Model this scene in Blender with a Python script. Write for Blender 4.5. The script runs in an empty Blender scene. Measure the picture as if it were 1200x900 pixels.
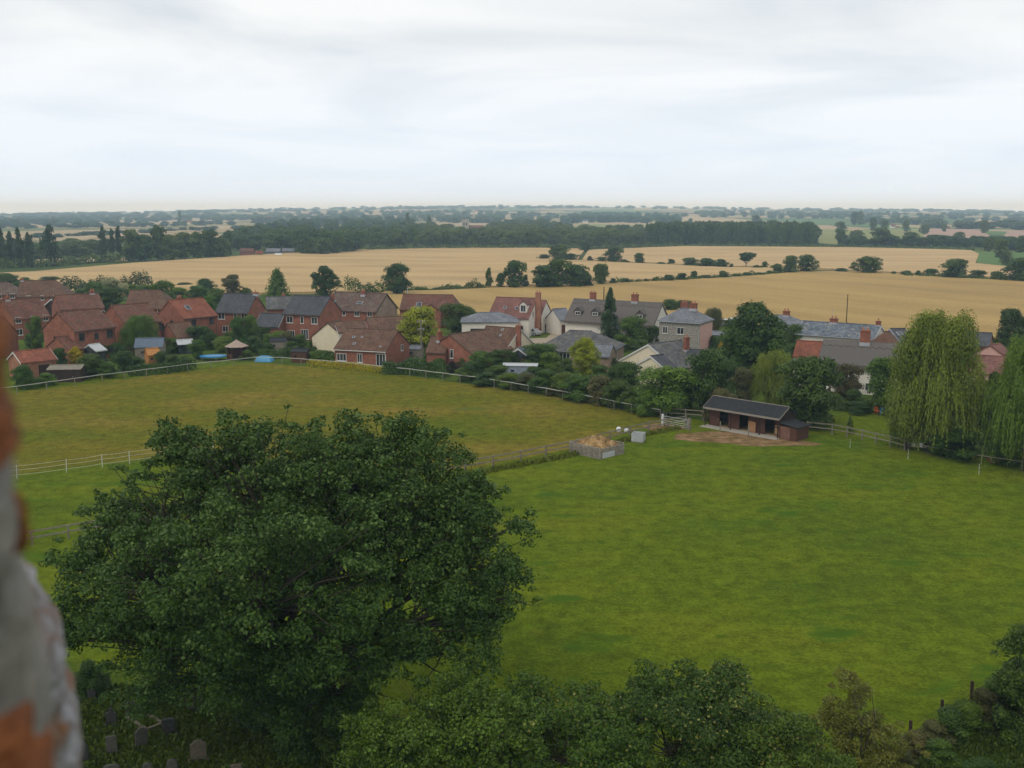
import bpy, bmesh, math, random
import numpy as np
from mathutils import Vector, Matrix
from mathutils.geometry import tessellate_polygon

R = math.radians
SC = bpy.context.scene
COL = SC.collection
rnd = random.Random(11)

# ------------------------------------------------------------------ camera
F = 1177.0                    # focal length in pixels of the 1200 wide photograph
HC = 24.5                     # the camera stands on a church tower
PITCH = math.atan(204.0 / F)
cam_d = bpy.data.cameras.new('camera')
cam_d.sensor_width = 36.0
cam_d.lens = 36.0 * F / 1200.0
cam_d.clip_start = 0.05
cam_d.clip_end = 40000.0
cam_d.dof.use_dof = True
cam_d.dof.focus_distance = 110.0
cam_d.dof.aperture_fstop = 3.0
cam = bpy.data.objects.new('camera', cam_d)
COL.objects.link(cam)
cam.location = (0, 0, HC)
cam.rotation_euler = (math.pi / 2 - PITCH, 0, 0)
SC.camera = cam

# ------------------------------------------------------------------ sky and sun
SUN_EL, SUN_AZ = R(52), R(215)      # behind the camera and to the left, veiled by cloud
w = bpy.data.worlds.new('World')
SC.world = w
w.use_nodes = True
nt = w.node_tree
nt.nodes.clear()
def N(tree, kind, **kw):
    n = tree.nodes.new(kind)
    for k, v in kw.items():
        setattr(n, k, v)
    return n
out = N(nt, 'ShaderNodeOutputWorld')
sky = N(nt, 'ShaderNodeTexSky', sky_type='NISHITA')
sky.sun_disc = False
sky.sun_elevation = SUN_EL
sky.sun_rotation = SUN_AZ
sky.altitude = 50
sky.air_density = 1.0
sky.dust_density = 3.0
bg1 = N(nt, 'ShaderNodeBackground')
bg1.inputs['Strength'].default_value = 0.11
nt.links.new(sky.outputs[0], bg1.inputs['Color'])
tc = N(nt, 'ShaderNodeTexCoord')
sep = N(nt, 'ShaderNodeSeparateXYZ')
nt.links.new(tc.outputs['Generated'], sep.inputs[0])
mx = N(nt, 'ShaderNodeMath', operation='MAXIMUM'); mx.inputs[1].default_value = 0.0
nt.links.new(sep.outputs['Z'], mx.inputs[0])
ad = N(nt, 'ShaderNodeMath', operation='ADD'); ad.inputs[1].default_value = 0.10
nt.links.new(mx.outputs[0], ad.inputs[0])
dx = N(nt, 'ShaderNodeMath', operation='DIVIDE')
dy = N(nt, 'ShaderNodeMath', operation='DIVIDE')
nt.links.new(sep.outputs['X'], dx.inputs[0]); nt.links.new(ad.outputs[0], dx.inputs[1])
nt.links.new(sep.outputs['Y'], dy.inputs[0]); nt.links.new(ad.outputs[0], dy.inputs[1])
cmb = N(nt, 'ShaderNodeCombineXYZ')
nt.links.new(dx.outputs[0], cmb.inputs[0]); nt.links.new(dy.outputs[0], cmb.inputs[1])
nz = N(nt, 'ShaderNodeTexNoise')
nz.inputs['Scale'].default_value = 0.62
nz.inputs['Detail'].default_value = 5.0
nz.inputs['Roughness'].default_value = 0.5
nz.inputs['Distortion'].default_value = 0.6
nt.links.new(cmb.outputs[0], nz.inputs['Vector'])
cr = N(nt, 'ShaderNodeValToRGB')
cr.color_ramp.elements[0].position = 0.34; cr.color_ramp.elements[0].color = (0.71, 0.765, 0.815, 1)
cr.color_ramp.elements[1].position = 0.58; cr.color_ramp.elements[1].color = (0.97, 0.985, 0.985, 1)
nt.links.new(nz.outputs['Fac'], cr.inputs[0])
# the overcast thins to a paler band low down
lowr = N(nt, 'ShaderNodeValToRGB')
lowr.color_ramp.elements[0].position = 0.0; lowr.color_ramp.elements[0].color = (1, 1, 1, 1)
lowr.color_ramp.elements[1].position = 0.16; lowr.color_ramp.elements[1].color = (0, 0, 0, 1)
nt.links.new(mx.outputs[0], lowr.inputs[0])
mixc = N(nt, 'ShaderNodeMixRGB')
mixc.inputs['Color2'].default_value = (0.86, 0.965, 1.10, 1)
nt.links.new(lowr.outputs[0], mixc.inputs['Fac'])
nt.links.new(cr.outputs[0], mixc.inputs['Color1'])
bg2 = N(nt, 'ShaderNodeBackground')
bg2.inputs['Strength'].default_value = 1.05
nt.links.new(mixc.outputs[0], bg2.inputs['Color'])
ms = N(nt, 'ShaderNodeMixShader'); ms.inputs[0].default_value = 0.93
nt.links.new(bg1.outputs[0], ms.inputs[1]); nt.links.new(bg2.outputs[0], ms.inputs[2])
nt.links.new(ms.outputs[0], out.inputs['Surface'])

sd = bpy.data.lights.new('sun', 'SUN')
sd.energy = 1.0
sd.angle = R(25)
sd.color = (1.0, 0.95, 0.87)
so = bpy.data.objects.new('sun', sd)
COL.objects.link(so)
sdir = Vector((math.sin(SUN_AZ) * math.cos(SUN_EL), math.cos(SUN_AZ) * math.cos(SUN_EL), math.sin(SUN_EL)))
so.rotation_euler = sdir.to_track_quat('Z', 'Y').to_euler()
so.location = (0, 0, 60)

vs = SC.view_settings
vs.view_transform = 'Standard'
vs.look = 'None'
vs.exposure = 0.0
vs.gamma = 1.0
vs.use_curve_mapping = False
SC.cycles.max_bounces = 6
SC.cycles.diffuse_bounces = 3
SC.cycles.glossy_bounces = 2
SC.cycles.transmission_bounces = 4
SC.cycles.volume_bounces = 2
SC.cycles.transparent_max_bounces = 8
SC.cycles.use_denoising = True

# ------------------------------------------------------------------ pixel <-> place
CP, SP = math.cos(PITCH), math.sin(PITCH)
def ray(px, py):
    u, v = (px - 600) / F, -(py - 450) / F
    return Vector((u, CP + v * SP, -SP + v * CP))
def at(px, py, z=0.0):
    d = ray(px, py)
    t = (z - HC) / d.z
    return Vector((d.x * t, d.y * t, z))
SKY_PX = [(-600, 0), (0, 2), (150, 8), (300, 22), (450, 32), (600, 38), (750, 36), (900, 26), (1050, 20), (1200, 12), (1800, 6)]
def interp(tab, x):
    if x <= tab[0][0]: return tab[0][1]
    for (a, b), (c, d) in zip(tab, tab[1:]):
        if x <= c: return b + (d - b) * (x - a) / (c - a)
    return tab[-1][1]
def terr(x, y):
    D = math.hypot(x, y)
    if D < 900: return 0.0
    t = min(1.0, (D - 900) / 4300); t = t * t * (3 - 2 * t)
    px = 600 + F * x / y if y > 50 else (1800 if x > 0 else -600)
    A = interp(SKY_PX, px)
    und = 3.0 * math.sin(x / 610 + y / 900) * math.sin(y / 480 - x / 1300) * min(1, (D - 900) / 1200)
    return A * t + und - max(0.0, D - 5500) * 0.006
def atT(px, py):
    """point of the terrain seen at a pixel"""
    d = ray(px, py)
    p = at(px, py) if d.z < -1e-4 else None
    if p is not None and math.hypot(p.x, p.y) < 880: return p
    D = 850.0
    while D < 7300:
        t = D / math.hypot(d.x, d.y)
        if HC + d.z * t <= terr(d.x * t, d.y * t):
            return Vector((d.x * t, d.y * t, terr(d.x * t, d.y * t)))
        D *= 1.006
    t = 6500 / math.hypot(d.x, d.y)
    return Vector((d.x * t, d.y * t, terr(d.x * t, d.y * t)))
def ztop(P, px, py):
    d = ray(px, py)
    return HC + d.z / d.y * P.y
def depth(P):
    return P.y * CP - (P.z - HC) * SP
def m_per_px(P):
    return depth(P) / F

# ------------------------------------------------------------------ materials
def new_mat(name):
    m = bpy.data.materials.new(name); m.use_nodes = True
    t = m.node_tree; t.nodes.clear()
    o = N(t, 'ShaderNodeOutputMaterial'); b = N(t, 'ShaderNodeBsdfPrincipled')
    t.links.new(b.outputs[0], o.inputs[0])
    return m, t, b, o
def mul(c, k): return (c[0] * k, c[1] * k, c[2] * k, 1)
def ramp(t, src, stops):
    r = N(t, 'ShaderNodeValToRGB')
    e = r.color_ramp.elements
    while len(e) < len(stops): e.new(0.5)
    for el, (p, c) in zip(e, stops):
        el.position = p; el.color = (c[0], c[1], c[2], 1)
    t.links.new(src, r.inputs[0])
    return r
def noise(t, scale, detail=4, rough=0.55, vec=None, coord='Object', stretch=None):
    if vec is None:
        c = N(t, 'ShaderNodeTexCoord'); vec = c.outputs[coord]
        if stretch:
            mp = N(t, 'ShaderNodeMapping'); mp.inputs['Scale'].default_value = stretch[:3]
            if len(stretch) > 3: mp.inputs['Rotation'].default_value = (0, 0, stretch[3])
            t.links.new(vec, mp.inputs[0]); vec = mp.outputs[0]
    n = N(t, 'ShaderNodeTexNoise')
    n.inputs['Scale'].default_value = scale; n.inputs['Detail'].default_value = detail; n.inputs['Roughness'].default_value = rough
    t.links.new(vec, n.inputs['Vector'])
    return n
def mix(t, a, b, fac, mode='MIX'):
    m = N(t, 'ShaderNodeMixRGB', blend_type=mode)
    for i, v in ((0, fac), (1, a), (2, b)):
        if hasattr(v, 'links'): t.links.new(v, m.inputs[i])
        elif i == 0: m.inputs[0].default_value = v
        else: m.inputs[i].default_value = (v[0], v[1], v[2], 1)
    return m.outputs[0]
def bump(t, b, src, strength, dist=0.05):
    bp = N(t, 'ShaderNodeBump'); bp.inputs['Strength'].default_value = strength; bp.inputs['Distance'].default_value = dist
    t.links.new(src, bp.inputs['Height']); t.links.new(bp.outputs[0], b.inputs['Normal'])
MATS = {}
def plain(name, c, rough=0.7, var=0.25, scale=2.0, bmp=0.15, spec=0.3, coord='Object', stretch=None, metal=0.0):
    if name in MATS: return MATS[name]
    m, t, b, o = new_mat(name)
    n = noise(t, scale, 5, 0.6, coord=coord, stretch=stretch)
    r = ramp(t, n.outputs['Fac'], [(0.3, mul(c, 1 - var)), (0.55, c), (0.75, mul(c, 1 + var))])
    t.links.new(r.outputs[0], b.inputs['Base Color'])
    b.inputs['Roughness'].default_value = rough
    b.inputs['Specular IOR Level'].default_value = spec
    b.inputs['Metallic'].default_value = metal
    if bmp: bump(t, b, n.outputs['Fac'], bmp)
    MATS[name] = m
    return m
def brick_mat(name, c1, c2, mortar, weather=0.3):
    if name in MATS: return MATS[name]
    m, t, b, o = new_mat(name)
    c = N(t, 'ShaderNodeTexCoord')
    sp = N(t, 'ShaderNodeSeparateXYZ'); t.links.new(c.outputs['Object'], sp.inputs[0])
    a = N(t, 'ShaderNodeMath', operation='ADD'); t.links.new(sp.outputs[0], a.inputs[0]); t.links.new(sp.outputs[1], a.inputs[1])
    cb = N(t, 'ShaderNodeCombineXYZ'); t.links.new(a.outputs[0], cb.inputs[0]); t.links.new(sp.outputs[2], cb.inputs[1])
    br = N(t, 'ShaderNodeTexBrick')
    br.inputs['Scale'].default_value = 1.0
    br.inputs['Brick Width'].default_value = 0.225; br.inputs['Row Height'].default_value = 0.075; br.inputs['Mortar Size'].default_value = 0.008
    br.inputs['Color1'].default_value = mul(c1, 1); br.inputs['Color2'].default_value = mul(c2, 1); br.inputs['Mortar'].default_value = mul(mortar, 1)
    t.links.new(cb.outputs[0], br.inputs['Vector'])
    n = noise(t, 0.9, 6, 0.65)
    r = ramp(t, n.outputs['Fac'], [(0.3, (1 - weather,) * 3), (0.7, (1.15,) * 3)])
    n2 = noise(t, 5.0, 3, 0.6)
    r2 = ramp(t, n2.outputs['Fac'], [(0.3, (0.78,) * 3), (0.7, (1.15,) * 3)])
    col = mix(t, br.outputs['Color'], r.outputs[0], 1.0, 'MULTIPLY')
    col = mix(t, col, r2.outputs[0], 1.0, 'MULTIPLY')
    t.links.new(col, b.inputs['Base Color'])
    b.inputs['Roughness'].default_value = 0.85
    b.inputs['Specular IOR Level'].default_value = 0.2
    bump(t, b, br.outputs['Fac'], -0.3, 0.01)
    MATS[name] = m
    return m
def roof_mat(name, c, var=0.35, moss=None, course=0.30, rough=0.8, tile_w=0.25):
    """tiles or slates in courses that follow the slope (local z picks the course)"""
    if name in MATS: return MATS[name]
    m, t, b, o = new_mat(name)
    cc = N(t, 'ShaderNodeTexCoord')
    sp = N(t, 'ShaderNodeSeparateXYZ'); t.links.new(cc.outputs['Object'], sp.inputs[0])
    cb = N(t, 'ShaderNodeCombineXYZ'); t.links.new(sp.outputs[0], cb.inputs[0]); t.links.new(sp.outputs[2], cb.inputs[1])
    br = N(t, 'ShaderNodeTexBrick')
    br.inputs['Brick Width'].default_value = tile_w; br.inputs['Row Height'].default_value = course * 0.6; br.inputs['Mortar Size'].default_value = 0.012
    br.inputs['Scale'].default_value = 1.0
    br.inputs['Color1'].default_value = mul(c, 1 - var * 0.7); br.inputs['Color2'].default_value = mul(c, 1 + var * 0.7); br.inputs['Mortar'].default_value = mul(c, 0.45)
    t.links.new(cb.outputs[0], br.inputs['Vector'])
    n = noise(t, 0.55, 6, 0.65)
    r = ramp(t, n.outputs['Fac'], [(0.28, (0.55,) * 3), (0.5, (0.95,) * 3), (0.72, (1.3,) * 3)])
    n2 = noise(t, 3.5, 4, 0.7)
    r2 = ramp(t, n2.outputs['Fac'], [(0.3, (0.7,) * 3), (0.7, (1.25,) * 3)])
    col = mix(t, br.outputs['Color'], r.outputs[0], 1.0, 'MULTIPLY')
    col = mix(t, col, r2.outputs[0], 1.0, 'MULTIPLY')
    if moss:
        n3 = noise(t, 0.9, 6, 0.7, stretch=(1, 1, 0.5))
        r3 = ramp(t, n3.outputs['Fac'], [(0.5, (0, 0, 0)), (0.68, (0.8, 0.8, 0.8))])
        col = mix(t, col, moss, r3.outputs[0])
    t.links.new(col, b.inputs['Base Color'])
    b.inputs['Roughness'].default_value = rough
    b.inputs['Specular IOR Level'].default_value = 0.25
    bump(t, b, br.outputs['Fac'], -0.5, 0.02)
    MATS[name] = m
    return m
def leaf_mat(name, dark, light, trans=0.22, hue=0.12):
    if name in MATS: return MATS[name]
    m, t, b, o = new_mat(name)
    at_ = N(t, 'ShaderNodeAttribute', attribute_name='tint')
    oi = N(t, 'ShaderNodeObjectInfo')
    n = noise(t, 0.45, 3, 0.6, coord='Object')
    s = N(t, 'ShaderNodeMath', operation='MULTIPLY_ADD'); s.inputs[1].default_value = 0.75; 
    t.links.new(at_.outputs['Fac'], s.inputs[0])
    n_s = N(t, 'ShaderNodeMath', operation='MULTIPLY'); n_s.inputs[1].default_value = 0.25
    t.links.new(oi.outputs['Random'], n_s.inputs[0]); t.links.new(n_s.outputs[0], s.inputs[2])
    r = ramp(t, s.outputs[0], [(0.05, dark), (0.95, light)])
    hs = N(t, 'ShaderNodeHueSaturation')
    hm_ = N(t, 'ShaderNodeMath', operation='MULTIPLY_ADD'); hm_.inputs[1].default_value = -0.032; hm_.inputs[2].default_value = 0.517
    t.links.new(oi.outputs['Random'], hm_.inputs[0]); t.links.new(hm_.outputs[0], hs.inputs['Hue'])
    hs.inputs['Saturation'].default_value = 1.05
    t.links.new(r.outputs[0], hs.inputs['Color'])
    col = hs.outputs['Color']
    t.links.new(col, b.inputs['Base Color'])
    b.inputs['Roughness'].default_value = 0.55
    b.inputs['Specular IOR Level'].default_value = 0.22
    tr = N(t, 'ShaderNodeBsdfTranslucent'); 
    tc_ = mix(t, col, (1.0, 1.0, 0.45), 1.0, 'MULTIPLY')
    t.links.new(tc_, tr.inputs['Color'])
    mxs = N(t, 'ShaderNodeMixShader'); mxs.inputs[0].default_value = trans
    t.links.new(b.outputs[0], mxs.inputs[1]); t.links.new(tr.outputs[0], mxs.inputs[2])
    t.links.new(mxs.outputs[0], o.inputs[0])
    MATS[name] = m
    return m

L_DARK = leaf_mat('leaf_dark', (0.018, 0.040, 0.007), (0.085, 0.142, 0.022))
L_MID = leaf_mat('leaf_mid', (0.030, 0.064, 0.009), (0.120, 0.195, 0.026))
L_LIGHT = leaf_mat('leaf_light', (0.050, 0.100, 0.012), (0.175, 0.260, 0.036))
L_YEL = leaf_mat('leaf_yellow', (0.130, 0.165, 0.010), (0.360, 0.385, 0.030))
L_GOLD = leaf_mat('leaf_gold', (0.200, 0.150, 0.010), (0.500, 0.390, 0.030))
L_PURP = leaf_mat('leaf_purple', (0.014, 0.008, 0.010), (0.050, 0.024, 0.028))
L_RUST = leaf_mat('leaf_rust', (0.030, 0.034, 0.010), (0.110, 0.095, 0.030))
L_BLUE = leaf_mat('leaf_conifer', (0.012, 0.030, 0.010), (0.060, 0.104, 0.030))
L_WIL = leaf_mat('leaf_willow', (0.060, 0.095, 0.010), (0.275, 0.325, 0.055), trans=0.3)
L_PALE = leaf_mat('leaf_blossom', (0.10, 0.13, 0.05), (0.50, 0.47, 0.28))
L_OLIVE = leaf_mat('leaf_olive', (0.040, 0.050, 0.014), (0.145, 0.140, 0.045))
L_BIG = leaf_mat('leaf_ash', (0.016, 0.040, 0.006), (0.092, 0.150, 0.026))
L_WOOD = leaf_mat('leaf_far_haze', (0.014, 0.040, 0.010), (0.125, 0.180, 0.042))  # paler, bluer leaf colour with the distance haze painted in
L_SHRUB = leaf_mat('leaf_shrub', (0.022, 0.048, 0.007), (0.125, 0.190, 0.024))
L_ASHT = leaf_mat('leaf_ash_young', (0.040, 0.070, 0.014), (0.140, 0.200, 0.050))
L_LARCH = leaf_mat('leaf_larch', (0.040, 0.055, 0.008), (0.170, 0.180, 0.030))
L_TIP = leaf_mat('leaf_tip', (0.055, 0.068, 0.012), (0.260, 0.255, 0.065))
BARK_SHADE = plain('bark_shaded', (0.045, 0.038, 0.028), 0.9, 0.4, 6.0, 0.5, 0.1)  # crown shade put into the bark colour of the near trees
BARK = plain('bark', (0.075, 0.060, 0.045), 0.9, 0.4, 6.0, 0.5, 0.1)

BRICK = brick_mat('brick_red', (0.31, 0.090, 0.046), (0.23, 0.066, 0.036), (0.26, 0.18, 0.14))
BRICK_O = brick_mat('brick_orange', (0.38, 0.145, 0.075), (0.29, 0.10, 0.055), (0.32, 0.24, 0.18))
BRICK_B = brick_mat('brick_buff', (0.30, 0.20, 0.14), (0.24, 0.155, 0.11), (0.32, 0.27, 0.22))
CREAM = plain('render_cream', (0.66, 0.57, 0.42), 0.85, 0.07, 1.2, 0.05, 0.2)
WHITE = plain('render_white', (0.66, 0.61, 0.54), 0.8, 0.07, 1.2, 0.05, 0.2)
PINK = plain('render_pink', (0.55, 0.33, 0.28), 0.85, 0.1, 1.2, 0.05, 0.2)
FLINT = plain('flint', (0.30, 0.275, 0.24), 0.8, 0.75, 5.0, 0.4, 0.25)
T_RED = roof_mat('tile_red', (0.142, 0.058, 0.037), moss=(0.12, 0.085, 0.06))
T_BRN = roof_mat('tile_brown', (0.120, 0.060, 0.037), moss=(0.12, 0.09, 0.055))
T_ORG = roof_mat('tile_orange', (0.225, 0.075, 0.042), var=0.25)
T_OLD = roof_mat('tile_old', (0.118, 0.072, 0.055), moss=(0.13, 0.12, 0.09), var=0.5)
T_PINK = roof_mat('tile_pink', (0.190, 0.085, 0.068), var=0.25)
SLATE = roof_mat('slate', (0.056, 0.058, 0.066), var=0.3, tile_w=0.3, rough=0.6)
SLATE_L = roof_mat('slate_light', (0.155, 0.165, 0.185), var=0.25, tile_w=0.3, rough=0.6)
SLATE_O = roof_mat('slate_old', (0.095, 0.095, 0.097), var=0.4, moss=(0.17, 0.15, 0.11), tile_w=0.3)
SLATE_B = roof_mat('slate_blue', (0.12, 0.14, 0.17), var=0.5, tile_w=0.4, moss=(0.26, 0.25, 0.22))
THATCH = plain('thatch', (0.128, 0.112, 0.102), 0.95, 0.35, 3.0, 0.6, 0.1, stretch=(3, 3, 0.6))
THATCH_D = plain('thatch_grey', (0.120, 0.108, 0.098), 0.95, 0.35, 3.0, 0.6, 0.1, stretch=(3, 3, 0.6))
TRIM = plain('paint_white', (0.58, 0.57, 0.54), 0.5, 0.06, 1.5, 0.0)
TRIM_D = plain('paint_brown', (0.09, 0.06, 0.045), 0.6, 0.2, 2, 0.0)
LEAD = plain('lead', (0.36, 0.38, 0.41), 0.5, 0.15, 2, 0.05)
POT = plain('terracotta', (0.42, 0.19, 0.10), 0.8, 0.2, 5, 0.1)
WOOD_G = plain('wood_grey', (0.21, 0.185, 0.145), 0.85, 0.35, 4, 0.3, 0.15)
WOOD_P = plain('wood_silver', (0.29, 0.26, 0.215), 0.85, 0.35, 5, 0.3, 0.15)
WOOD_D = plain('wood_dark', (0.042, 0.024, 0.018), 0.75, 0.4, 4, 0.3, 0.2, stretch=(1, 1, 6))
WOOD_R = plain('wood_redbrown', (0.095, 0.042, 0.027), 0.8, 0.35, 3, 0.3, 0.2, stretch=(6, 6, 1))
WOOD_L = plain('wood_pale', (0.30, 0.19, 0.105), 0.8, 0.35, 4, 0.3, 0.2)
WOOD_T = plain('wood_tan', (0.34, 0.18, 0.085), 0.8, 0.3, 4, 0.2, 0.2)
WOOD_O = plain('wood_orange', (0.42, 0.19, 0.06), 0.75, 0.3, 4, 0.2, 0.2)
FELT = plain('felt_black', (0.030, 0.031, 0.034), 0.9, 0.3, 3, 0.2, 0.15)
FELT_B = plain('felt_blue', (0.10, 0.13, 0.17), 0.85, 0.2, 3, 0.1)
CONC = plain('concrete', (0.34, 0.31, 0.26), 0.9, 0.2, 2, 0.2, 0.15)
STEEL = plain('galvanised', (0.42, 0.43, 0.42), 0.45, 0.15, 5, 0.05, 0.5, metal=0.3)
TAPE = plain('fence_tape', (0.62, 0.62, 0.58), 0.6, 0.1, 3, 0.0)
TAPE2 = plain('fence_tape_dull', (0.46, 0.46, 0.40), 0.7, 0.15, 3, 0.0)
PLAST_G = plain('plastic_grey', (0.42, 0.43, 0.44), 0.6, 0.12, 3, 0.0)
PLAST_W = plain('plastic_white', (0.62, 0.64, 0.66), 0.5, 0.1, 3, 0.0)
PLAST_B = plain('plastic_blue', (0.03, 0.22, 0.50), 0.4, 0.25, 3, 0.0, 0.4)
PLAST_C = plain('plastic_cyan', (0.05, 0.24, 0.42), 0.4, 0.25, 3, 0.0, 0.4)
def glass_mat():
    m, t, b, o = new_mat('window_glass')
    n = noise(t, 0.7, 2)
    r = ramp(t, n.outputs['Fac'], [(0.4, (0.012, 0.014, 0.016)), (0.65, (0.055, 0.06, 0.065))])
    t.links.new(r.outputs[0], b.inputs['Base Color'])
    b.inputs['Roughness'].default_value = 0.08
    b.inputs['Specular IOR Level'].default_value = 0.6
    return m
GLASS = glass_mat()

# ------------------------------------------------------------------ mesh helpers
class MB:
    def __init__(self): self.v, self.f = [], []
    def add(self, vs, fs, M=None):
        n = len(self.v)
        for p in vs:
            p = Vector(p)
            self.v.append(tuple(M @ p) if M else tuple(p))
        for f in fs: self.f.append([i + n for i in f])
        return self
    def box(self, x0, x1, y0, y1, z0, z1, M=None):
        return self.add([(x0, y0, z0), (x1, y0, z0), (x1, y1, z0), (x0, y1, z0), (x0, y0, z1), (x1, y0, z1), (x1, y1, z1), (x0, y1, z1)],
                        [(0, 3, 2, 1), (4, 5, 6, 7), (0, 1, 5, 4), (1, 2, 6, 5), (2, 3, 7, 6), (3, 0, 4, 7)], M)
    def tube(self, p0, p1, r0, r1=None, n=8, caps=True):
        p0, p1 = Vector(p0), Vector(p1); r1 = r0 if r1 is None else r1
        d = p1 - p0
        if d.length < 1e-6: return self
        q = d.to_track_quat('Z', 'Y')
        vs = []
        for p, r in ((p0, r0), (p1, r1)):
            for k in range(n):
                a = 2 * math.pi * k / n
                vs.append(p + q @ Vector((r * math.cos(a), r * math.sin(a), 0)))
        fs = [(k, (k + 1) % n, n + (k + 1) % n, n + k) for k in range(n)]
        if caps: fs += [tuple(range(n - 1, -1, -1)), tuple(range(n, 2 * n))]
        return self.add(vs, fs)
    def lathe(self, prof, n=12, M=None):
        vs, fs = [], []
        for r, z in prof:
            for k in range(n):
                a = 2 * math.pi * k / n
                vs.append((r * math.cos(a), r * math.sin(a), z))
        for j in range(len(prof) - 1):
            for k in range(n):
                fs.append((j * n + k, j * n + (k + 1) % n, (j + 1) * n + (k + 1) % n, (j + 1) * n + k))
        fs.append(tuple(range(n - 1, -1, -1))); fs.append(tuple(range((len(prof) - 1) * n, len(prof) * n)))
        return self.add(vs, fs, M)
    def prism(self, poly, y0, y1, M=None):
        """polygon in x,z extruded along y"""
        n = len(poly)
        vs = [(x, y0, z) for x, z in poly] + [(x, y1, z) for x, z in poly]
        fs = [tuple(range(n)), tuple(range(2 * n - 1, n - 1, -1))] + [(i, n + i, n + (i + 1) % n, (i + 1) % n) for i in range(n)]
        return self.add(vs, fs, M)
    def mesh(self, name, mat=None):
        me = bpy.data.meshes.new(name)
        me.from_pydata(self.v, [], self.f)
        bm = bmesh.new(); bm.from_mesh(me)
        bmesh.ops.recalc_face_normals(bm, faces=bm.faces)
        bm.to_mesh(me); bm.free()
        if mat: me.materials.append(mat)
        return me
    def build(self, name, mat=None, parent=None, smooth=False):
        return obj(name, self.mesh(name, mat), parent, smooth)
def obj(name, me, parent=None, smooth=False):
    o = bpy.data.objects.new(name, me)
    COL.objects.link(o)
    if parent is not None: o.parent = parent
    if smooth:
        me.polygons.foreach_set('use_smooth', [True] * len(me.polygons))
    return o
def tag(o, label=None, cat=None, group=None, kind=None):
    if label: o['label'] = label
    if cat: o['category'] = cat
    if group: o['group'] = group
    if kind: o['kind'] = kind
    return o
def thing(name, label, cat, loc=(0, 0, 0), rz=0.0, group=None):
    o = bpy.data.objects.new(name, None); COL.objects.link(o)
    o.location = loc; o.rotation_euler = (0, 0, rz)
    o.empty_display_size = 0.5
    return tag(o, label, cat, group)
def rotz(a): return Matrix.Rotation(a, 4, 'Z')

# ------------------------------------------------------------------ ground
def np_mesh(name, V, Q, tint=None, mat=None):
    me = bpy.data.meshes.new(name)
    nv, nq = len(V), len(Q)
    k = Q.shape[1]
    me.vertices.add(nv); me.vertices.foreach_set('co', V.astype(np.float32).ravel())
    me.loops.add(nq * k); me.loops.foreach_set('vertex_index', Q.astype(np.int32).ravel())
    me.polygons.add(nq); me.polygons.foreach_set('loop_start', np.arange(0, nq * k, k, dtype=np.int32))
    if tint is not None:
        a = me.attributes.new('tint', 'FLOAT', 'POINT'); a.data.foreach_set('value', tint.astype(np.float32))
    me.update(calc_edges=True)
    if mat: me.materials.append(mat)
    return me

def farmland_mat():
    m, t, b, o = new_mat('farmland')
    n = noise(t, 0.004, 4, 0.6)
    r = ramp(t, n.outputs['Fac'], [(0.35, (0.035, 0.060, 0.014)), (0.5, (0.06, 0.09, 0.022)), (0.65, (0.10, 0.115, 0.035))])
    n2 = noise(t, 0.35, 5, 0.6)
    r2 = ramp(t, n2.outputs['Fac'], [(0.3, (0.75,) * 3), (0.7, (1.2,) * 3)])
    vc = N(t, 'ShaderNodeTexCoord'); vm = N(t, 'ShaderNodeMapping'); vm.inputs['Scale'].default_value = (1 / 330, 1 / 270, 0); vm.inputs['Rotation'].default_value = (0, 0, .3)
    t.links.new(vc.outputs['Object'], vm.inputs[0])
    vo = N(t, 'ShaderNodeTexVoronoi'); vo.inputs['Scale'].default_value = 1.0; vo.distance = 'MANHATTAN'; t.links.new(vm.outputs[0], vo.inputs['Vector'])
    sv = N(t, 'ShaderNodeSeparateXYZ'); t.links.new(vo.outputs['Color'], sv.inputs[0])
    rv = ramp(t, sv.outputs[0], [(0.0, (0.07, 0.115, 0.03)), (0.3, (0.33, 0.25, 0.14)), (0.55, (0.11, 0.13, 0.04)), (0.7, (0.36, 0.27, 0.155)), (0.9, (0.24, 0.20, 0.09))]); rv.color_ramp.interpolation = 'CONSTANT'
    vl = N(t, 'ShaderNodeVectorMath', operation='LENGTH'); t.links.new(vc.outputs['Object'], vl.inputs[0])
    gt_ = N(t, 'ShaderNodeMath', operation='GREATER_THAN'); gt_.inputs[1].default_value = 900.0; t.links.new(vl.outputs['Value'], gt_.inputs[0])
    r = type('o', (), {'outputs': [mix(t, r.outputs[0], rv.outputs[0], gt_.outputs[0])]})
    t.links.new(mix(t, r.outputs[0], r2.outputs[0], 1.0, 'MULTIPLY'), b.inputs['Base Color'])
    b.inputs['Roughness'].default_value = 0.95; b.inputs['Specular IOR Level'].default_value = 0.05
    return m
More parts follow.
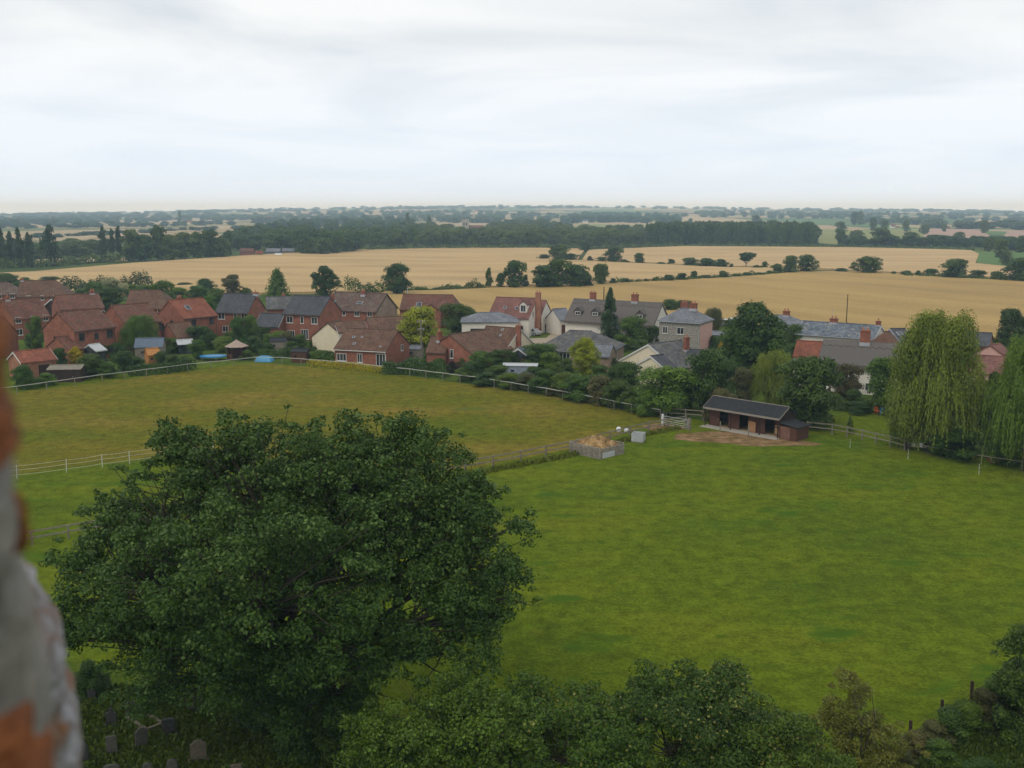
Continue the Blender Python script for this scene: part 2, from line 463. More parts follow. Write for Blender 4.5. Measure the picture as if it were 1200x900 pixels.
def grass_mat(name, cols, patch=0.06, fine=2.2, dark=None, streak=None, patch_lo=0.34, patch_hi=0.68):
    m, t, b, o = new_mat(name)
    n1 = noise(t, patch, 5, 0.62, stretch=(1, 1.7, 1))
    r1 = ramp(t, n1.outputs['Fac'], [(patch_lo, cols[0]), ((patch_lo + patch_hi) / 2, cols[1]), (patch_hi, cols[2])])
    n2 = noise(t, fine * 0.35, 6, 0.75)
    r2 = ramp(t, n2.outputs['Fac'], [(0.30, (0.55,) * 3), (0.5, (0.98,) * 3), (0.72, (1.42,) * 3)])
    n3 = noise(t, fine * 2.2, 4, 0.75)
    r3 = ramp(t, n3.outputs['Fac'], [(0.3, (0.6,) * 3), (0.7, (1.36,) * 3)])
    col = mix(t, r1.outputs[0], r2.outputs[0], 1.0, 'MULTIPLY')
    col = mix(t, col, r3.outputs[0], 1.0, 'MULTIPLY')
    if dark:                      # lusher tussocks
        n4 = noise(t, 0.16, 4, 0.6, stretch=(0.8, 1.6, 1))
        r4 = ramp(t, n4.outputs['Fac'], [(0.585, (0, 0, 0)), (0.68, (0.9, 0.9, 0.9))])
        col = mix(t, col, dark, r4.outputs[0])
    # weeds, droppings and thin spots of a grazed sward
    n5 = noise(t, 0.55, 3, 0.55, stretch=(1, 1.6, 1)); r5 = ramp(t, n5.outputs['Fac'], [(0.615, (0, 0, 0)), (0.70, (0.75, 0.75, 0.75))])
    col = mix(t, col, (cols[0][0] * .62, cols[0][1] * .80, cols[0][2] * .7), r5.outputs[0])
    n6 = noise(t, 0.28, 5, 0.7); r6 = ramp(t, n6.outputs['Fac'], [(0.60, (0, 0, 0)), (0.76, (0.5, 0.5, 0.5))])
    col = mix(t, col, (cols[2][0] * 1.35, cols[2][1] * 1.05, cols[2][2] * 1.6), r6.outputs[0])
    t.links.new(col, b.inputs['Base Color'])
    b.inputs['Roughness'].default_value = 0.95; b.inputs['Specular IOR Level'].default_value = 0.02
    bump(t, b, n3.outputs['Fac'], 0.6, 0.08)
    return m
def wheat_mat(name, c, ang, spacing=12.0, line=0.8, lo=0.80, hi=1.14):
    """ripe corn: drilled direction, tramlines, lodged and thin patches"""
    m, t, b, o = new_mat(name)
    cc = N(t, 'ShaderNodeTexCoord')
    mp = N(t, 'ShaderNodeMapping'); mp.inputs['Rotation'].default_value = (0, 0, ang)
    t.links.new(cc.outputs['Object'], mp.inputs[0])
    nw = noise(t, 0.006, 2)
    add = N(t, 'ShaderNodeVectorMath', operation='MULTIPLY_ADD')
    t.links.new(nw.outputs['Color'], add.inputs[0]); add.inputs[1].default_value = (18, 18, 0); t.links.new(mp.outputs[0], add.inputs[2])
    sp = N(t, 'ShaderNodeSeparateXYZ'); t.links.new(add.outputs[0], sp.inputs[0])
    md = N(t, 'ShaderNodeMath', operation='PINGPONG'); md.inputs[1].default_value = spacing / 2
    t.links.new(sp.outputs[1], md.inputs[0])
    lt = N(t, 'ShaderNodeMath', operation='LESS_THAN'); lt.inputs[1].default_value = 0.45
    t.links.new(md.outputs[0], lt.inputs[0])
    st = N(t, 'ShaderNodeMapping'); st.inputs['Scale'].default_value = (0.25, 1.0, 1); t.links.new(mp.outputs[0], st.inputs[0])
    n1 = noise(t, 0.05, 5, 0.6, vec=st.outputs[0])
    r1 = ramp(t, n1.outputs['Fac'], [(0.32, mul(c, lo)), (0.5, c), (0.7, mul(c, hi))])
    n2 = noise(t, 1.2, 4, 0.7)
    r2 = ramp(t, n2.outputs['Fac'], [(0.3, (0.80,) * 3), (0.7, (1.16,) * 3)])
    col = mix(t, r1.outputs[0], r2.outputs[0], 1.0, 'MULTIPLY')
    # lodged streaks
    n3 = noise(t, 0.022, 5, 0.62, vec=st.outputs[0])
    r3 = ramp(t, n3.outputs['Fac'], [(0.60, (0, 0, 0)), (0.68, (0.45, 0.45, 0.45))])
    col = mix(t, col, (c[0] * 0.55, c[1] * 0.62, c[2] * 0.5), r3.outputs[0])
    f = N(t, 'ShaderNodeMath', operation='MULTIPLY'); f.inputs[1].default_value = 0.55 * line
    t.links.new(lt.outputs[0], f.inputs[0])
    col = mix(t, col, (c[0] * 0.5, c[1] * 0.6, c[2] * 0.5), f.outputs[0])
    t.links.new(col, b.inputs['Base Color'])
    b.inputs['Roughness'].default_value = 0.9; b.inputs['Specular IOR Level'].default_value = 0.08
    bump(t, b, n2.outputs['Fac'], 0.5, 0.15)
    return m

def ground_sheet():
    rings = [0.0] + list(np.geomspace(12, 7400, 130))
    naz = 240
    V, Fc = [], []
    for Dr in rings:
        for k in range(naz):
            a = 2 * math.pi * k / naz
            x, y = Dr * math.sin(a), Dr * math.cos(a)
            V.append((x, y, terr(x, y)))
    for j in range(len(rings) - 1):
        for k in range(naz):
            k2 = (k + 1) % naz
            Fc.append((j * naz + k, j * naz + k2, (j + 1) * naz + k2, (j + 1) * naz + k))
    o = obj('ground', np_mesh('ground', np.array(V), np.array(Fc), mat=farmland_mat()), smooth=True)
    tag(o, 'green farmland stretching to the horizon', kind='structure')
ground_sheet()

def flat_patch(name, pts, z, mat, label, px=True, thick=0.0, sub=0):
    """a polygon of ground; pts are places on the photograph's ground"""
    P = [at(*p) if px else Vector((p[0], p[1], 0)) for p in pts]
    n = len(P)
    vs = [(p.x, p.y, z) for p in P]
    tris = tessellate_polygon([[Vector(v) for v in vs]])
    fs = [tuple(t_) for t_ in tris]
    if thick:
        vs += [(p.x, p.y, z - thick) for p in P]
        fs += [(i, (i + 1) % n, n + (i + 1) % n, n + i) for i in range(n)]
    me = bpy.data.meshes.new(name); me.from_pydata(vs, [], fs)
    bm = bmesh.new(); bm.from_mesh(me); bmesh.ops.recalc_face_normals(bm, faces=bm.faces)
    if not thick and bm.faces and sum(f.normal.z for f in bm.faces) < 0:
        bmesh.ops.reverse_faces(bm, faces=bm.faces)
    bm.to_mesh(me); bm.free()
    me.materials.append(mat)
    return tag(obj(name, me), label, kind='structure')
def draped(name, pts, mat, label, dz=0.5, cuts=4):
    P = [atT(*p) for p in pts]
    vs = [(p.x, p.y, 0) for p in P]
    tris = tessellate_polygon([[Vector(v) for v in vs]])
    me = bpy.data.meshes.new(name); me.from_pydata(vs, [], [tuple(t_) for t_ in tris])
    bm = bmesh.new(); bm.from_mesh(me)
    for _ in range(cuts):
        bmesh.ops.subdivide_edges(bm, edges=[e for e in bm.edges if e.calc_length() > 60], cuts=1, use_grid_fill=True)
    bmesh.ops.triangulate(bm, faces=bm.faces)
    for v in bm.verts: v.co.z = terr(v.co.x, v.co.y) + dz
    bmesh.ops.recalc_face_normals(bm, faces=bm.faces)
    if sum(f.normal.z for f in bm.faces) < 0: bmesh.ops.reverse_faces(bm, faces=bm.faces)
    bm.to_mesh(me); bm.free()
    me.materials.append(mat)
    return tag(obj(name, me), label, kind='structure')

G_NEAR = grass_mat('grass_paddock', [(0.070, 0.102, 0.007), (0.088, 0.121, 0.007), (0.114, 0.134, 0.009)], dark=(0.042, 0.092, 0.008))
G_FAR = grass_mat('grass_rough', [(0.082, 0.106, 0.007), (0.118, 0.112, 0.011), (0.168, 0.130, 0.022)], patch=0.045, dark=(0.085, 0.110, 0.016), patch_lo=0.3, patch_hi=0.66)
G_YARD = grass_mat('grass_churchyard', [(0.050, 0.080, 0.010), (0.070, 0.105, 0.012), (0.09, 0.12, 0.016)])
G_VILL = grass_mat('grass_garden', [(0.055, 0.085, 0.014), (0.075, 0.115, 0.016), (0.10, 0.125, 0.022)])
DIRT = grass_mat('trodden_earth', [(0.11, 0.085, 0.03), (0.19, 0.12, 0.06), (0.31, 0.20, 0.105)], patch=0.5, fine=3)

flat_patch('paddock', [(-900, 640), (-100, 600), (-100, 455), (300, 424), (480, 440), (640, 462), (770, 488), (940, 500), (1290, 560), (1700, 620), (1700, 1400), (-900, 1400)], 0.012, G_NEAR, 'close-grazed green grass of the paddock')
flat_patch('meadow', [(-120, 572), (20, 556), (150, 540), (240, 531), (400, 545), (545, 551), (670, 526), (762, 500), (792, 493), (770, 489), (640, 463), (480, 441), (380, 432), (300, 425), (20, 460), (-100, 474)], 0.020, G_FAR, 'rough brownish grass of the far paddock')
flat_patch('lawn', [(1000, 522), (1075, 527), (1120, 530), (1110, 505), (1050, 480), (1000, 478), (960, 495)], 0.022, G_NEAR, 'mown garden lawn behind the rail fence')
flat_patch('village_ground', [(-300, 500), (-100, 474), (20, 459), (300, 423), (480, 439), (640, 461), (770, 487), (960, 494), (1000, 480), (1060, 482), (1200, 540), (1500, 560), (1500, 396), (1200, 392), (900, 376), (700, 358), (500, 350), (300, 350), (0, 348), (-300, 350)], 0.006, G_VILL, 'garden ground of the village')
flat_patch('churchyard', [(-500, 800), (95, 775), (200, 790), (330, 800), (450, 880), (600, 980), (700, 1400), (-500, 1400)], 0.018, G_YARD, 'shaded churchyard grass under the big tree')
flat_patch('verge', [(1050, 920), (1085, 890), (1120, 868), (1210, 828), (1400, 800), (1400, 1100), (1040, 1100)], 0.024, G_YARD, 'shaded rough grass outside the wire fence')  # darker grass laid over the paddock, shade put into its colour
flat_patch('drive', [(560, 398), (640, 396), (650, 388), (690, 386), (700, 402), (650, 404), (600, 410)], 0.026, plain('gravel', (0.34, 0.28, 0.21), 0.95, 0.25, 3.0, 0.2, 0.1), 'pale gravel drive beside the cream house')

def blotch(name, cx, cy, rx, ry, mat, label, z, seed, n=48, kind='structure'):
    """an irregular worn patch given in photograph pixels"""
    rr = random.Random(seed)
    ph = [rr.uniform(0, 6.28) for _ in range(6)]
    pts = []
    for k in range(n):
        a = 2 * math.pi * k / n
        s = 1 + sum(0.10 / (1 + i * 0.4) * math.sin((i + 2) * a + ph[i]) for i in range(6)) + rr.uniform(-0.05, 0.05)
        pts.append((cx + rx * s * math.cos(a), cy + ry * s * math.sin(a) + (rx * s * math.cos(a)) * 0.06))
    return flat_patch(name, pts, z, mat, label)
blotch('earth_patch', 868, 515, 74, 7.5, DIRT, 'bare trodden earth in front of the stable', 0.026, 4)
blotch('gateway_earth', 778, 501, 24, 4.5, DIRT, 'bare trodden earth in the gateway', 0.030, 9)
W_NEAR = wheat_mat('wheat_near', (0.345, 0.232, 0.084), R(62), 24, 0.6)
W_MID = wheat_mat('wheat_mid', (0.425, 0.293, 0.138), R(8), 24, 0.6)
W_FAR = wheat_mat('wheat_far', (0.432, 0.300, 0.148), R(4), 24, 0.8)
flat_patch('wheat_field', [(400, 366), (452, 344), (520, 342.5), (700, 333.5), (850, 327), (950, 319.5), (1000, 320), (1200, 330), (1600, 345), (1600, 405), (1200, 400), (1040, 394), (900, 385), (820, 380), (700, 373), (560, 372), (470, 372)], 0.75, W_NEAR, 'ripe golden wheat behind the village', thick=0.74)
flat_patch('wheat_field', [(-300, 345), (-100, 326), (40, 320), (160, 309.5), (300, 300), (440, 293), (500, 291.5), (640, 291), (686, 292.2), (676, 306.5), (850, 315), (955, 316), (945, 318.5), (850, 325.5), (700, 332), (520, 341), (440, 343), (300, 346), (150, 347), (-300, 356)], 0.75, W_MID, 'wide wheat field beyond the village trees', thick=0.74)
flat_patch('wheat_field', [(682, 306), (690, 294), (800, 289.5), (1000, 291), (1110, 293.5), (1138, 294.5), (1147, 299), (1143, 310), (1180, 314), (1260, 318), (1260, 331), (1200, 328.5), (1000, 318.5), (960, 316), (850, 313.5)], 0.75, W_FAR, 'pale wheat field on the far right', thick=0.74)
def fcol(name, c):
    return wheat_mat(name, c, R(10), 60, 0.3)
FW, FG, FO, FP, FB = fcol('field_straw', (0.38, 0.29, 0.165)), fcol('field_green', (0.085, 0.15, 0.035)), fcol('field_olive', (0.20, 0.21, 0.07)), fcol('field_plough', (0.34, 0.225, 0.17)), fcol('field_stubble', (0.33, 0.25, 0.155))
FIELDS = [
    (FW, 'straw coloured field behind the poplars', [(30, 280), (120, 275.5), (200, 269), (265, 265), (287, 267.5), (180, 274), (60, 284)]),
    (FB, 'thin stubble strip left of the poplars', [(-40, 291), (100, 285.5), (130, 280.5), (60, 282), (-40, 285)]),
    (FW, 'pale strip of corn between the poplars', [(30, 310), (150, 307), (152, 302), (60, 304), (30, 306)]),
    (FW, 'narrow pale field above the wood', [(462, 257.5), (570, 258.5), (570, 254.5), (462, 253.5)]),
    (FW, 'small pale field on the rise', [(360, 256), (383, 256), (383, 252.5), (360, 252.5)]),
    (FO, 'dull green field framed by woods', [(662, 272.5), (680, 262.5), (768, 265), (752, 275)]),
    (FW, 'straw coloured field behind the conifer block', [(798, 262.5), (860, 264), (925, 266.5), (960, 263), (860, 256.5), (800, 255)]),
    (FG, 'long bright green meadow on the far right', [(900, 258.5), (1010, 267), (1230, 280), (1230, 274), (1100, 269), (960, 258.5)]),
    (FO, 'olive field below the green meadow', [(952, 268.5), (1000, 270), (986, 288), (958, 286)]),
    (FO, 'olive field with a big dark oak', [(996, 279), (1010, 269), (1078, 269), (1098, 271), (1072, 286), (1020, 288)]),
    (FP, 'pinkish ploughed field on the far right', [(1074, 287), (1090, 268.5), (1148, 269.5), (1160, 277), (1140, 289)]),
    (FP, 'pinkish ploughed field at the picture edge', [(1164, 288), (1182, 271), (1240, 272), (1240, 291)]),
    (FG, 'green headland beside the pale wheat', [(1146, 313), (1140, 295.5), (1182, 297), (1180, 315)]),
    (FG, 'green field behind the right hand oak', [(1186, 297), (1240, 300), (1240, 312), (1188, 308)]),
]
for k, (m_, lab, pts) in enumerate(FIELDS):
    draped('field', pts, m_, lab, dz=0.40 + 0.02 * k)
rr = random.Random(5)
for k in range(75):
    px = rr.uniform(-20, 1220); yb = interp([(0, 251), (300, 248), (600, 245.5), (900, 246.5), (1200, 249)], px)
    py = yb + abs(rr.gauss(0, 1)) * 3.2 + 0.8
    ww = rr.uniform(14, 60); hh = rr.uniform(0.8, 2.2)
    draped('far_field', [(px - ww, py), (px + ww, py + rr.uniform(-.4, .6)), (px + ww * .9, py - hh), (px - ww * .8, py - hh)],
           rr.choice([FW, FW, FB, FG, FO]), 'distant strip of farmland', dz=0.9 + 0.02 * k, cuts=2)

# ------------------------------------------------------------------ foliage
def unit(n, g):
    v = g.normal(size=(n, 3)); return v / np.linalg.norm(v, axis=1, keepdims=True)
def cards(C, Nn, size, g, aspect=0.80, fold=0.0, hang=0.0):
    """kite shaped leaf sprays at C facing Nn"""
    n = len(C)
    up = unit(n, g)
    if hang > 0: up = up * (1 - hang) + np.array([0, 0, -1.0]) * hang
    Tt = up - Nn * np.sum(up * Nn, axis=1, keepdims=True)
    Tt /= np.linalg.norm(Tt, axis=1, keepdims=True) + 1e-9
    Bb = np.cross(Nn, Tt)
    s = (size * (0.6 + 0.8 * g.random(n)))[:, None] if np.ndim(size) == 0 else (size * (0.6 + 0.8 * g.random(n)))[:, None]
    V = np.empty((n, 4, 3))
    V[:, 0] = C - Tt * s * 0.5
    V[:, 1] = C + Bb * s * aspect * 0.5 + Nn * s * fold
    V[:, 2] = C + Tt * s * 0.5
    V[:, 3] = C - Bb * s * aspect * 0.5 + Nn * s * fold
    return V.reshape(-1, 3)
def norm(v): return v / (np.linalg.norm(v, axis=1, keepdims=True) + 1e-9)
def blob_cards(cents, rads, n, size, g, rand=0.75, upb=0.35, stray=0.12, flat=0.85, aspect=0.8):
    """leaf sprays on the skins of many small blobs"""
    w_ = rads ** 2; idx = g.choice(len(cents), n, p=w_ / w_.sum())
    u = unit(n, g)
    low = u[:, 2] < -0.35; u[low, 2] *= -0.6; u = norm(u)
    rr_ = 0.72 + 0.34 * g.random(n)
    st = g.random(n) < stray; rr_[st] += g.random(st.sum()) * 0.45
    inn = g.random(n) < 0.16; rr_[inn] *= g.random(inn.sum())
    Cc = cents[idx] + u * (rads[idx] * rr_)[:, None] * np.array([1, 1, flat])
    Nn = norm(u * 0.8 + unit(n, g) * rand + np.array([0, 0, upb]))
    V = cards(Cc, Nn, size, g, aspect=aspect)
    tb = g.random(len(cents))
    tint = np.clip(0.5 * g.random(n) + 0.5 * tb[idx], 0, 1)
    return V, np.repeat(tint, 4)
def quads(V): return np.arange(len(V)).reshape(-1, 4)

def profile_crown(seed, nb, nc, size, prof, z0=0.12, rb=(0.12, 0.20)):
    g = np.random.default_rng(seed)
    cents, rads = [], []
    ph = g.random(6) * 6.283
    lob = lambda a, z: 1 + 0.20 * np.sin(2 * a + ph[0] + 4 * z) + 0.16 * np.sin(3 * a + ph[1] - 7 * z) + 0.12 * np.sin(5 * a + ph[2] + 9 * z) - 0.10
    for i in range(nb):
        z = z0 + (1 - z0) * g.random() ** 0.85
        rad = g.uniform(*rb) * (0.75 if g.random() < .3 else 1)
        a = g.random() * 6.283
        lim = max(0.0, prof(z) * float(lob(a, z)) - rad * 0.7)
        r_ = lim * math.sqrt(g.uniform(0.30, 1.0))
        cents.append((r_ * math.cos(a), r_ * math.sin(a), min(z, 1 - rad * 0.75))); rads.append(rad)
    V, T = blob_cards(np.array(cents), np.array(rads), nc, size, g, rand=0.5, upb=0.3, stray=0.2)
    # the inner twigs and leaves that close the crown, inner shade in their tint
    n2 = int(nc * 0.22)
    z = z0 + (1 - z0) * (0.04 + 0.88 * g.random(n2)); a = g.random(n2) * 6.283
    pr = np.array([prof(q) for q in z]) * lob(a, z) * np.sqrt(g.random(n2)) * 0.66
    C = np.stack([pr * np.cos(a), pr * np.sin(a), z], 1)
    V2 = cards(C, norm(unit(n2, g) + np.stack([np.cos(a) * .6, np.sin(a) * .6, np.full(n2, .3)], 1)), size * 1.25, g)
    return np.concatenate([V, V2]), np.concatenate([T, np.repeat(0.5 * g.random(n2), 4)])
def round_prof(z): return 0.5 * math.sqrt(max(0, 1 - ((z - 0.55) / 0.50) ** 2))
def bush_prof(z): return 0.5 * math.sqrt(max(0.02, 1 - (max(0, z - 0.2) / 0.82) ** 2))
def oak_prof(z): return 0.5 * max(0.05, (1 - abs((z - 0.48) / 0.53) ** 2.5)) ** 0.6
def pop_prof(z): return 0.5 * max(0.03, math.sin(math.pi * min(1, (z * 0.92 + 0.10))) ** 0.55)
def cone_prof(z): return 0.5 * max(0.02, (1 - z)) ** 0.8
def egg_prof(z): return 0.5 * max(0.05, math.sin(math.pi * (0.22 + 0.78 * z))) ** 0.8
def willow_crown(seed, nst, size, g=None):
    g = np.random.default_rng(seed)
    Vs, Ts = [], []
    lob = [(0, 0, 0.64, 0.34), (0.26, 0.1, 0.50, 0.24), (-0.26, -0.05, 0.50, 0.24), (0.05, -0.26, 0.46, 0.25), (0.0, 0.25, 0.5, 0.25), (0.2, -0.08, 0.76, 0.2), (-0.2, 0.05, 0.74, 0.21), (0.0, 0.15, 0.78, 0.2), (-0.22, -0.2, 0.34, 0.22), (0.24, -0.18, 0.34, 0.22), (0.1, 0.3, 0.32, 0.2), (-0.2, 0.24, 0.34, 0.2)]
    for s in range(nst):
        li = g.integers(len(lob)); l = lob[li]
        u = g.normal(size=3); u[2] = abs(u[2]) * 0.9; u /= np.linalg.norm(u)
        p = np.array(l[:3]) + u * l[3] * g.uniform(0.8, 1.08)
        ln = g.uniform(0.08, 0.27) * (1.25 if u[2] < 0.4 else 0.75)
        k = int(ln / size * 1.9) + 2
        tt = np.linspace(0, 1, k)
        out_ = np.array([u[0], u[1], 0]) * 0.10
        pts = p + out_ * np.sqrt(tt)[:, None] + np.array([0, 0, -1.0]) * (ln * (tt ** 1.25))[:, None] + g.normal(size=(k, 3)) * size * 0.22
        pts = pts[pts[:, 2] > 0.02]
        if len(pts) == 0: continue
        Nn = norm(np.array([u[0], u[1], 0.35]) + unit(len(pts), g) * 0.7)
        Vs.append(cards(pts, Nn, size, g, aspect=0.42, hang=0.85))
        Ts.append(np.repeat(np.clip(0.25 * (li * 0.37 % 1) + g.random() * 0.35 + 0.25 * g.random(len(pts)) + 0.25 * u[2], 0, 1), 4))  # strands on lobe tops tinted lighter, top light put into the colour
    wp = lambda z: 0.5 * max(0.03, 1 - abs((z - 0.42) / 0.60) ** 3.4) ** 0.5
    cents, rads = [], []
    for i in range(50):
        z = 0.12 + 0.86 * g.random() ** 0.8; rad = g.uniform(0.075, 0.145); a = g.random() * 6.283
        r_ = max(0.0, wp(z) * (0.86 + .2 * math.sin(2 * a + seed) + .12 * math.sin(5 * a + 9 * z)) - rad * .6) * math.sqrt(g.uniform(.45, 1))
        cents.append((r_ * math.cos(a), r_ * math.sin(a), min(z, 1 - rad))); rads.append(rad)
    cents, rads = np.array(cents), np.array(rads)
    n = nst * 42
    w_ = rads ** 2; idx = g.choice(len(cents), n, p=w_ / w_.sum()); u = unit(n, g)
    k = 0.7 + 0.45 * g.random(n)
    C = cents[idx] + u * (rads[idx] * k)[:, None] * np.array([1, 1, 1.25]) - np.array([0, 0, .02])
    Vs.append(cards(C, norm(u * .9 + unit(n, g) * .5 + np.array([0, 0, .35])), size * 1.05, g, aspect=.5, hang=.35))
    tb = g.random(len(cents)); Ts.append(np.repeat(np.clip(.6 * tb[idx] + .4 * g.random(n), 0, 1), 4))
    return np.concatenate(Vs), np.concatenate(Ts)
def conifer_crown(seed, nc, size, spread=1.0, rough=1.0):
    g = np.random.default_rng(seed)
    nbr = 170
    Vs, Ts = [], []
    per = nc // nbr
    for i in range(nbr):
        z = (i + g.random()) / nbr
        z = 1 - (1 - z) ** 0.9
        L = 0.5 * max(0.03, (1 - z)) ** 0.75 * spread * g.uniform(0.72, 1.12)
        a = g.random() * 6.283
        d = np.array([math.cos(a), math.sin(a), 0.12 - 0.25 * L])
        t = np.sqrt(g.random(per))
        pts = np.array([0, 0, 0.03 + z * 0.95]) + d * (L * t)[:, None] + g.normal(size=(per, 3)) * 0.022 * rough
        Nn = norm(np.array([d[0] * 0.5, d[1] * 0.5, 0.7]) + unit(per, g) * 0.6)
        Vs.append(cards(pts, Nn, size, g, aspect=0.5))
        Ts.append(np.repeat(np.clip(0.4 * g.random(per) + 0.35 * t + 0.25 * g.random(), 0, 1), 4))
    return np.concatenate(Vs), np.concatenate(Ts)
PROTO = {}
def proto(kind, k=0, lod=0):
    key = (kind, k, lod)
    if key in PROTO: return PROTO[key]
    mult = (1.0, 0.28, 0.06)[lod]; big = (1.0, 1.9, 4.2)[lod]
    sd_ = 100 + k * 7 + hash(kind) % 1 + sum(map(ord, kind))
    if kind == 'round': V, T = profile_crown(sd_, 44, int(11000 * mult), 0.035 * big, round_prof, 0.05, (0.12, 0.19))
    elif kind == 'oak': V, T = profile_crown(sd_, 52, int(11000 * mult), 0.035 * big, oak_prof, 0.05, (0.11, 0.18))
    elif kind == 'flat': V, T = profile_crown(sd_, 34, int(6000 * mult), 0.040 * big, lambda z: .5 * max(.05, 1 - abs((z - .72) / .30) ** 2.2) ** .6, 0.46, (0.09, 0.14))
    elif kind == 'ragged': V, T = profile_crown(sd_, 42, int(10000 * mult), 0.033 * big, oak_prof, 0.05, (0.08, 0.16))
    elif kind == 'bush': V, T = profile_crown(sd_, 38, int(9000 * mult), 0.040 * big, bush_prof, 0.02, (0.13, 0.2))
    elif kind == 'poplar': V, T = profile_crown(sd_, 70, int(5200 * mult), 0.036 * big, pop_prof, 0.03, (0.06, 0.13))
    elif kind == 'cone': V, T = conifer_crown(sd_, int(14000 * mult), 0.042 * big, 1.05)
    elif kind == 'pine': V, T = conifer_crown(sd_, int(5200 * mult), 0.07 * big, 1.1, 2.4)
    elif kind == 'egg': V, T = profile_crown(sd_, 60, int(10500 * mult), 0.033 * big, egg_prof, 0.02, (0.09, 0.15))
    elif kind == 'willow': V, T = willow_crown(sd_, int(1000 * (1.0, 0.4, 0.1)[lod]), 0.023 * big ** 0.6)
    if kind == 'poplar':
        V[:, 0:2] *= 1.0
    PROTO[key] = (V, T)
    return PROTO[key]
MESHES = {}
def proto_mesh(kind, k, lod):
    key = (kind, k, lod)
    if key not in MESHES:
        V, T = proto(kind, k, lod)
        MESHES[key] = np_mesh('crown_' + kind, V, quads(V), T, L_MID)
    return MESHES[key]
def trunk_mesh(kind):
    key = 'trunk_' + kind
    if key not in MESHES:
        mb = MB()
        g = random.Random(len(kind))
        top = {'poplar': 0.85, 'cone': 0.9, 'pine': 0.92, 'egg': 0.7, 'bush': 0.5}.get(kind, 0.55)
        r0 = {'poplar': 0.07, 'bush': 0.03}.get(kind, 0.028)
        mb.tube((0, 0, -0.01), (0.01, 0, top * 0.45), r0, r0 * 0.75, 7)
        mb.tube((0.01, 0, top * 0.45), (0, 0.01, top), r0 * 0.75, r0 * 0.3, 7)
        if kind not in ('cone', 'pine', 'poplar'):
            for i in range(6):
                a = i * 1.05 + g.random(); z = g.uniform(0.28, 0.45)
                q = Vector((0.34 * math.cos(a), 0.34 * math.sin(a), z + g.uniform(0.16, 0.36)))
                mid = Vector((0.15 * math.cos(a), 0.15 * math.sin(a), z + 0.06))
                mb.tube((0, 0, z * 0.75), mid, r0 * 0.5, r0 * 0.36, 5); mb.tube(mid, q, r0 * 0.36, r0 * 0.12, 5)
        MESHES[key] = mb.mesh('trunk', BARK)
    return MESHES[key]
KN = [0]
NAMES = {'flat': 'broadleaf_tree', 'round': 'broadleaf_tree', 'oak': 'broadleaf_tree', 'ragged': 'broadleaf_tree', 'bush': 'bush', 'poplar': 'poplar_tree', 'cone': 'conifer_tree', 'pine': 'conifer_tree', 'egg': 'conifer_tree', 'willow': 'willow_tree'}
CATS = {'bush': 'bush'}
def tree(kind, mat, px, yb, yt, wpx, label, group=None, lod=0, deep=1.0, name=None, parts=True, P=None):
    P = P or atT(px, yb)
    h = max(0.4, ztop(P, px, yt) - P.z)
    wid = wpx * m_per_px(P)
    KN[0] += 1
    k = KN[0] % 3
    nm = name or NAMES[kind]
    rz = rnd.uniform(0, 6.28)
    if parts:
        t_ = thing(nm, label, 'bush' if nm == 'bush' else 'tree', P, rz, group)
        c = obj('crown', proto_mesh(kind, k, lod), t_)
        c.scale = (wid, wid * deep, h)
        c.material_slots[0].link = 'OBJECT'; c.material_slots[0].material = mat
        s = obj('stem' if nm == 'bush' else 'trunk', trunk_mesh(kind), t_)
        s.scale = (min(wid, h * 1.1), min(wid, h * 1.1), h)
        return t_
    c = obj(nm, proto_mesh(kind, k, lod))
    c.location = P; c.scale = (wid, wid, h); c.rotation_euler = (0, 0, rz)
    c.material_slots[0].link = 'OBJECT'; c.material_slots[0].material = mat
    return tag(c, label, 'tree', group)

def place_arr(kind, k, lod, P, wid, h, a):
    V, T = proto(kind, k, lod)
    c, s = math.cos(a), math.sin(a)
    W = V * np.array([wid, wid, h])
    X = W[:, 0] * c - W[:, 1] * s; Y = W[:, 0] * s + W[:, 1] * c
    return np.stack([X + P.x, Y + P.y, W[:, 2] + P.z], axis=1), T
def in_poly(x, y, poly):
    ins = False
    j = len(poly) - 1
    for i in range(len(poly)):
        xi, yi = poly[i]; xj, yj = poly[j]
        if (yi > y) != (yj > y) and x < (xj - xi) * (y - yi) / (yj - yi) + xi: ins = not ins
        j = i
    return ins
def wood(name, label, poly, n, hr, wr, kinds, mat, seed, lod=1, clear=None):
    """a far-off wood that reads as one mass"""
    rr = random.Random(seed)
    xs = [p[0] for p in poly]; ys = [p[1] for p in poly]
    Vs, Ts = [], []
    tries = 0
    while len(Vs) < n and tries < n * 60:
        tries += 1
        x, y = rr.uniform(min(xs), max(xs)), rr.uniform(min(ys), max(ys))
        if not in_poly(x, y, poly): continue
        if clear and ((x - clear[0]) / clear[2]) ** 2 + ((y - clear[1]) / clear[3]) ** 2 < 1: continue
        P = atT(x, y); P = Vector((P.x + rr.uniform(-4, 4), P.y + rr.uniform(-8, 8), P.z))
        h = rr.uniform(*hr); wd = rr.uniform(*wr)
        V, T = place_arr(rr.choice(kinds), rr.randrange(3), lod, P, wd, h, rr.uniform(0, 6.28))
        Vs.append(V); Ts.append(np.clip(T * 0.5 + 0.5 * rr.random(), 0, 1))
    V = np.concatenate(Vs); T = np.concatenate(Ts)
    o = obj(name, np_mesh(name, V, quads(V), T, mat))
    return tag(o, label, 'wood', kind='stuff')
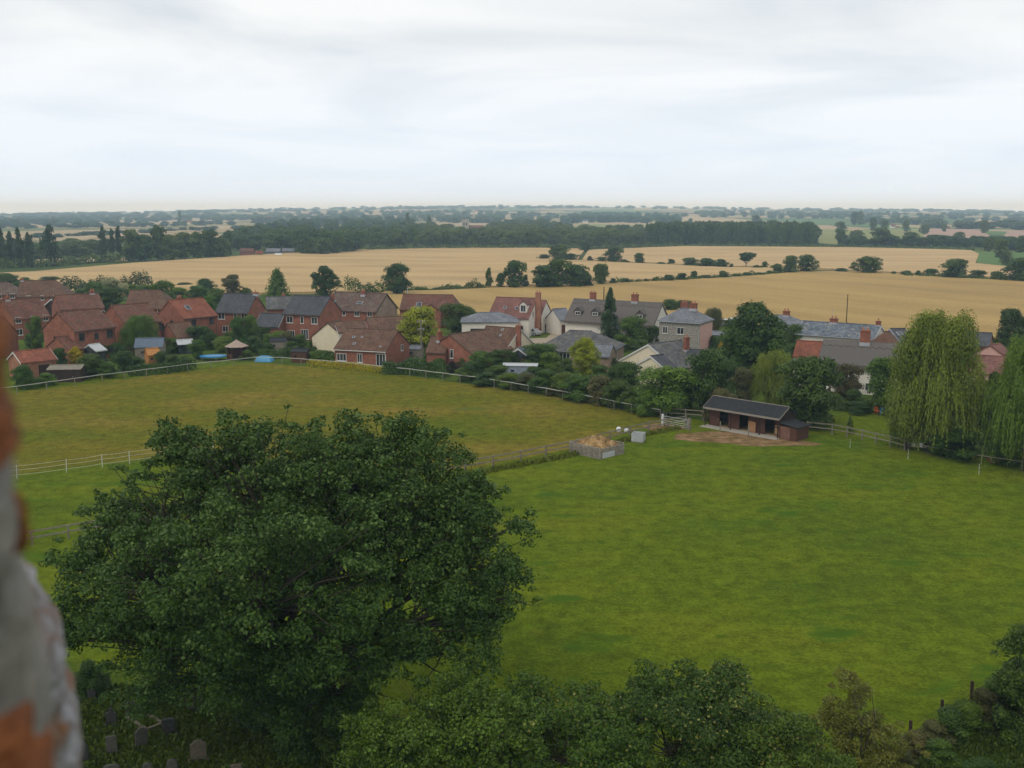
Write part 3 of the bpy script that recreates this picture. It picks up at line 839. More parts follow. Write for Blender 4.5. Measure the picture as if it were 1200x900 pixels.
def hedge(name, label, pts, h, wd, mat, seed, size=0.28, dens=26, clip=True, cat='hedge', lumps=0.18, parts=True, far=False):
    """a hedge along photographed ground points; h can vary along it"""
    g = np.random.default_rng(seed)
    P = [atT(*p) for p in pts]
    hs = h if isinstance(h, (list, tuple)) else [h] * len(P)
    o0 = P[0].copy()
    Cs, Ns, Tn = [], [], []
    st = MB()
    for (a, b, ha, hb) in zip(P, P[1:], hs, hs[1:]):
        L = (b - a).length; d = (b - a).normalized(); nrm = Vector((-d.y, d.x, 0))
        n = int(L * ((ha + hb) * 0.8 + wd) * dens * 2.4)
        s = g.random(n)
        hh = ha + (hb - ha) * s
        ph = g.random() * 6.28
        wob = 1 + lumps * (np.sin(s * L / 1.3 + ph) * 0.5 + np.sin(s * L / 0.55 + ph * 2) * 0.3 + np.sin(s * L / 3.1 + 1.7 * ph) * 0.6)
        hh = hh * wob
        if clip:      # box section
            per = g.random(n) * (2 * 1 + wd / ((ha + hb) / 2))
            side = np.where(per < 1, -1, np.where(per < 2, 1, 0))
            off = np.where(side == 0, (g.random(n) - 0.5), side * 0.5) * wd * (1 + 0.15 * g.normal(size=n) * 0.6)
            z = np.where(side == 0, hh * (1 - 0.05 * g.random(n)), hh * g.random(n))
            nx = side * 1.0; nz_ = np.where(side == 0, 1.0, 0.25)
        else:
            th = g.random(n) * math.pi
            off = np.cos(th) * wd * 0.5 * (0.75 + 0.4 * g.random(n)); z = np.sin(th) ** 0.7 * hh * (0.65 + 0.4 * g.random(n))
            nx = np.cos(th); nz_ = np.sin(th)
        C = np.stack([a.x - o0.x + d.x * s * L + nrm.x * off, a.y - o0.y + d.y * s * L + nrm.y * off, z + 0.02], 1) + g.normal(size=(n, 3)) * size * 0.3
        Nn = norm(np.stack([nrm.x * nx, nrm.y * nx, nz_], 1) + unit(n, g) * 0.55)
        Cs.append(C); Ns.append(Nn)
        Tn.append(np.clip(0.65 * g.random(n) + 0.35 * (0.5 + 0.5 * np.sin(s * L / 1.7 + ph)), 0, 1))
        k = max(1, int(L / 1.6))
        for i in range(k):
            q = a - o0 + d * (L * (i + 0.5) / k)
            if not far: st.tube((q.x, q.y, -0.05), (q.x + 0.05, q.y, min(ha, hb) * 0.7), 0.035, 0.02, 5)
    V = cards(np.concatenate(Cs), np.concatenate(Ns), size, g)
    me = np_mesh('hedge_leaves', V, quads(V), np.repeat(np.concatenate(Tn), 4), mat)
    if far or not parts:
        o = obj(name, me); o.location = o0
        return tag(o, label, cat)
    t_ = thing(name, label, cat, o0)
    obj('foliage', me, t_); st.build('stem', BARK, t_)
    return t_

# ------------------------------------------------------------------ houses
def az_of(px): return math.atan((px - 600) / F)
def frame_of(face, L0, L1, wd):
    """columns: right, out, up of a wall face in the house's own frame"""
    if face == 'f': o_, r_, p_ = Vector((0, -1, 0)), Vector((1, 0, 0)), Vector(((L0 + L1) / 2, -wd / 2, 0))
    elif face == 'l': o_, r_, p_ = Vector((-1, 0, 0)), Vector((0, -1, 0)), Vector((L0, 0, 0))
    elif face == 'r': o_, r_, p_ = Vector((1, 0, 0)), Vector((0, 1, 0)), Vector((L1, 0, 0))
    else: o_, r_, p_ = Vector((0, 1, 0)), Vector((-1, 0, 0)), Vector(((L0 + L1) / 2, wd / 2, 0))
    M = Matrix(((r_.x, o_.x, 0, p_.x), (r_.y, o_.y, 0, p_.y), (0, 0, 1, 0), (0, 0, 0, 1)))
    return M
def put(o, parent, M):
    o.parent = parent
    o.matrix_local = M
    return o
def window(parent, Mloc, M, u, z, ww, hh, mat, kind='window', cols=2, rows=1):
    mb = MB(); b = 0.07
    mb.box(u - ww / 2, u + ww / 2, 0.0, 0.06, z, z + b, M); mb.box(u - ww / 2, u + ww / 2, 0.0, 0.06, z + hh - b, z + hh, M)
    mb.box(u - ww / 2, u - ww / 2 + b, 0.0, 0.06, z + b, z + hh - b, M); mb.box(u + ww / 2 - b, u + ww / 2, 0.0, 0.06, z + b, z + hh - b, M)
    for i in range(1, cols):
        x = u - ww / 2 + ww * i / cols
        mb.box(x - 0.03, x + 0.03, 0.0, 0.055, z + b, z + hh - b, M)
    for i in range(1, rows):
        y = z + hh * i / rows
        mb.box(u - ww / 2 + b, u + ww / 2 - b, 0.0, 0.05, y - 0.02, y + 0.02, M)
    fr = put(mb.build(kind, mat), parent, Mloc)
    pn = MB().box(u - ww / 2 + b, u + ww / 2 - b, 0.004, 0.025, z + b, z + hh - b, M).build('pane', GLASS, fr)
    if kind == 'window':
        MB().box(u - ww / 2 - 0.08, u + ww / 2 + 0.08, 0.002, 0.12, z - 0.08, z - 0.003, M).build('sill', mat, fr)
    return fr
def body(t_, Mloc, L, hr, he, wd, roof, wall, hipl=0, hipr=0, ov=0.30, ovg=0.12, th=0.18, wins=(), doors=(), chims=(), lights=(), dormers=(),
         barge=None, gutter=None, pre='', wtrim=TRIM, cap=None, endwall=None, chim_mat=None):
    half = wd / 2 + ov
    sl = (hr - he) / half
    hf = 0.85
    x0e = -L / 2 - (hipl * half * hf if hipl else ovg); x1e = L / 2 + (hipr * half * hf if hipr else ovg)
    rx0 = -L / 2 - (0 if hipl else ovg); rx1 = L / 2 + (0 if hipr else ovg)
    if rx1 - rx0 < 0.2: rx0 -= 0.1; rx1 += 0.1
    v = [(x0e, -half, he), (x1e, -half, he), (x1e, half, he), (x0e, half, he), (rx0, 0, hr), (rx1, 0, hr)]
    lo = [(x, y, z - th) for x, y, z in v]
    f = [(0, 1, 5, 4), (2, 3, 4, 5), (3, 0, 4), (1, 2, 5)]
    mb = MB()
    if hipl and hipr or True:
        fl = [tuple(reversed([i + 6 for i in q])) for q in f]
        if not hipl:
            f2 = [q for q in f if q != (3, 0, 4)]; 
        sides = [(0, 1, 7, 6), (2, 3, 9, 8)]
        top = [(0, 1, 5, 4), (2, 3, 4, 5)]
        bot = [(10, 11, 7, 6), (11, 10, 9, 8)]
        if hipl: top.append((3, 0, 4)); bot.append((6, 9, 10)); sides.append((3, 0, 6, 9))
        else: sides += [(0, 4, 10, 6), (4, 3, 9, 10)]
        if hipr: top.append((1, 2, 5)); bot.append((8, 7, 11)); sides.append((1, 2, 8, 7))
        else: sides += [(5, 1, 7, 11), (2, 5, 11, 8)]
        mb.add(v + lo, top + bot + sides)
    ro = put(mb.build(pre + 'roof', roof), t_, Mloc)
    rt = MB()
    n_ = max(2, int((rx1 - rx0) / 0.45))
    for i in range(n_):
        a = rx0 + (rx1 - rx0) * i / n_; b_ = rx0 + (rx1 - rx0) * (i + 1) / n_
        rt.tube((a, 0, hr + 0.0), (b_ - 0.02, 0, hr + 0.0), 0.11, 0.12, 6)
    rt.build('ridge_tiles', roof, ro)
    wt = hr - sl * wd / 2 - th - 0.01
    L0 = -L / 2 - (hipl * (half * hf - ov) if hipl else 0); L1 = L / 2 + (hipr * (half * hf - ov) if hipr else 0)
    wm = MB()
    a0 = L0 + (0 if hipl else 0.3); a1 = L1 - (0 if hipr else 0.3)
    wm.box(a0, a1, -wd / 2, wd / 2, -0.3, wt)
    wl = put(wm.build(pre + 'wall', wall), t_, Mloc)
    pent = [(-wd / 2, -0.3), (wd / 2, -0.3), (wd / 2, wt), (0, hr - th - 0.01), (-wd / 2, wt)]
    Mx = rotz(math.pi / 2)
    for end, hip in ((0, hipl), (1, hipr)):
        if hip: continue
        xa, xb = (L0, L0 + 0.3) if end == 0 else (L1 - 0.3, L1)
        g = MB().prism(pent, -xb, -xa, Mx)
        put(g.build(pre + 'gable_wall', endwall or wall), t_, Mloc)
        if barge:
            bm_ = MB()
            xx = x0e if end == 0 else x1e
            s = -1 if end == 0 else 1
            for sy in (-1, 1):
                d0, d1 = Vector((0, 0, hr)), Vector((0, sy * half, he))
                q = [(0, hr - 0.02), (sy * half, he - 0.02), (sy * half, he - 0.24), (0, hr - 0.27)]
                xs = (xx + s * 0.003, xx + s * 0.05)
                vs = [(xs[0], y, z) for y, z in q] + [(xs[1], y, z) for y, z in q]
                bm_.add(vs, [(0, 1, 2, 3), (7, 6, 5, 4), (0, 4, 5, 1), (1, 5, 6, 2), (2, 6, 7, 3), (3, 7, 4, 0)])
            put(bm_.build('bargeboard', barge), t_, Mloc)
    if gutter:
        gm = MB().tube((x0e + 0.02, -half - 0.06, he - 0.12), (x1e - 0.02, -half - 0.06, he - 0.14), 0.06, 0.06, 6)
        xd = L1 - 0.15
        gm.tube((xd, -half - 0.02, he - 0.18), (xd, -wd / 2 - 0.06, he - 0.5), 0.04, 0.04, 5); gm.tube((xd, -wd / 2 - 0.06, he - 0.5), (xd, -wd / 2 - 0.06, 0), 0.04, 0.04, 5)
        put(gm.build('gutter', gutter), t_, Mloc)
    for (fc, u, z, ww, hh) in wins:
        window(t_, Mloc, frame_of(fc, L0, L1, wd), u, z, ww, hh, wtrim, cols=max(1, round(ww / 0.6)))
    for (fc, u, ww, hh, dm) in doors:
        M = frame_of(fc, L0, L1, wd)
        d_ = put(MB().box(u - ww / 2, u + ww / 2, 0.0, 0.06, 0.02, hh, M).build('door', dm), t_, Mloc)  # also carries the black panels painted as shade in open bays
        MB().box(u + ww / 2 - 0.16, u + ww / 2 - 0.06, 0.062, 0.10, hh * 0.48, hh * 0.52, M).build('handle', LEAD, d_)
    for c in chims:
        tt, vv, hh, cw, npot = c[:5]
        cx = -L / 2 + tt * L; cw2 = cw * (0.65 if npot < 3 else 0.6)
        zb = 0.0 if (len(c) > 5 and c[5]) else max(he - 0.3, hr - abs(vv) * sl - 1.0)
        zt_ = hr + hh
        cm = MB().box(cx - cw / 2, cx + cw / 2, vv - cw2 / 2, vv + cw2 / 2, zb, zt_ - 0.18)
        if zb == 0.0: cm.box(cx - cw * 0.5, cx + cw * 0.5, vv - cw2 * 0.9, vv + cw2 * 0.9, 0, he * 0.75)
        cm.box(cx - cw / 2 - 0.06, cx + cw / 2 + 0.06, vv - cw2 / 2 - 0.06, vv + cw2 / 2 + 0.06, zt_ - 0.18, zt_ - 0.06)
        cm.box(cx - cw / 2 + 0.02, cx + cw / 2 - 0.02, vv - cw2 / 2 + 0.02, vv + cw2 / 2 - 0.02, zt_ - 0.06, zt_)
        co = put(cm.build('chimney', chim_mat or BRICK), t_, Mloc) if zb == 0 else cm.build('chimney', chim_mat or BRICK, ro)
        for k in range(npot):
            px_ = cx - cw / 2 + cw * (k + 0.5) / npot
            MB().lathe([(0.13, zt_), (0.11, zt_ + 0.3), (0.14, zt_ + 0.34), (0.13, zt_ + 0.4)], 8, Matrix.Translation((px_, vv, 0))).build('chimney_pot', POT, co)
        if zb > 0:
            zf = hr - max(0, abs(vv) - cw2 / 2) * sl
            put(MB().box(cx - cw / 2 - 0.05, cx + cw / 2 + 0.05, vv - cw2 / 2 - 0.07, vv + cw2 / 2 + 0.02, zf - (cw2) * sl * 0.6 - 0.15, zf - 0.05 + 0.1).build('flashing', LEAD), t_, Mloc)
    for (tt, s, ww, hh) in lights:
        cx = -L / 2 + tt * L
        y = -half * s; z = hr - sl * half * s
        ang = math.atan(sl)
        M = Matrix.Translation((cx, y, z)) @ Matrix.Rotation(ang, 4, 'X')
        fr = put(MB().box(-ww / 2, ww / 2, -hh / 2, hh / 2, 0.0, 0.10, M).build('skylight', LEAD), t_, Mloc)
        MB().box(-ww / 2 + 0.07, ww / 2 - 0.07, -hh / 2 + 0.07, hh / 2 - 0.07, 0.103, 0.115, M).build('pane', GLASS, fr)
    for (tt, s, ww, hh, dr, dw) in dormers:
        cx = -L / 2 + tt * L
        yb_ = -half * s; zb = hr - sl * half * s
        deep = hh / max(0.3, sl) + 0.3
        dm = put(MB().box(cx - ww / 2, cx + ww / 2, yb_, yb_ + deep, zb - 0.2, zb + hh).add(
            [(cx - ww / 2, yb_, zb + hh), (cx + ww / 2, yb_, zb + hh), (cx, yb_, zb + hh + ww * 0.42)], [(0, 1, 2)]).build('dormer', dw), t_, Mloc)
        h2 = ww / 2 + 0.14
        pr = [(-h2, zb + hh - 0.1), (0, zb + hh + ww * 0.45 + 0.06), (h2, zb + hh - 0.1), (h2, zb + hh + 0.06), (0, zb + hh + ww * 0.45 + 0.22), (-h2, zb + hh + 0.06)]
        d2 = deep + ww * 0.5 / max(0.3, sl)
        MB().prism([(cx + x, z) for x, z in pr], yb_ - 0.15, yb_ + d2).build('dormer_roof', dr, dm)
        Mf = Matrix(((1, 0, 0, cx), (0, -1, 0, yb_), (0, 0, 1, 0), (0, 0, 0, 1)))
        mbw = MB(); 
        for (xa, xb, za, zb2) in ((-ww * .38, ww * .38, 0.12, 0.2), (-ww * .38, ww * .38, hh - 0.1, hh - 0.02), (-ww * .38, -ww * .32, 0.2, hh - .1), (ww * .32, ww * .38, 0.2, hh - .1), (-.03, .03, .2, hh - .1)):
            mbw.box(xa, xb, 0.003, 0.06, zb + za, zb + zb2, Mf)
        mbw.build('window', TRIM, dm)
        MB().box(-ww * .31, ww * .31, 0.002, 0.03, zb + 0.21, zb + hh - 0.11, Mf).build('pane', GLASS, dm)
    return ro, sl, (L0, L1)
def ridge_frame(x1, y1, x2, phi, hr, y2=None):
    P1 = at(x1, y1, hr)
    if y2 is not None:
        P2 = at(x2, y2, hr)
        yaw = math.atan2(P2.y - P1.y, P2.x - P1.x); L = (P2 - P1).length
    else:
        yaw = R(phi) - az_of((x1 + x2) / 2)
        c, s = math.cos(yaw), math.sin(yaw); k = (x2 - 600) / F
        L = (k * (P1.y * CP + (HC - hr) * SP) - P1.x) / (c - k * s * CP)
        P2 = P1 + Vector((c, s, 0)) * L
    mid = (P1 + P2) / 2; mid.z = 0
    return mid, yaw, L
HOUSES = {}
def house(key, name, label, x1, y1, x2, phi, hr, w=8, ye=None, he=None, roof=T_RED, wall=BRICK, y2=None, into=None, pre='', **kw):
    mid, yaw, L = ridge_frame(x1, y1, x2, phi, hr, y2)
    if he is None:
        E = mid + Vector((math.sin(yaw), -math.cos(yaw), 0)) * (w / 2 + 0.3)
        he = ztop(E, (x1 + x2) / 2, ye)
        he = max(min(he, hr - 0.9), 2.0)
    M = Matrix.Translation(mid) @ rotz(yaw)
    if into is None:
        t_ = thing(name, label, kw.pop('cat', 'house'), mid, yaw)
        HOUSES[key] = (t_, M)
        body(t_, Matrix.Identity(4), L, hr, he, w, roof, wall, pre=pre, **kw)
    else:
        t_, Mp = HOUSES[into]
        body(t_, Mp.inverted() @ M, L, hr, he, w, roof, wall, pre='wing_', **kw)
    return mid, yaw, L, he

U = 1.25   # usual upper window height
def ups(L, z0=3.3, n=3, w_=1.1, h_=1.15): return [('f', -L / 2 + L * (i + 0.5) / n, z0, w_ if i != 1 else 0.7, h_) for i in range(n)]
def both(L, n=3): return ups(L, 3.2, n) + ups(L, 0.9, n, 1.3, 1.2)

# red brick estate on the left
house('far_left', 'brick_house', 'brown roofed brick house cut by the stone edge at far left', -22, 331, 9, -10, 7, 8, ye=346, roof=T_OLD, hipr=1, wins=ups(8))
house('brown_hip', 'brick_house', 'long brown tiled house with half hip, behind the others at far left', 24, 329, 66, -12, 7.6, 9, ye=348, roof=T_BRN, hipr=0.8, chims=[(0.05, 0, .5, .7, 1)], wins=both(9), into=None)
house('ivy', 'brick_house', 'red tiled house with ivy covered brick wall', 2, 352, 45, 26, 7.4, 8, ye=373, roof=T_RED, wins=both(8), chims=[(0.15, 0, .6, .8, 1)])
house('low_gable', 'brick_house', 'plain brick gable rising beside the stone edge', -22, 371, 4, -35, 6.8, 7, he=3.6, roof=T_RED, wins=[('f', 0, 1, 1, 1)])
house('white_barge', 'brick_house', 'tiled house with white bargeboards on a small dark gable', 64, 346, 115, 12, 7.6, 8, ye=362, roof=T_RED, chims=[(0.86, 0, .6, .9, 2)], wins=both(10, 4))
house('white_barge_gable', '', '', 60, 350, 72, 72, 6.4, 5, he=4.0, roof=SLATE, wall=WOOD_D, into='white_barge', barge=TRIM)
house('centre_left', 'brick_house', 'two storey brick house with lichen streaked roof and glass lean-to', 67, 366, 115, 36, 8, 8, ye=385.5, roof=T_RED, wins=[('f', -2.6, 3.4, 1.1, 1.3), ('f', 0.2, 3.4, 0.8, 1.0), ('f', 2.8, 3.4, 1.2, 1.3), ('f', 2.6, 0.8, 1.4, 1.3), ('l', -1.0, 3.0, 0.8, 1.0)], gutter=TRIM_D, wtrim=TRIM_D)
house('centre_left_ext', '', '', 66, 395, 88, 36, 4.3, 5.5, he=2.4, roof=T_RED, into='centre_left', barge=None)
house('glass_lean', '', '', 104, 404, 116, 36, 3.0, 3.2, he=2.1, roof=PLAST_G, wall=GLASS, into='centre_left')
house('behind_willow', 'brick_house', 'brick house half hidden by the weeping garden tree', 130, 358, 172, 30, 8, 8.5, ye=378, roof=T_RED, wins=[('f', 3.5, 3.4, 1, 1.2), ('f', 3.4, 0.8, 1.1, 1.2)], gutter=TRIM_D, wtrim=TRIM_D)
house('brown_back', 'brick_house', 'brown roof peeping over between two red roofs', 153, 340, 188, -16, 8, 9, ye=362, roof=T_BRN, hipr=0.7, wins=ups(8))
house('orange_roof', 'brick_house', 'brick house with bright orange tiled roof and one skylight', 198, 352, 237, 36, 8, 8, ye=371.5, roof=T_ORG, lights=[(0.35, 0.45, 1.0, 1.2)], chims=[(0.42, 1.2, .3, .9, 2)], wins=[('f', 2.5, 3.3, 1.0, 1.2), ('f', -1.5, 3.3, 1.0, 1.2), ('l', 0.5, 3.2, 0.9, 1.1)], gutter=TRIM_D, wtrim=TRIM_D)
house('orange_low', '', '', 196, 379, 221, 30, 4.6, 6, ye=395, roof=T_BRN, into='orange_roof', wins=[('f', -1, 0.9, 1.0, 1.1)])
house('slate_left', 'brick_house', 'brick house with dark slate roof left of the slate garage', 263, 344, 300, -26, 8, 8, ye=366.5, roof=SLATE, chims=[(0.99, 0, .4, .9, 1)], wins=[('f', -2.2, 3.3, 1.4, 1.25), ('f', 0.7, 3.3, 0.6, 1.25), ('f', 2.6, 3.3, 1.3, 1.25), ('f', -1.5, .8, 1.2, 1.2)], gutter=TRIM_D)
house('slate_garage', '', '', 306, 367, 333, -24, 5, 6, ye=383, roof=SLATE, into='slate_left', barge=LEAD)
house('slate_right', 'brick_house', 'dark slate roofed brick house with plain red gable, beside the white gable', 345, 346, 387, -32, 8.2, 8, ye=368.5, roof=SLATE, wins=[('f', -2.6, 3.3, 1.4, 1.3), ('f', 0.1, 3.3, 0.7, 1.3), ('f', 2.8, 3.3, 1.3, 1.3), ('f', -2.4, .6, 1.6, 1.3), ('f', 0.6, 0.3, 1.6, 1.9)], gutter=TRIM_D, chims=[(0.95, 1.5, .2, .8, 1)])
house('grey_back', 'brick_house', 'low grey roofed house behind the two slate roofs', 312, 348, 352, 0, 6, 8, ye=362, roof=SLATE_O, wins=ups(6, 1.0), chims=[(0.5, 1, .5, .8, 1)])
house('old_tile', 'brick_house', 'house with old mottled tiles, beige gable and central stack', 394, 342, 453, -30, 7.6, 9, ye=364.5, roof=T_OLD, endwall=BRICK_B, chims=[(0.58, -0.8, .5, .9, 2)], lights=[(0.6, 0.55, 1.3, 0.8)], wins=both(12, 4), barge=FELT)
house('brown_long', 'brick_house', 'long brown roof with skylight behind the yellow tree', 473, 345, 531, -10, 6.6, 8.5, ye=363, roof=T_RED, hipr=0.35, lights=[(0.36, 0.7, 1.2, 1.8)], wins=ups(12, 1.0, 4))
house('brown_long_gable', '', '', 505, 356, 507, 85, 5.2, 4, he=3.6, roof=T_RED, into='brown_long')
house('ell_left', 'bungalow', 'low brown roofed bungalow behind the brick bungalow with white windows', 392, 377, 426, 10, 5.4, 8, ye=389, roof=T_BRN, wall=WHITE, barge=LEAD, wins=ups(6, .9))
house('ell_right', 'bungalow', 'plain brown roofed bungalow left of the yellow tree', 430, 372, 488, 12, 5.6, 9, ye=388, roof=T_BRN, wins=ups(8, .9))
house('white_gable', 'bungalow', 'bungalow showing a plain white gable beside the round dark bush', 384, 378, 399, 62, 5.5, 6.2, he=2.9, roof=T_BRN, wall=CREAM, lights=[])
house('front_bungalow', 'bungalow', 'brick bungalow with white windows behind the golden hedge', 407, 384.5, 466, -26, 5.5, 9, ye=410.5, roof=T_BRN, wins=[('f', -3.3, 0.8, 1.7, 1.2), ('f', -0.1, 0.7, 0.9, 1.4), ('f', 3.6, 0.3, 1.7, 1.9), ('r', 1.5, 2.0, 0.8, 1.0)], lights=[(0.24, 0.42, .45, .5), (0.40, 0.40, .3, .35), (0.33, 0.72, .4, .5), (0.86, .8, .3, .3)], gutter=TRIM, chims=[])
house('brick_gable', 'bungalow', 'bungalow with broad red brick gable and small chimney', 527, 392, 574, 48, 5.3, 9.5, he=2.5, roof=T_BRN, wins=[('l', 0.4, 1.6, 0.7, 1.4)], chims=[(0.02, 2.4, .3, .8, 1)])
house('brick_gable_side', '', '', 506, 394, 528, -14, 4.6, 7, he=2.5, roof=T_BRN, into='brick_gable')
house('cream_end', 'bungalow', 'bungalow with long brown roof and cream gable with outside chimney', 570, 382, 609, -30, 5.4, 10, ye=411, roof=T_BRN, wall=CREAM, lights=[(0.55, 0.12, .4, .5), (0.6, 0.35, .35, .5), (0.45, 0.75, .4, .4)], chims=[(1.05, -1.0, .6, .8, 1, 1)], wins=[('f', 2, .9, 1.2, 1.2)], barge=TRIM)
house('cream_glass', '', '', 608, 408, 616, 55, 3.1, 2.6, he=2.2, roof=FELT_B, wall=GLASS, into='cream_end', barge=TRIM)
# middle of the village
house('slate_cart', 'garage_block', 'open fronted garage with hipped blue-grey slate roof', 562, 366, 586, 0, 5.0, 8.0, ye=377.5, roof=SLATE_L, wall=WHITE, hipl=1, hipr=1, cat='garage', doors=[('f', -2.2, 3.0, 2.3, FELT), ('f', 1.6, 3.0, 2.3, FELT)])  # felt panels are no doors: they paint the shade inside the open bays
house('cream_house', 'rendered_house', 'cream rendered house with reddish roof, gabled dormer and tall brick chimney', 582, 348, 629, -20, 7.2, 9.6, ye=372.5, roof=T_PINK, wall=WHITE, lights=[(0.33, 0.52, .7, .8), (0.62, 0.52, .7, .8)], dormers=[(0.82, 0.72, 1.5, 1.5, T_PINK, WHITE)], chims=[(1.06, -0.6, 1.2, 1.0, 2, 1)], wins=[('f', 2.5, 0.9, 1.4, 1.3), ('f', -2.5, 0.9, 1.4, 1.3), ('r', -2.3, 3.6, 0.7, 1.2)], chim_mat=BRICK_O)
house('cream_house_back', '', '', 632, 352, 640, -15, 6.4, 7, he=4, roof=T_PINK, wall=WHITE, into='cream_house')
house('white_garage', 'garage_block', 'small white gabled garage with pale slate roof', 648, 362, 663, 36, 5, 4.6, he=2.9, roof=SLATE_L, wall=WHITE, cat='garage', doors=[('f', 0, 2.2, 2.0, WOOD_R)])
thd = dict(roof=THATCH, wall=WHITE, th=0.42, ov=0.55)
house('thatch_long', 'thatched_cottage', 'long thatched cottage with two brick stacks and eyebrow dormers', 673, 350, 776, -24, 7.6, 7.4, ye=378.5, lights=[], chims=[(0.22, 0, 1.4, 1.1, 2), (0.70, 0, 1.4, 1.2, 2)], dormers=[(0.13, 0.74, 1.5, 0.78, THATCH_D, THATCH_D), (0.33, 0.74, 1.5, 0.78, THATCH_D, THATCH_D), (0.83, 0.74, 1.5, 0.78, THATCH_D, THATCH_D)], wins=[('f', -7, .8, 1.1, 1.2), ('f', -3.5, .8, 1.1, 1.2), ('f', 1.5, .8, 1.1, 1.2), ('f', 6, .8, 1.1, 1.2)], **thd)
house('slate_hip', 'bungalow', 'hipped grey slate bungalow with tall white french windows', 667, 387, 694, -14, 5.2, 10, he=2.6, roof=SLATE_O, wall=BRICK_B, hipl=1, hipr=1, wins=[('f', -1.6, 0.3, 2.4, 1.9), ('r', -1, 0.9, 1.2, 1.1)], gutter=LEAD)
house('slate_hip_glass', '', '', 697, 403, 718, -14, 3.9, 4.5, he=2.35, roof=SLATE_L, wall=BRICK_B, into='slate_hip')
house('cream_bungalow', 'bungalow', 'cream bungalow with two stepped gables and grey slate roof', 760, 403, 798, 48, 5.5, 11, he=2.5, roof=SLATE_O, wall=CREAM, barge=TRIM, chims=[(0.78, -2.4, .8, .8, 1)], wins=[('f', 1.5, .9, 1.2, 1.1)])
house('cream_bungalow_front', '', '', 763, 417, 777, 48, 4.25, 6.8, he=2.3, roof=SLATE, wall=CREAM, into='cream_bungalow', barge=TRIM, wins=[('l', -1.3, 0.8, 1.2, 1.2), ('l', 1.7, .9, .9, 1.0)])
house('cream_bungalow_side', '', '', 803, 409, 832, -8, 4.5, 6.5, he=2.5, roof=SLATE, wall=CREAM, into='cream_bungalow', barge=None)
house('flint_house', 'flint_house', 'square flint house with hipped slate roof, pink side wall and white porch', 798, 361, 811, -20, 7.6, 6.4, ye=377, roof=SLATE_L, wall=FLINT, hipl=1, hipr=1, chims=[(-0.05, 2.0, .9, 1.2, 2), (1.15, -0.2, 1.0, 1.2, 2)], wins=[('f', 0.2, 3.4, 1.3, 1.2), ('f', -2.6, 3.4, 0.9, 1.2), ('f', -2.2, .8, 1.1, 1.2)], gutter=LEAD)
hm_, hy_, hL_ = ridge_frame(798, 361, 811, -20, 7.6)
xe_ = hL_ / 2 + 3.5 * .85 - .30
MB().box(xe_ + .003, xe_ + .03, -3.16, 3.16, 0.05, 5.1).build('rendered_side_wall', PINK, HOUSES['flint_house'][0])
house('porch', '', '', 809, 391, 810, 70, 2.9, 1.8, he=2.3, roof=LEAD, wall=WHITE, into='flint_house', barge=TRIM)
house('flat_garage', 'garage_block', 'flat grey roofed garage right of the flint house', 829, 387.5, 852, -14, 2.9, 6, he=2.6, roof=SLATE_L, wall=BRICK_B, cat='garage', doors=[('f', 0, 2.2, 2.0, TRIM)])
# right hand cottages
house('slate_hidden', 'brick_house', 'slate roofed house with one stack, half hidden by the dark tree', 908, 369, 926, -18, 7.2, 8, ye=386, roof=SLATE_L, wall=BRICK_B, hipr=0.9, chims=[(0.75, 0, .8, 1.0, 2)], wins=ups(6))
house('slate_long', 'rendered_house', 'long mottled slate house behind the right hand thatch', 942, 376, 1032, -13, 7.1, 7, ye=394, y2=381.5, roof=SLATE_B, wall=WHITE, chims=[(0.40, 0, .7, 1.1, 2), (0.97, 0, .7, .7, 1)], wins=[('f', -6, 3.2, .9, 1.1), ('f', -3.4, 3.2, .9, 1.1), ('f', 0.5, 3.2, .9, 1.1), ('f', -5, .9, 1.1, 1.2)], barge=TRIM, gutter=LEAD)
house('thatch_right', 'thatched_cottage', 'grey thatched cottage with one big brick stack and scalloped ridge', 966, 398.5, 1058, -8, 6.6, 7.2, ye=428, roof=THATCH_D, wall=WHITE, th=0.42, ov=0.5, chims=[(0.53, -0.3, 1.7, 1.25, 2)], wins=[('f', -2.6, 2.0, .9, .9), ('f', 3.0, 2.0, .9, .9), ('f', 1.6, .5, 1, 1.1)])
house('red_wing', '', '', 935, 399, 964, -8, 6.3, 6.4, ye=418.5, roof=T_ORG, wall=WHITE, into='thatch_right', wins=[])
house('brown_peak', 'brick_house', 'small steep brown tiled roof between slate and thatch', 1037, 388.5, 1041, -10, 6.8, 6, he=4.4, roof=T_BRN, hipl=1, hipr=1, wins=[])
house('slate_peak', 'brick_house', 'slate gabled house beside the large willow', 1044, 385, 1060, 24, 7.0, 7, ye=401, roof=SLATE, wall=BRICK, lights=[(0.35, 0.4, .8, 1.0)], wins=[], barge=LEAD, chims=[])
house('pink_house', 'rendered_house', 'house with faded pink tiles between the two willows', 1144, 416, 1180, -4, 5.0, 8, ye=438, roof=T_PINK, wall=PINK, wins=[])
house('pink_gable', '', '', 1161, 404, 1172, 60, 6.3, 5.4, he=4.6, roof=T_PINK, wall=PINK, into='pink_house')
house('slate_right_far', 'brick_house', 'dark slate roof showing left of the dark pine', 1138, 389, 1162, -4, 6.4, 8, ye=405, roof=SLATE, wins=[])
house('corner_garage', 'garage_block', 'long low garage with orange tiles in the left corner of the village', 16, 412, 57, 20, 4.0, 5, ye=423, roof=T_ORG, wall=BRICK_O, cat='garage', doors=[('f', 1, 2.2, 2.0, WOOD_D)], barge=TRIM)
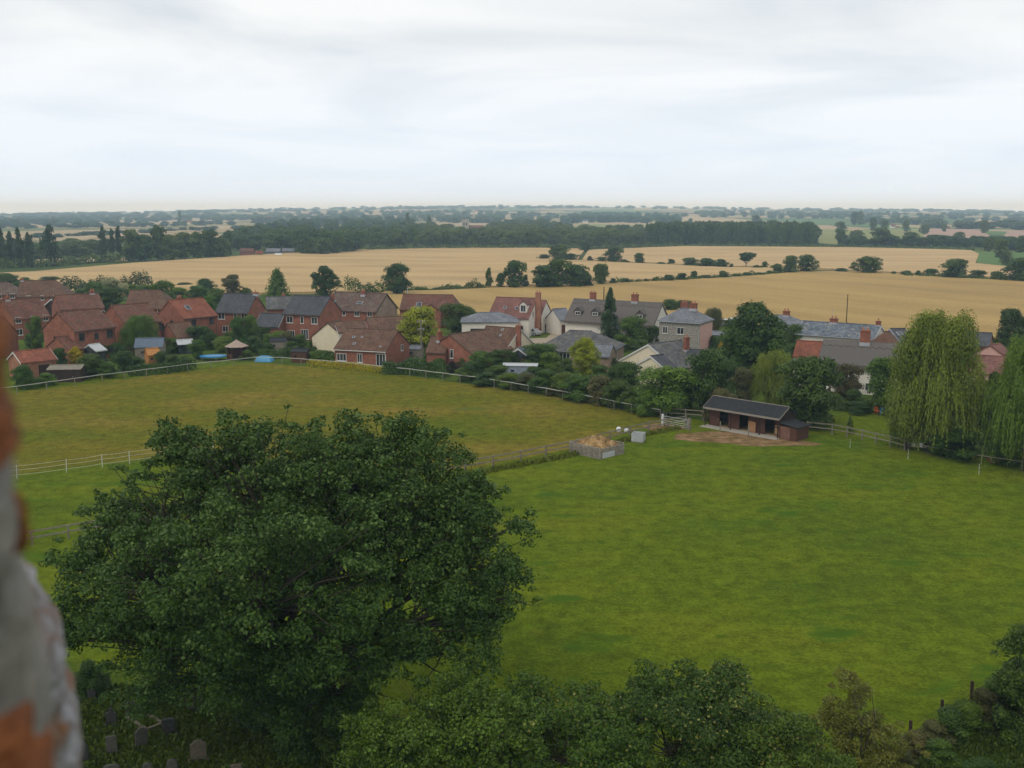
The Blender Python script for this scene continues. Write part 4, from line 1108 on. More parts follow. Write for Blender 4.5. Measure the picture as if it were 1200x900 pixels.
# the scalloped ridges of the two thatches
def scallop(key, L, hr, sl, mat):
    t_, M = HOUSES[key]
    mb = MB(); n = int(L / 0.9)
    for s in (-1, 1):
        for i in range(n):
            x0, x1 = -L / 2 + L * i / n, -L / 2 + L * (i + 1) / n
            pts = [(0.0, 0)] + [(0.75 + 0.28 * math.sin(math.pi * k / 6), k / 6) for k in range(7)]
            vs = [(x0, 0, hr + 0.10), (x1, 0, hr + 0.10)] + [(x0 + (x1 - x0) * f, s * q, hr - q * sl + 0.10) for q, f in pts[1:]]
            vs += [(x, y, z - 0.14) for x, y, z in vs]
            m = len(vs) // 2
            mb.add(vs, [tuple([0] + list(range(2, m)) + [1])] + [(a, a + 1, m + a + 1, m + a) for a in range(2, m - 1)])
    mb.build('thatch_ridge', mat, t_)
for key, y1, y2, x1, x2, hr, wd, ye, ph in (('thatch_long', 350, None, 673, 776, 7.6, 7.4, 378.5, -24), ('thatch_right', 398.5, None, 966, 1058, 6.6, 7.2, 428, -8)):
    mid, yaw, L = ridge_frame(x1, y1, x2, ph, hr)
    E = mid + Vector((math.sin(yaw), -math.cos(yaw), 0)) * (wd / 2 + 0.3)
    he = max(min(ztop(E, (x1 + x2) / 2, ye), hr - 0.9), 2.0)
    scallop(key, L, hr, (hr - he) / (wd / 2 + 0.45), THATCH_D if key == 'thatch_long' else THATCH)

# far church and the roofs that show among the far trees
def far_house(label, px, yb, wpx, hpx, roof, wall, rz=0.0, name='brick_house', group=None):
    P = atT(px, yb); m = m_per_px(P); L = wpx * m * 0.9; H_ = hpx * m
    t_ = thing(name, label, 'house', P, rz, group)
    body(t_, Matrix.Identity(4), L, H_, H_ * 0.55, L * 0.6, roof, wall, th=0.3)
    return t_
P = atT(545.5, 276)
ch = thing('church', 'distant church with pale square tower and red nave roof', 'church', P)
tm = MB().box(-3.4, 3.4, -3.4, 3.4, 0, 14.5)
for s in (-1, 1):
    for k in range(3):
        tm.box(-3.4 + k * 2.6, -3.4 + k * 2.6 + 1.5, s * 3.4 - 0.3 * (s > 0) - 0.0, s * 3.4 + 0.3 * (s < 0), 14.5, 15.6)
tm.build('tower', plain('stone_far', (0.36, 0.32, 0.27), 0.9, 0.15, 1.0, 0.1), ch)
for k in (-1, 1):
    MB().box(k * 1.2 - 0.5, k * 1.2 + 0.5, -3.46, -3.4 - 0.003, 9.5, 12.2).build('belfry_shade_panel', FELT, ch)  # black panels on the wall, painted as the shade inside the openings
put(MB().box(-7, 7, -4, 4, 0, 5.0).build('nave_wall', plain('stone_far', (0.36, 0.32, 0.27))), ch, Matrix.Translation((10.6, 0, 0)))
put(MB().prism([(-4.5, 4.8), (4.5, 4.8), (0, 9.8)], -7.2, 7.2, rotz(math.pi / 2)).build('nave_roof', T_PINK), ch, Matrix.Translation((10.6, 0, 0)))
for (lab, px, yb, wp, hp, rf, wl) in [
    ('long pinkish roofed house left of the far church', 522, 271, 15, 6.5, T_PINK, PINK),
    ('red roofed house among trees at far left of the wood', 290, 299, 17, 8, T_RED, BRICK),
    ('small red gabled house below the wood', 304, 300, 9, 6, T_ORG, BRICK_B),
    ('grey roofed barn below the wood', 321, 298.5, 18, 7.5, SLATE_L, SLATE_L),
    ('white roofed shed at the field edge below the wood', 326.5, 300, 8, 3, TRIM, WHITE),
    ('grey barn roof right of the white shed', 338, 297, 15, 6, SLATE_L, BRICK_B),
    ('pale farmhouse above the wood', 317, 260, 9, 7, T_PINK, WHITE),
    ('tiny pale barn beside a field on the far rise', 686, 261.5, 7, 4, SLATE_L, WHITE),
    ('orange roofed farm on the far left ridge', 221, 262, 10, 3.2, T_ORG, CREAM),
    ('white cottage beyond the green meadow', 1046, 268, 6, 5, T_PINK, WHITE)]:
    far_house(lab, px, yb, wp, hp, rf, wl, rnd.uniform(-0.3, 0.3))
for px, yb in [(30, 256), (62, 259), (110, 258), (232, 258), (295, 257), (333, 253), (520, 251), (560, 249), (735, 252), (777, 258), (940, 256), (1018, 257), (1052, 268), (1072, 263), (1110, 268), (1150, 258), (1168, 266)]:
    far_house('tiny far-off house on the horizon farmland', px, yb, rnd.uniform(4, 8), rnd.uniform(2.4, 3.6), rnd.choice([T_PINK, T_RED, SLATE_L]), rnd.choice([WHITE, CREAM, BRICK_B]), rnd.uniform(-0.4, 0.4), group='tiny far-off houses')

# ------------------------------------------------------------------ fences and gate
def along(P, step):
    """points every step metres along a polyline"""
    res = [(P[0], (P[1] - P[0]).normalized())]
    for a, b in zip(P, P[1:]):
        L = (b - a).length; n = max(1, round(L / step)); d = (b - a) / L
        for i in range(1, n + 1): res.append((a + d * (L * i / n), d))
    return res
def fence(name, label, pts, step, ph, pw, pmat, rails, rmat, rh=0.09, rt=0.04, seed=0, sag=0.0, jit=0.04, roundp=False):
    rr = random.Random(seed)
    P = [at(*p) for p in pts]
    o = P[0].copy()
    t_ = thing(name, label, 'fence', o)
    sp = along(P, step)
    pm = MB().tube((0, 0, -0.25), (0, 0, ph), pw / 2, pw / 2, 7).mesh('post', pmat) if roundp else MB().box(-pw / 2, pw / 2, -pw / 2, pw / 2, -0.25, ph).mesh('post', pmat)
    hs = []
    for q, d in sp:
        c = obj('post', pm, t_)
        c.location = (q.x - o.x, q.y - o.y, 0)
        c.rotation_euler = (rr.uniform(-jit, jit), rr.uniform(-jit, jit), math.atan2(d.y, d.x))
        hs.append(rr.uniform(-0.03, 0.03))
    for z in rails:
        mb = MB()
        for i, ((a, _), (b, _)) in enumerate(zip(sp, sp[1:])):
            d = (b - a).normalized(); nn = Vector((-d.y, d.x, 0))
            off = -nn * (pw / 2 + rt / 2 + 0.002) if nn.dot(Vector((0, 1, 0))) > 0 else nn * (pw / 2 + rt / 2 + 0.002)
            A, B = a - o + off, b - o + off
            segs = 1 if sag == 0 else 4
            for k in range(segs):
                u0, u1 = k / segs, (k + 1) / segs
                z0 = z + (hs[i] * (1 - u0) + hs[i + 1] * u0) - sag * 4 * u0 * (1 - u0); z1 = z + (hs[i] * (1 - u1) + hs[i + 1] * u1) - sag * 4 * u1 * (1 - u1)
                p, q = A.lerp(B, u0), A.lerp(B, u1)
                h2 = nn * rt / 2
                vs = [p - h2 + Vector((0, 0, z0 - rh / 2)), p + h2 + Vector((0, 0, z0 - rh / 2)), p + h2 + Vector((0, 0, z0 + rh / 2)), p - h2 + Vector((0, 0, z0 + rh / 2)),
                      q - h2 + Vector((0, 0, z1 - rh / 2)), q + h2 + Vector((0, 0, z1 - rh / 2)), q + h2 + Vector((0, 0, z1 + rh / 2)), q - h2 + Vector((0, 0, z1 + rh / 2))]
                mb.add(vs, [(0, 3, 2, 1), (4, 5, 6, 7), (0, 1, 5, 4), (1, 2, 6, 5), (2, 3, 7, 6), (3, 0, 4, 7)])
        mb.build('rail', rmat, t_)
    return t_
fence('tape_fence', 'white topped fence curving along the far edge of the meadow below the gardens', [(-60, 471), (20, 462), (120, 448), (220, 435), (300, 426.5), (330, 427), (400, 432), (480, 441), (560, 451), (640, 464.5), (700, 476), (740, 484.5), (774, 491)], 3.6, 1.15, 0.09, WOOD_G, [1.14], TAPE2, 0.085, 0.04, 1, 0.03)
fence('rail_fence', 'weathered two-rail wooden fence crossing from the gateway behind the big tree', [(-150, 662), (38, 639), (160, 617), (300, 592), (420, 571), (545, 553), (610, 541), (668, 529.5), (715, 517), (760, 506), (804, 498)], 2.7, 1.15, 0.13, WOOD_G, [1.08, 0.60], WOOD_G, 0.13, 0.05, 2)
fence('electric_fence', 'white tape fence on pale posts left of the big tree', [(-80, 570), (20, 561), (78, 554), (120, 548), (152, 544), (200, 537), (250, 531)], 4.2, 1.3, 0.07, TAPE2, [1.25, 0.85, 0.40], TAPE2, 0.03, 0.012, 3, 0.05)
fence('rail_fence', 'grey post and rail fence between paddock and garden, right of the stable', [(946, 506), (975, 509), (1010, 516), (1060, 528)], 2.0, 1.2, 0.12, WOOD_G, [1.12, 0.62], WOOD_G, 0.12, 0.05, 4)
fence('rail_fence', 'low rail fence running under the willows at right', [(1062, 528), (1110, 537), (1150, 544), (1200, 551), (1280, 562)], 3.0, 0.95, 0.10, WOOD_G, [0.85], WOOD_G, 0.08, 0.04, 5)
fence('rail_fence', 'short rail fence left of the stable against the dark shrubs', [(762, 487), (781, 489.5), (803, 491), (824, 493)], 2.0, 1.25, 0.13, WOOD_G, [1.15, 0.65], WOOD_G, 0.12, 0.05, 6)
fence('wire_fence', 'dark wooden posts of the wire fence along the bramble bank at lower right', [(1066, 876), (1103, 851), (1138, 828), (1175, 806), (1230, 778)], 4.6, 1.35, 0.16, WOOD_D, [1.15, 0.8, 0.45], WOOD_D, 0.010, 0.010, 7, 0.02, roundp=True)
for i, (px, py) in enumerate([(996, 525), (1064, 538), (1147, 556)]):
    P = at(px, py)
    t_ = thing('fence_stake', ['white stake in the grass below the garden rail fence', 'white stake in front of the brown wooden frame', 'white stake in the grass under the right hand willow'][i], 'stake', P, group='white electric fence stakes')
    MB().tube((0, 0, -0.2), (0, 0, 1.05), 0.03, 0.025, 6).build('rod', TAPE2, t_)
    for z in (0.4, 0.75, 1.0): MB().box(-0.06, 0.06, -0.05, 0.05, z, z + 0.04).build('clip', FELT, t_)

a, b = at(777, 499), at(806, 504)
d = (b - a); L = d.length
gt = thing('field_gate', 'galvanised five-bar field gate between the two fences', 'gate', a, math.atan2(d.y, d.x))
fr = MB()
fr.tube((0.12, 0, 0.2), (0.12, 0, 1.2), 0.03); fr.tube((L - 0.12, 0, 0.2), (L - 0.12, 0, 1.2), 0.03)
fr.tube((0.12, 0.0, 0.22), (L - 0.12, 0.0, 1.15), 0.02)
fr.build('frame', STEEL, gt)
for z in (0.22, 0.42, 0.64, 0.9, 1.18):
    MB().tube((0.15, -0.045, z), (L - 0.15, -0.045, z), 0.028).build('bar', STEEL, gt)
MB().box(L - 0.28, L - 0.16, -0.09, 0.06, 0.9, 0.98).build('latch', FELT, gt)
for x, s, m_, lab in ((-0.08, 0.2, TAPE, 'pale gatepost'), (L + 0.16, 0.32, WOOD_G, 'thick weathered gatepost')):
    MB().box(x - s / 2, x + s / 2, -s / 2, s / 2, -0.3, 1.35).box(x - s / 2 + .02, x + s / 2 - .02, -s / 2 + .02, s / 2 - .02, 1.35, 1.4).build('gatepost', m_, gt)['label'] = lab

# ------------------------------------------------------------------ stable
STABTRIM = plain('weathered_trim', (0.25, 0.215, 0.18), 0.8, 0.2, 4)
P1, P2 = at(836, 463.5, 3.3), at(925, 477, 3.3)
yaw = math.atan2(P2.y - P1.y, P2.x - P1.x); L = (P2 - P1).length
mid = (P1 + P2) / 2; mid.z = 0
st = thing('stable', 'long dark wooden stable with black felt roof and open half doors', 'stable', mid, yaw)
wd, he, hr = 3.7, 2.35, 3.3
hl = L / 2 - 0.25
# doors stand at these places along the front, as the photograph shows
ops = [(-hl + 2.0, 1.15), (-hl + 4.6, 1.15), (-hl + 7.9, 1.2)]
segs = []; x = -hl
for cx, ww in ops:
    segs.append((x, cx - ww / 2)); x = cx + ww / 2
segs.append((x, hl))
yf = -wd / 2 + 0.75
for i, (a0, b0) in enumerate(segs):
    MB().box(a0, b0, yf, yf + 0.06, 0.06, 2.32).build('front_wall', WOOD_R, st)
bk = MB().box(-hl, hl, wd / 2 - 0.06, wd / 2, 0, 2.2)
bk.build('back_wall', WOOD_D, st)
for s in (-1, 1):
    e = MB().prism([(-wd / 2 + 0.75, 0), (wd / 2 - 0.06, 0), (wd / 2 - 0.06, 2.25), (0, hr - 0.12), (-wd / 2 + 0.75, 2.6)], -s * hl if s < 0 else -hl, (-s * hl if s < 0 else -hl) + 0.06 if s > 0 else -s * hl - 0.06, rotz(math.pi / 2))
    e.build('end_wall', WOOD_D, st)
for x in (-hl + 3.3, -hl + 6.3):
    MB().box(x - 0.03, x + 0.03, yf + 0.065, wd / 2 - 0.065, 0, 2.3).build('stall_partition', WOOD_D, st)
for cx, ww in ops:
    MB().box(cx - ww / 2, cx + ww / 2, yf + 0.0, yf + 0.06, 2.1, 2.32).build('lintel', WOOD_D, st)
hz = [(ops[0], WOOD_R), (ops[1], WOOD_T), (ops[2], WOOD_L)]
for i, ((cx, ww), m_) in enumerate(hz):
    M = Matrix.Translation((cx + ww / 2 + 0.04, yf - 0.03, 0)) @ rotz(R(-14))
    if i == 0: M = Matrix.Translation((cx - ww / 2 - 0.04 - ww, yf - 0.08, 0)) @ rotz(R(2))
    dmb = MB()
    for k in range(6): dmb.box(ww * k / 6 + 0.005, ww * (k + 1) / 6 - 0.005, -0.04, 0, 0.12, 1.32, M)
    dd = dmb.build('half_door', m_, st)
    if i: dd['label'] = 'pale half door standing open'
    for zb_ in (0.25, 1.06): MB().box(0.02, ww - 0.02, -0.062, -0.042, zb_, zb_ + 0.12, M).build('brace', m_ if i < 2 else WOOD_R, dd)
    MB().box(ww - 0.14, ww - 0.04, -0.085, -0.064, 0.86, 0.92, M).build('bolt', STEEL, dd)
rf = MB(); h2 = wd / 2 + 0.15
for s in (-1, 1):
    z0 = he - 0.08 if s < 0 else 2.2
    yy = s * h2
    rf.add([(-L / 2, yy, z0), (L / 2, yy, z0), (L / 2, 0.0 + 0.002 * s, hr), (-L / 2, 0.002 * s, hr), (-L / 2, yy, z0 - 0.07), (L / 2, yy, z0 - 0.07), (L / 2, 0.002 * s, hr - 0.07), (-L / 2, 0.002 * s, hr - 0.07)],
           [(0, 1, 2, 3), (7, 6, 5, 4), (0, 4, 5, 1), (1, 5, 6, 2), (2, 6, 7, 3), (3, 7, 4, 0)])
ro = rf.build('roof', FELT, st)
fa = MB(); fa.box(-L / 2, L / 2, -h2 - 0.035, -h2 - 0.003, he - 0.28, he - 0.06); fa.build('fascia', STABTRIM, ro)
for s in (-1, 1):
    q = [(-h2, he - 0.06), (0, hr + 0.03), (0, hr - 0.14), (-h2, he - 0.23)]
    xs = (s * (L / 2 + 0.003), s * (L / 2 + 0.035))
    bm_ = MB().add([(xs[0], y, z) for y, z in q] + [(xs[1], y, z) for y, z in q], [(0, 1, 2, 3), (7, 6, 5, 4), (0, 4, 5, 1), (1, 5, 6, 2), (2, 6, 7, 3), (3, 7, 4, 0)])
    bm_.build('bargeboard', STABTRIM, ro)
MB().box(-L / 2, L / 2, -0.10, 0.10, hr + 0.004, hr + 0.035).build('ridge_cap', STABTRIM, ro)
for x in (-hl - 0.05, -hl + 3.3, -hl + 7.0, hl):
    MB().box(x - 0.05, x + 0.05, -wd / 2 + 0.02, -wd / 2 + 0.12, 0, he - 0.15).build('canopy_post', WOOD_D, st)
MB().box(-hl - 0.3, hl + 0.2, -wd / 2 - 0.75, -wd / 2 + 0.74, 0.0, 0.07).build('concrete_step', CONC, st)
MB().box(-hl + 0.1, hl - 0.1, yf + 0.07, wd / 2 - 0.08, 0.01, 0.06).build('bedding', plain('straw', (0.36, 0.26, 0.12), 0.95, 0.3, 6, 0.4), st)
# lean-to at its right end
Mx_ = Matrix.Translation((hl + 0.08, -0.35, 0))
ln = MB()
ln.box(0, 2.1, -1.3, -1.24, 0, 1.5, Mx_); ln.box(2.04, 2.1, -1.24, 1.3, 0, 1.4, Mx_); ln.box(0, 2.04, 1.24, 1.3, 0, 1.6, Mx_)
ln.build('lean_to_wall', WOOD_R, st)
MB().add([(0, -1.45, 1.78), (2.3, -1.45, 1.45), (2.3, 1.45, 1.45), (0, 1.45, 1.78), (0, -1.45, 1.85), (2.3, -1.45, 1.52), (2.3, 1.45, 1.52), (0, 1.45, 1.85)],
         [(0, 3, 2, 1), (4, 5, 6, 7), (0, 1, 5, 4), (1, 2, 6, 5), (2, 3, 7, 6), (3, 0, 4, 7)], Mx_).build('lean_to_roof', FELT, st)
MB().box(0.2, 1.3, -1.335, -1.303, 0.05, 1.4, Mx_).build('lean_to_door', plain('wood_faded', (0.17, 0.085, 0.06), 0.8, 0.3, 4), st)
for i, (x, y) in enumerate(((-hl + 3.0, -wd / 2 - 1.5), (hl - 2.6, -wd / 2 - 1.6))):
    W_ = Matrix.Translation(mid) @ rotz(yaw) @ Vector((x, y, 0))
    t_ = thing('tie_post', ['tie post in front of the middle of the stable', 'tie post in front of the right half of the stable'][i], 'post', W_, group='tie posts')
    MB().box(-0.05, 0.05, -0.05, 0.05, -0.2, 1.25).build('post', WOOD_G, t_)
    MB().tube((0, -0.055, 1.05), (0, -0.12, 0.98), 0.015).build('ring', STEEL, t_)

# ------------------------------------------------------------------ muck bin, trough, tubs
c0, c1, c2, c3 = at(667, 530), at(703, 538.5), at(731, 531.5), at(695, 524)
bn = thing('pallet_bin', 'square bin of grey wooden pallets in the paddock', 'bin', c0)
def pallet(parent, a, b, h=1.15):
    d = b - a; n = max(1, round(d.length / 1.2))
    for i in range(n):
        p = a + d * (i / n); q = a + d * ((i + 1) / n); dl = (q - p).length
        M = Matrix.Translation(p - c0) @ rotz(math.atan2(d.y, d.x))
        mb = MB()
        for k in range(6):
            z = 0.02 + k * (h - 0.12) / 5
            mb.box(0.02, dl - 0.02, -0.06, -0.038, z, z + 0.10, M); mb.box(0.02, dl - 0.02, 0.042, 0.062, z, z + 0.10, M)
        for x in (0.02, dl / 2 - 0.05, dl - 0.12): mb.box(x, x + 0.10, -0.036, 0.04, 0, h, M)
        mb.build('pallet', WOOD_P, parent)
pallet(bn, c0, c1); pallet(bn, c1, c2, 1.05); pallet(bn, c3, c2); pallet(bn, c0, c3)
pw_ = MB(); d = (c2 - c1); M = Matrix.Translation(c1 - c0 + d * 0.08) @ rotz(math.atan2(d.y, d.x))
pw_.box(0, d.length * 0.5, -0.10, -0.065, 0.05, 0.62, M).build('white_sheet', PLAST_G, bn)
def heap(name, label, cat, ctr, ax, ay, h, mat, seed, n=26, rough=0.12, z0=0.02):
    g = random.Random(seed)
    V, Fc = [], []
    for i in range(n + 1):
        for j in range(n + 1):
            u, v = 2 * i / n - 1, 2 * j / n - 1
            e = max(0, 1 - max(abs(u), abs(v)) ** 4)
            z = h * (0.72 + 0.28 * (1 - u * u) * (1 - v * v)) * e ** 0.3 + g.uniform(-rough, rough) * (e > 0.05)
            p = ax * (u / 2) + ay * (v / 2)
            V.append((p.x + g.uniform(-.03, .03), p.y + g.uniform(-.03, .03), max(z0, z)))
    for i in range(n):
        for j in range(n):
            a_ = i * (n + 1) + j
            Fc.append((a_, a_ + 1, a_ + n + 2, a_ + n + 1))
    o = obj(name, np_mesh(name, np.array(V), np.array(Fc), mat=mat)); o.location = ctr
    return tag(o, label, cat)
MUCK = grass_mat('straw_muck', [(0.13, 0.075, 0.035), (0.30, 0.19, 0.085), (0.45, 0.32, 0.16)], patch=1.2, fine=4)
heap('muck_heap', 'brown strawy muck heaped inside the pallet bin', 'muck heap', (c0 + c2) / 2 * 0.5 + (c1 + c3) / 2 * 0.5, (c1 - c0) * 0.95, (c3 - c0) * 0.95, 1.62, MUCK, 3, rough=0.2)
P = at(748, 517.5)
tr = thing('water_tank', 'square grey open-topped water tank on the paddock grass', 'water tank', P, R(-20))
s = 0.62
t1 = MB()
for (xa, xb, ya, yb_) in ((-s, s, -s, -s + .05), (-s, s, s - .05, s), (-s, -s + .05, -s + .05, s - .05), (s - .05, s, -s + .05, s - .05)): t1.box(xa, xb, ya, yb_, 0.12, 0.98)
t1.box(-s + .05, s - .05, -s + .05, s - .05, 0.12, 0.2)
t1.build('tank', PLAST_G, tr)
fr = MB()
for z in (0.3, 0.6, 0.92): 
    for k in range(4): 
        M = rotz(k * math.pi / 2); fr.box(-s - .02, s + .02, -s - .03, -s - .003, z - .02, z + .02, M)
fr.build('cage', STEEL, tr)
MB().box(-s, s, -s, s, 0, 0.11).build('pallet_base', WOOD_G, tr)
MB().box(-s + .051, s - .051, -s + .051, s - .051, 0.7, 0.72).build('water', FELT, tr)
for i, (px, py) in enumerate(((725, 506), (734, 506.5))):
    t_ = thing('domed_tub', ['larger white domed tub behind the rail fence', 'smaller white domed tub next to the larger one'][i], 'tub', at(px, py), 0, 'white domed tubs')
    k = (1.0, 0.85)[i]
    MB().lathe([(0.24 * k, 0), (0.28 * k, 0.15 * k), (0.29 * k, 0.3 * k), (0.25 * k, 0.45 * k), (0.16 * k, 0.54 * k), (0.04 * k, 0.58 * k)], 14).build('shell', PLAST_W, t_, True)
    MB().lathe([(0.295 * k, 0.27 * k), (0.305 * k, 0.29 * k), (0.295 * k, 0.31 * k)], 14).build('rim', LEAD, t_)

# ------------------------------------------------------------------ garden buildings, cars, poles
P = at(278, 421)
gz = thing('garden_gazebo', 'six sided wooden summerhouse with pale pointed roof at the garden end', 'gazebo', P, R(15))
n = 6; rr_ = 1.55
for k in range(n):
    a0, a1 = 2 * math.pi * k / n, 2 * math.pi * (k + 1) / n
    p, q = Vector((rr_ * math.cos(a0), rr_ * math.sin(a0), 0)), Vector((rr_ * math.cos(a1), rr_ * math.sin(a1), 0))
    MB().tube(p, p + Vector((0, 0, 2.1)), 0.07, 0.07, 6).build('post', WOOD_R, gz)
    d = (q - p); M = Matrix.Translation(p) @ rotz(math.atan2(d.y, d.x))
    if k != 4: MB().box(0.06, d.length - 0.06, -0.03, 0.03, 0.02, 1.0 if k in (3, 5) else 2.05, M).build('panel', WOOD_R, gz)
    MB().box(0.04, d.length - 0.04, -0.04, 0.04, 2.06, 2.2, M).build('beam', WOOD_R, gz)
MB().lathe([(1.95, 2.14), (1.95, 2.22), (0.9, 2.75), (0.1, 3.25), (0.02, 3.45)], 6).build('roof', plain('shingle_pale', (0.33, 0.25, 0.20), 0.85, 0.25, 4, 0.3), gz)
def shed(name, label, px, yb, w, d, he, hr, rz, wm, rm, cat='shed', extra=None):
    P = at(px, yb)
    t_ = thing(name, label, cat, P, rz)
    body(t_, Matrix.Identity(4), w, hr, he, d, rm, wm, ov=0.15, ovg=0.12, th=0.07, doors=[('f', w * .2, .8, min(1.8, he - .25), wm)], wins=[('f', -w * .22, he * .45, .6, .5)], wtrim=wm)
    return t_
shed('play_house', 'orange wooden playhouse in front of a blue-grey shed roof', 179, 426, 1.9, 1.7, 1.5, 2.5, R(40), WOOD_O, WOOD_O, 'playhouse')
shed('garden_shed', 'blue-grey roofed shed behind the orange playhouse', 177, 419, 4.4, 3.6, 2.0, 3.3, R(10), WOOD_G, FELT_B)
shed('garden_shed', 'small brown shed at the meadow corner, right of the blue heap', 353, 424, 2.6, 2.0, 1.8, 2.2, R(-10), WOOD_R, FELT)
shed('garden_shed', 'grey felt-roofed shed between hedges', 327, 411, 2.7, 2.0, 1.8, 2.3, R(0), WOOD_G, FELT)
shed('garden_shed', 'low dark wooden shed left of the meadow fence', 80, 446, 4.6, 3.0, 1.9, 2.3, R(5), WOOD_D, WOOD_G)
shed('garden_shed', 'green-grey shed beside the wooden pole', 487, 420, 2.4, 1.8, 1.7, 2.2, R(-10), WOOD_G, SLATE_L)
shed('garden_shed', 'pale roofed shed beside the purple bush', 525, 429, 2.8, 2.2, 1.8, 2.2, R(-15), WOOD_G, SLATE_L)
shed('green_house', 'small glass greenhouse among shrubs left of the blue pool', 217, 414, 2.6, 2.0, 1.7, 2.4, R(30), GLASS, PLAST_G, 'greenhouse')
shed('garden_shed', 'long low white-roofed shed among the bushes', 610, 442, 5.0, 2.1, 1.9, 2.05, R(-6), plain('blue_grey_board', (0.25, 0.28, 0.34), 0.7), PLAST_G)
shed('garden_shed', 'grey wooden shed half hidden behind the white-roofed shed', 598, 424, 3.6, 2.4, 1.9, 2.4, R(-10), WOOD_G, WOOD_G)
P = at(250, 422)
pl = thing('trampoline', 'low flat trampoline with blue padded rim beside the gazebo', 'trampoline', P, R(8))
mb = MB(); n = 20; a_, b_ = 2.2, 1.5
ring = [(math.cos(2 * math.pi * k / n), math.sin(2 * math.pi * k / n)) for k in range(n)]
for k in range(n):
    (x0, y0), (x1, y1) = ring[k], ring[(k + 1) % n]
    vs = [(a_ * x0, b_ * y0, .78), (a_ * x1, b_ * y1, .78), (a_ * .82 * x1, b_ * .8 * y1, .82), (a_ * .82 * x0, b_ * .8 * y0, .82), (a_ * x0, b_ * y0, .60), (a_ * x1, b_ * y1, .60), (a_ * .82 * x1, b_ * .8 * y1, .74), (a_ * .82 * x0, b_ * .8 * y0, .74)]
    mb.add(vs, [(0, 1, 2, 3), (7, 6, 5, 4), (0, 4, 5, 1), (2, 6, 7, 3)])
mb.build('padded_rim', PLAST_B, pl)
MB().add([(a_ * .815 * x, b_ * .795 * y, .77) for x, y in ring], [tuple(range(n))]).build('bounce_mat', PLAST_C, pl)
for k in range(0, n, 4):
    MB().tube((a_ * .95 * ring[k][0], b_ * .95 * ring[k][1], 0), (a_ * .95 * ring[k][0], b_ * .95 * ring[k][1], .6), .03, n=6).build('leg', STEEL, pl)
heap('tarpaulin_heap', 'crumpled light blue sheeting heaped at the meadow corner', 'tarpaulin', at(310, 423.5), Vector((2.9, 0, 0)), Vector((0, 2.0, 0)), 0.9, PLAST_C, 8, 16, 0.14)
P = at(494, 421)
def pole(label, px, yb, yt, r=0.13, arms=0, mat=WOOD_G, name='utility_pole', P=None):
    P = P or at(px, yb); h = ztop(P, px, yt)
    t_ = thing(name, label, 'pole', P)
    MB().tube((0, 0, -0.5), (0, 0, h), r, r * 0.7, 8).build('post', mat, t_)
    for k in range(arms):
        z = h - 0.35 - k * 1.3
        x_ = MB().box(-0.7 + k * .15, 0.7 - k * .15, -r - 0.1, -r - 0.002, z, z + 0.12).build('crossarm', WOOD_G, t_)
        for s in (-1, -.4, .4, 1):
            MB().lathe([(.04, 0), (.05, .1), (.03, .2)], 6, Matrix.Translation((s * .6 * (1 - .2 * k), -r - .05, z + .123))).build('insulator', TRIM, x_)
    return t_
pole('grey utility pole with two crossarms beside the yellow tree', 494, 421, 375, 0.15, 2)
pole('dark slim pole rising behind the long thatched roof', 707, 389, 336, 0.13, 0, WOOD_D)
pole('thin dark pole between the thatched cottage and the light green tree', 739, 404, 372, 0.09, 0, WOOD_D)
pole('tall thin pole standing against the wheat behind the slate roofs', 991, 391, 345, 0.11, 0, WOOD_D)
pole('slim aerial pole behind the ridge of the slate house', 974, 391, 361, 0.05, 0, LEAD, name='aerial_pole')
pole('grey lamp-like pole behind the old tiled roof', 478, 367, 337, 0.10, 0, LEAD)
def car(label, px, yb, rz, mat):
    t_ = thing('parked_car', label, 'car', at(px, yb), rz)
    prof = [(-2.1, .35), (-2.12, .75), (-1.95, .92), (-1.5, .98), (-1.0, 1.42), (0.55, 1.45), (1.15, 1.0), (1.95, .86), (2.12, .65), (2.1, .35)]
    MB().prism(prof, -.84, .84).build('body', mat, t_)
    gl = [(-1.38, 1.0), (-.95, 1.36), (.5, 1.39), (.98, 1.02)]
    gm = MB().prism(gl, -.852, -.843).prism(gl, .843, .852)
    gm.build('side_window', GLASS, t_)
    MB().add([(.62, -.7, 1.43), (.62, .7, 1.43), (1.14, .74, 1.03), (1.14, -.74, 1.03)], [(0, 1, 2, 3)]).build('windscreen', GLASS, t_).location.x = 0.02
    for x in (-1.3, 1.3):
        for y in (-.80, .80):
            w_ = MB().lathe([(.31, -.1), (.33, -.06), (.33, .06), (.31, .1)], 12, Matrix.Translation((x, y, .33)) @ Matrix.Rotation(math.pi / 2, 4, 'X')).build('wheel', FELT, t_)
            MB().lathe([(.18, -.105), (.18, .105)], 10, Matrix.Translation((x, y, .33)) @ Matrix.Rotation(math.pi / 2, 4, 'X')).build('rim', STEEL, w_)
    for y in (-.6, .6): MB().box(2.06, 2.125, y - .16, y + .16, .62, .74).build('headlight', PLAST_W, t_)
SILV = plain('car_silver', (0.46, 0.48, 0.50), 0.3, 0.03, 1, 0.0, 0.6, metal=0.5)
CARW = plain('car_white', (0.66, 0.67, 0.68), 0.3, 0.03, 1, 0.0, 0.6)
car('silver car parked on the drive below the cream house', 622, 393, R(150), SILV)
car('pale car parked beyond the flat garage roof', 850, 382, R(20), SILV)
car('white car partly hidden by the dark tree behind the garage', 863, 380, R(15), CARW)
fence('board_fence', 'brown close-boarded fence beside the white garage', [(635, 390), (648, 388), (664, 387)], 1.8, 1.8, 0.1, WOOD_R, [0.3, 0.62, 0.94, 1.26, 1.58], WOOD_R, 0.30, 0.03, 12)
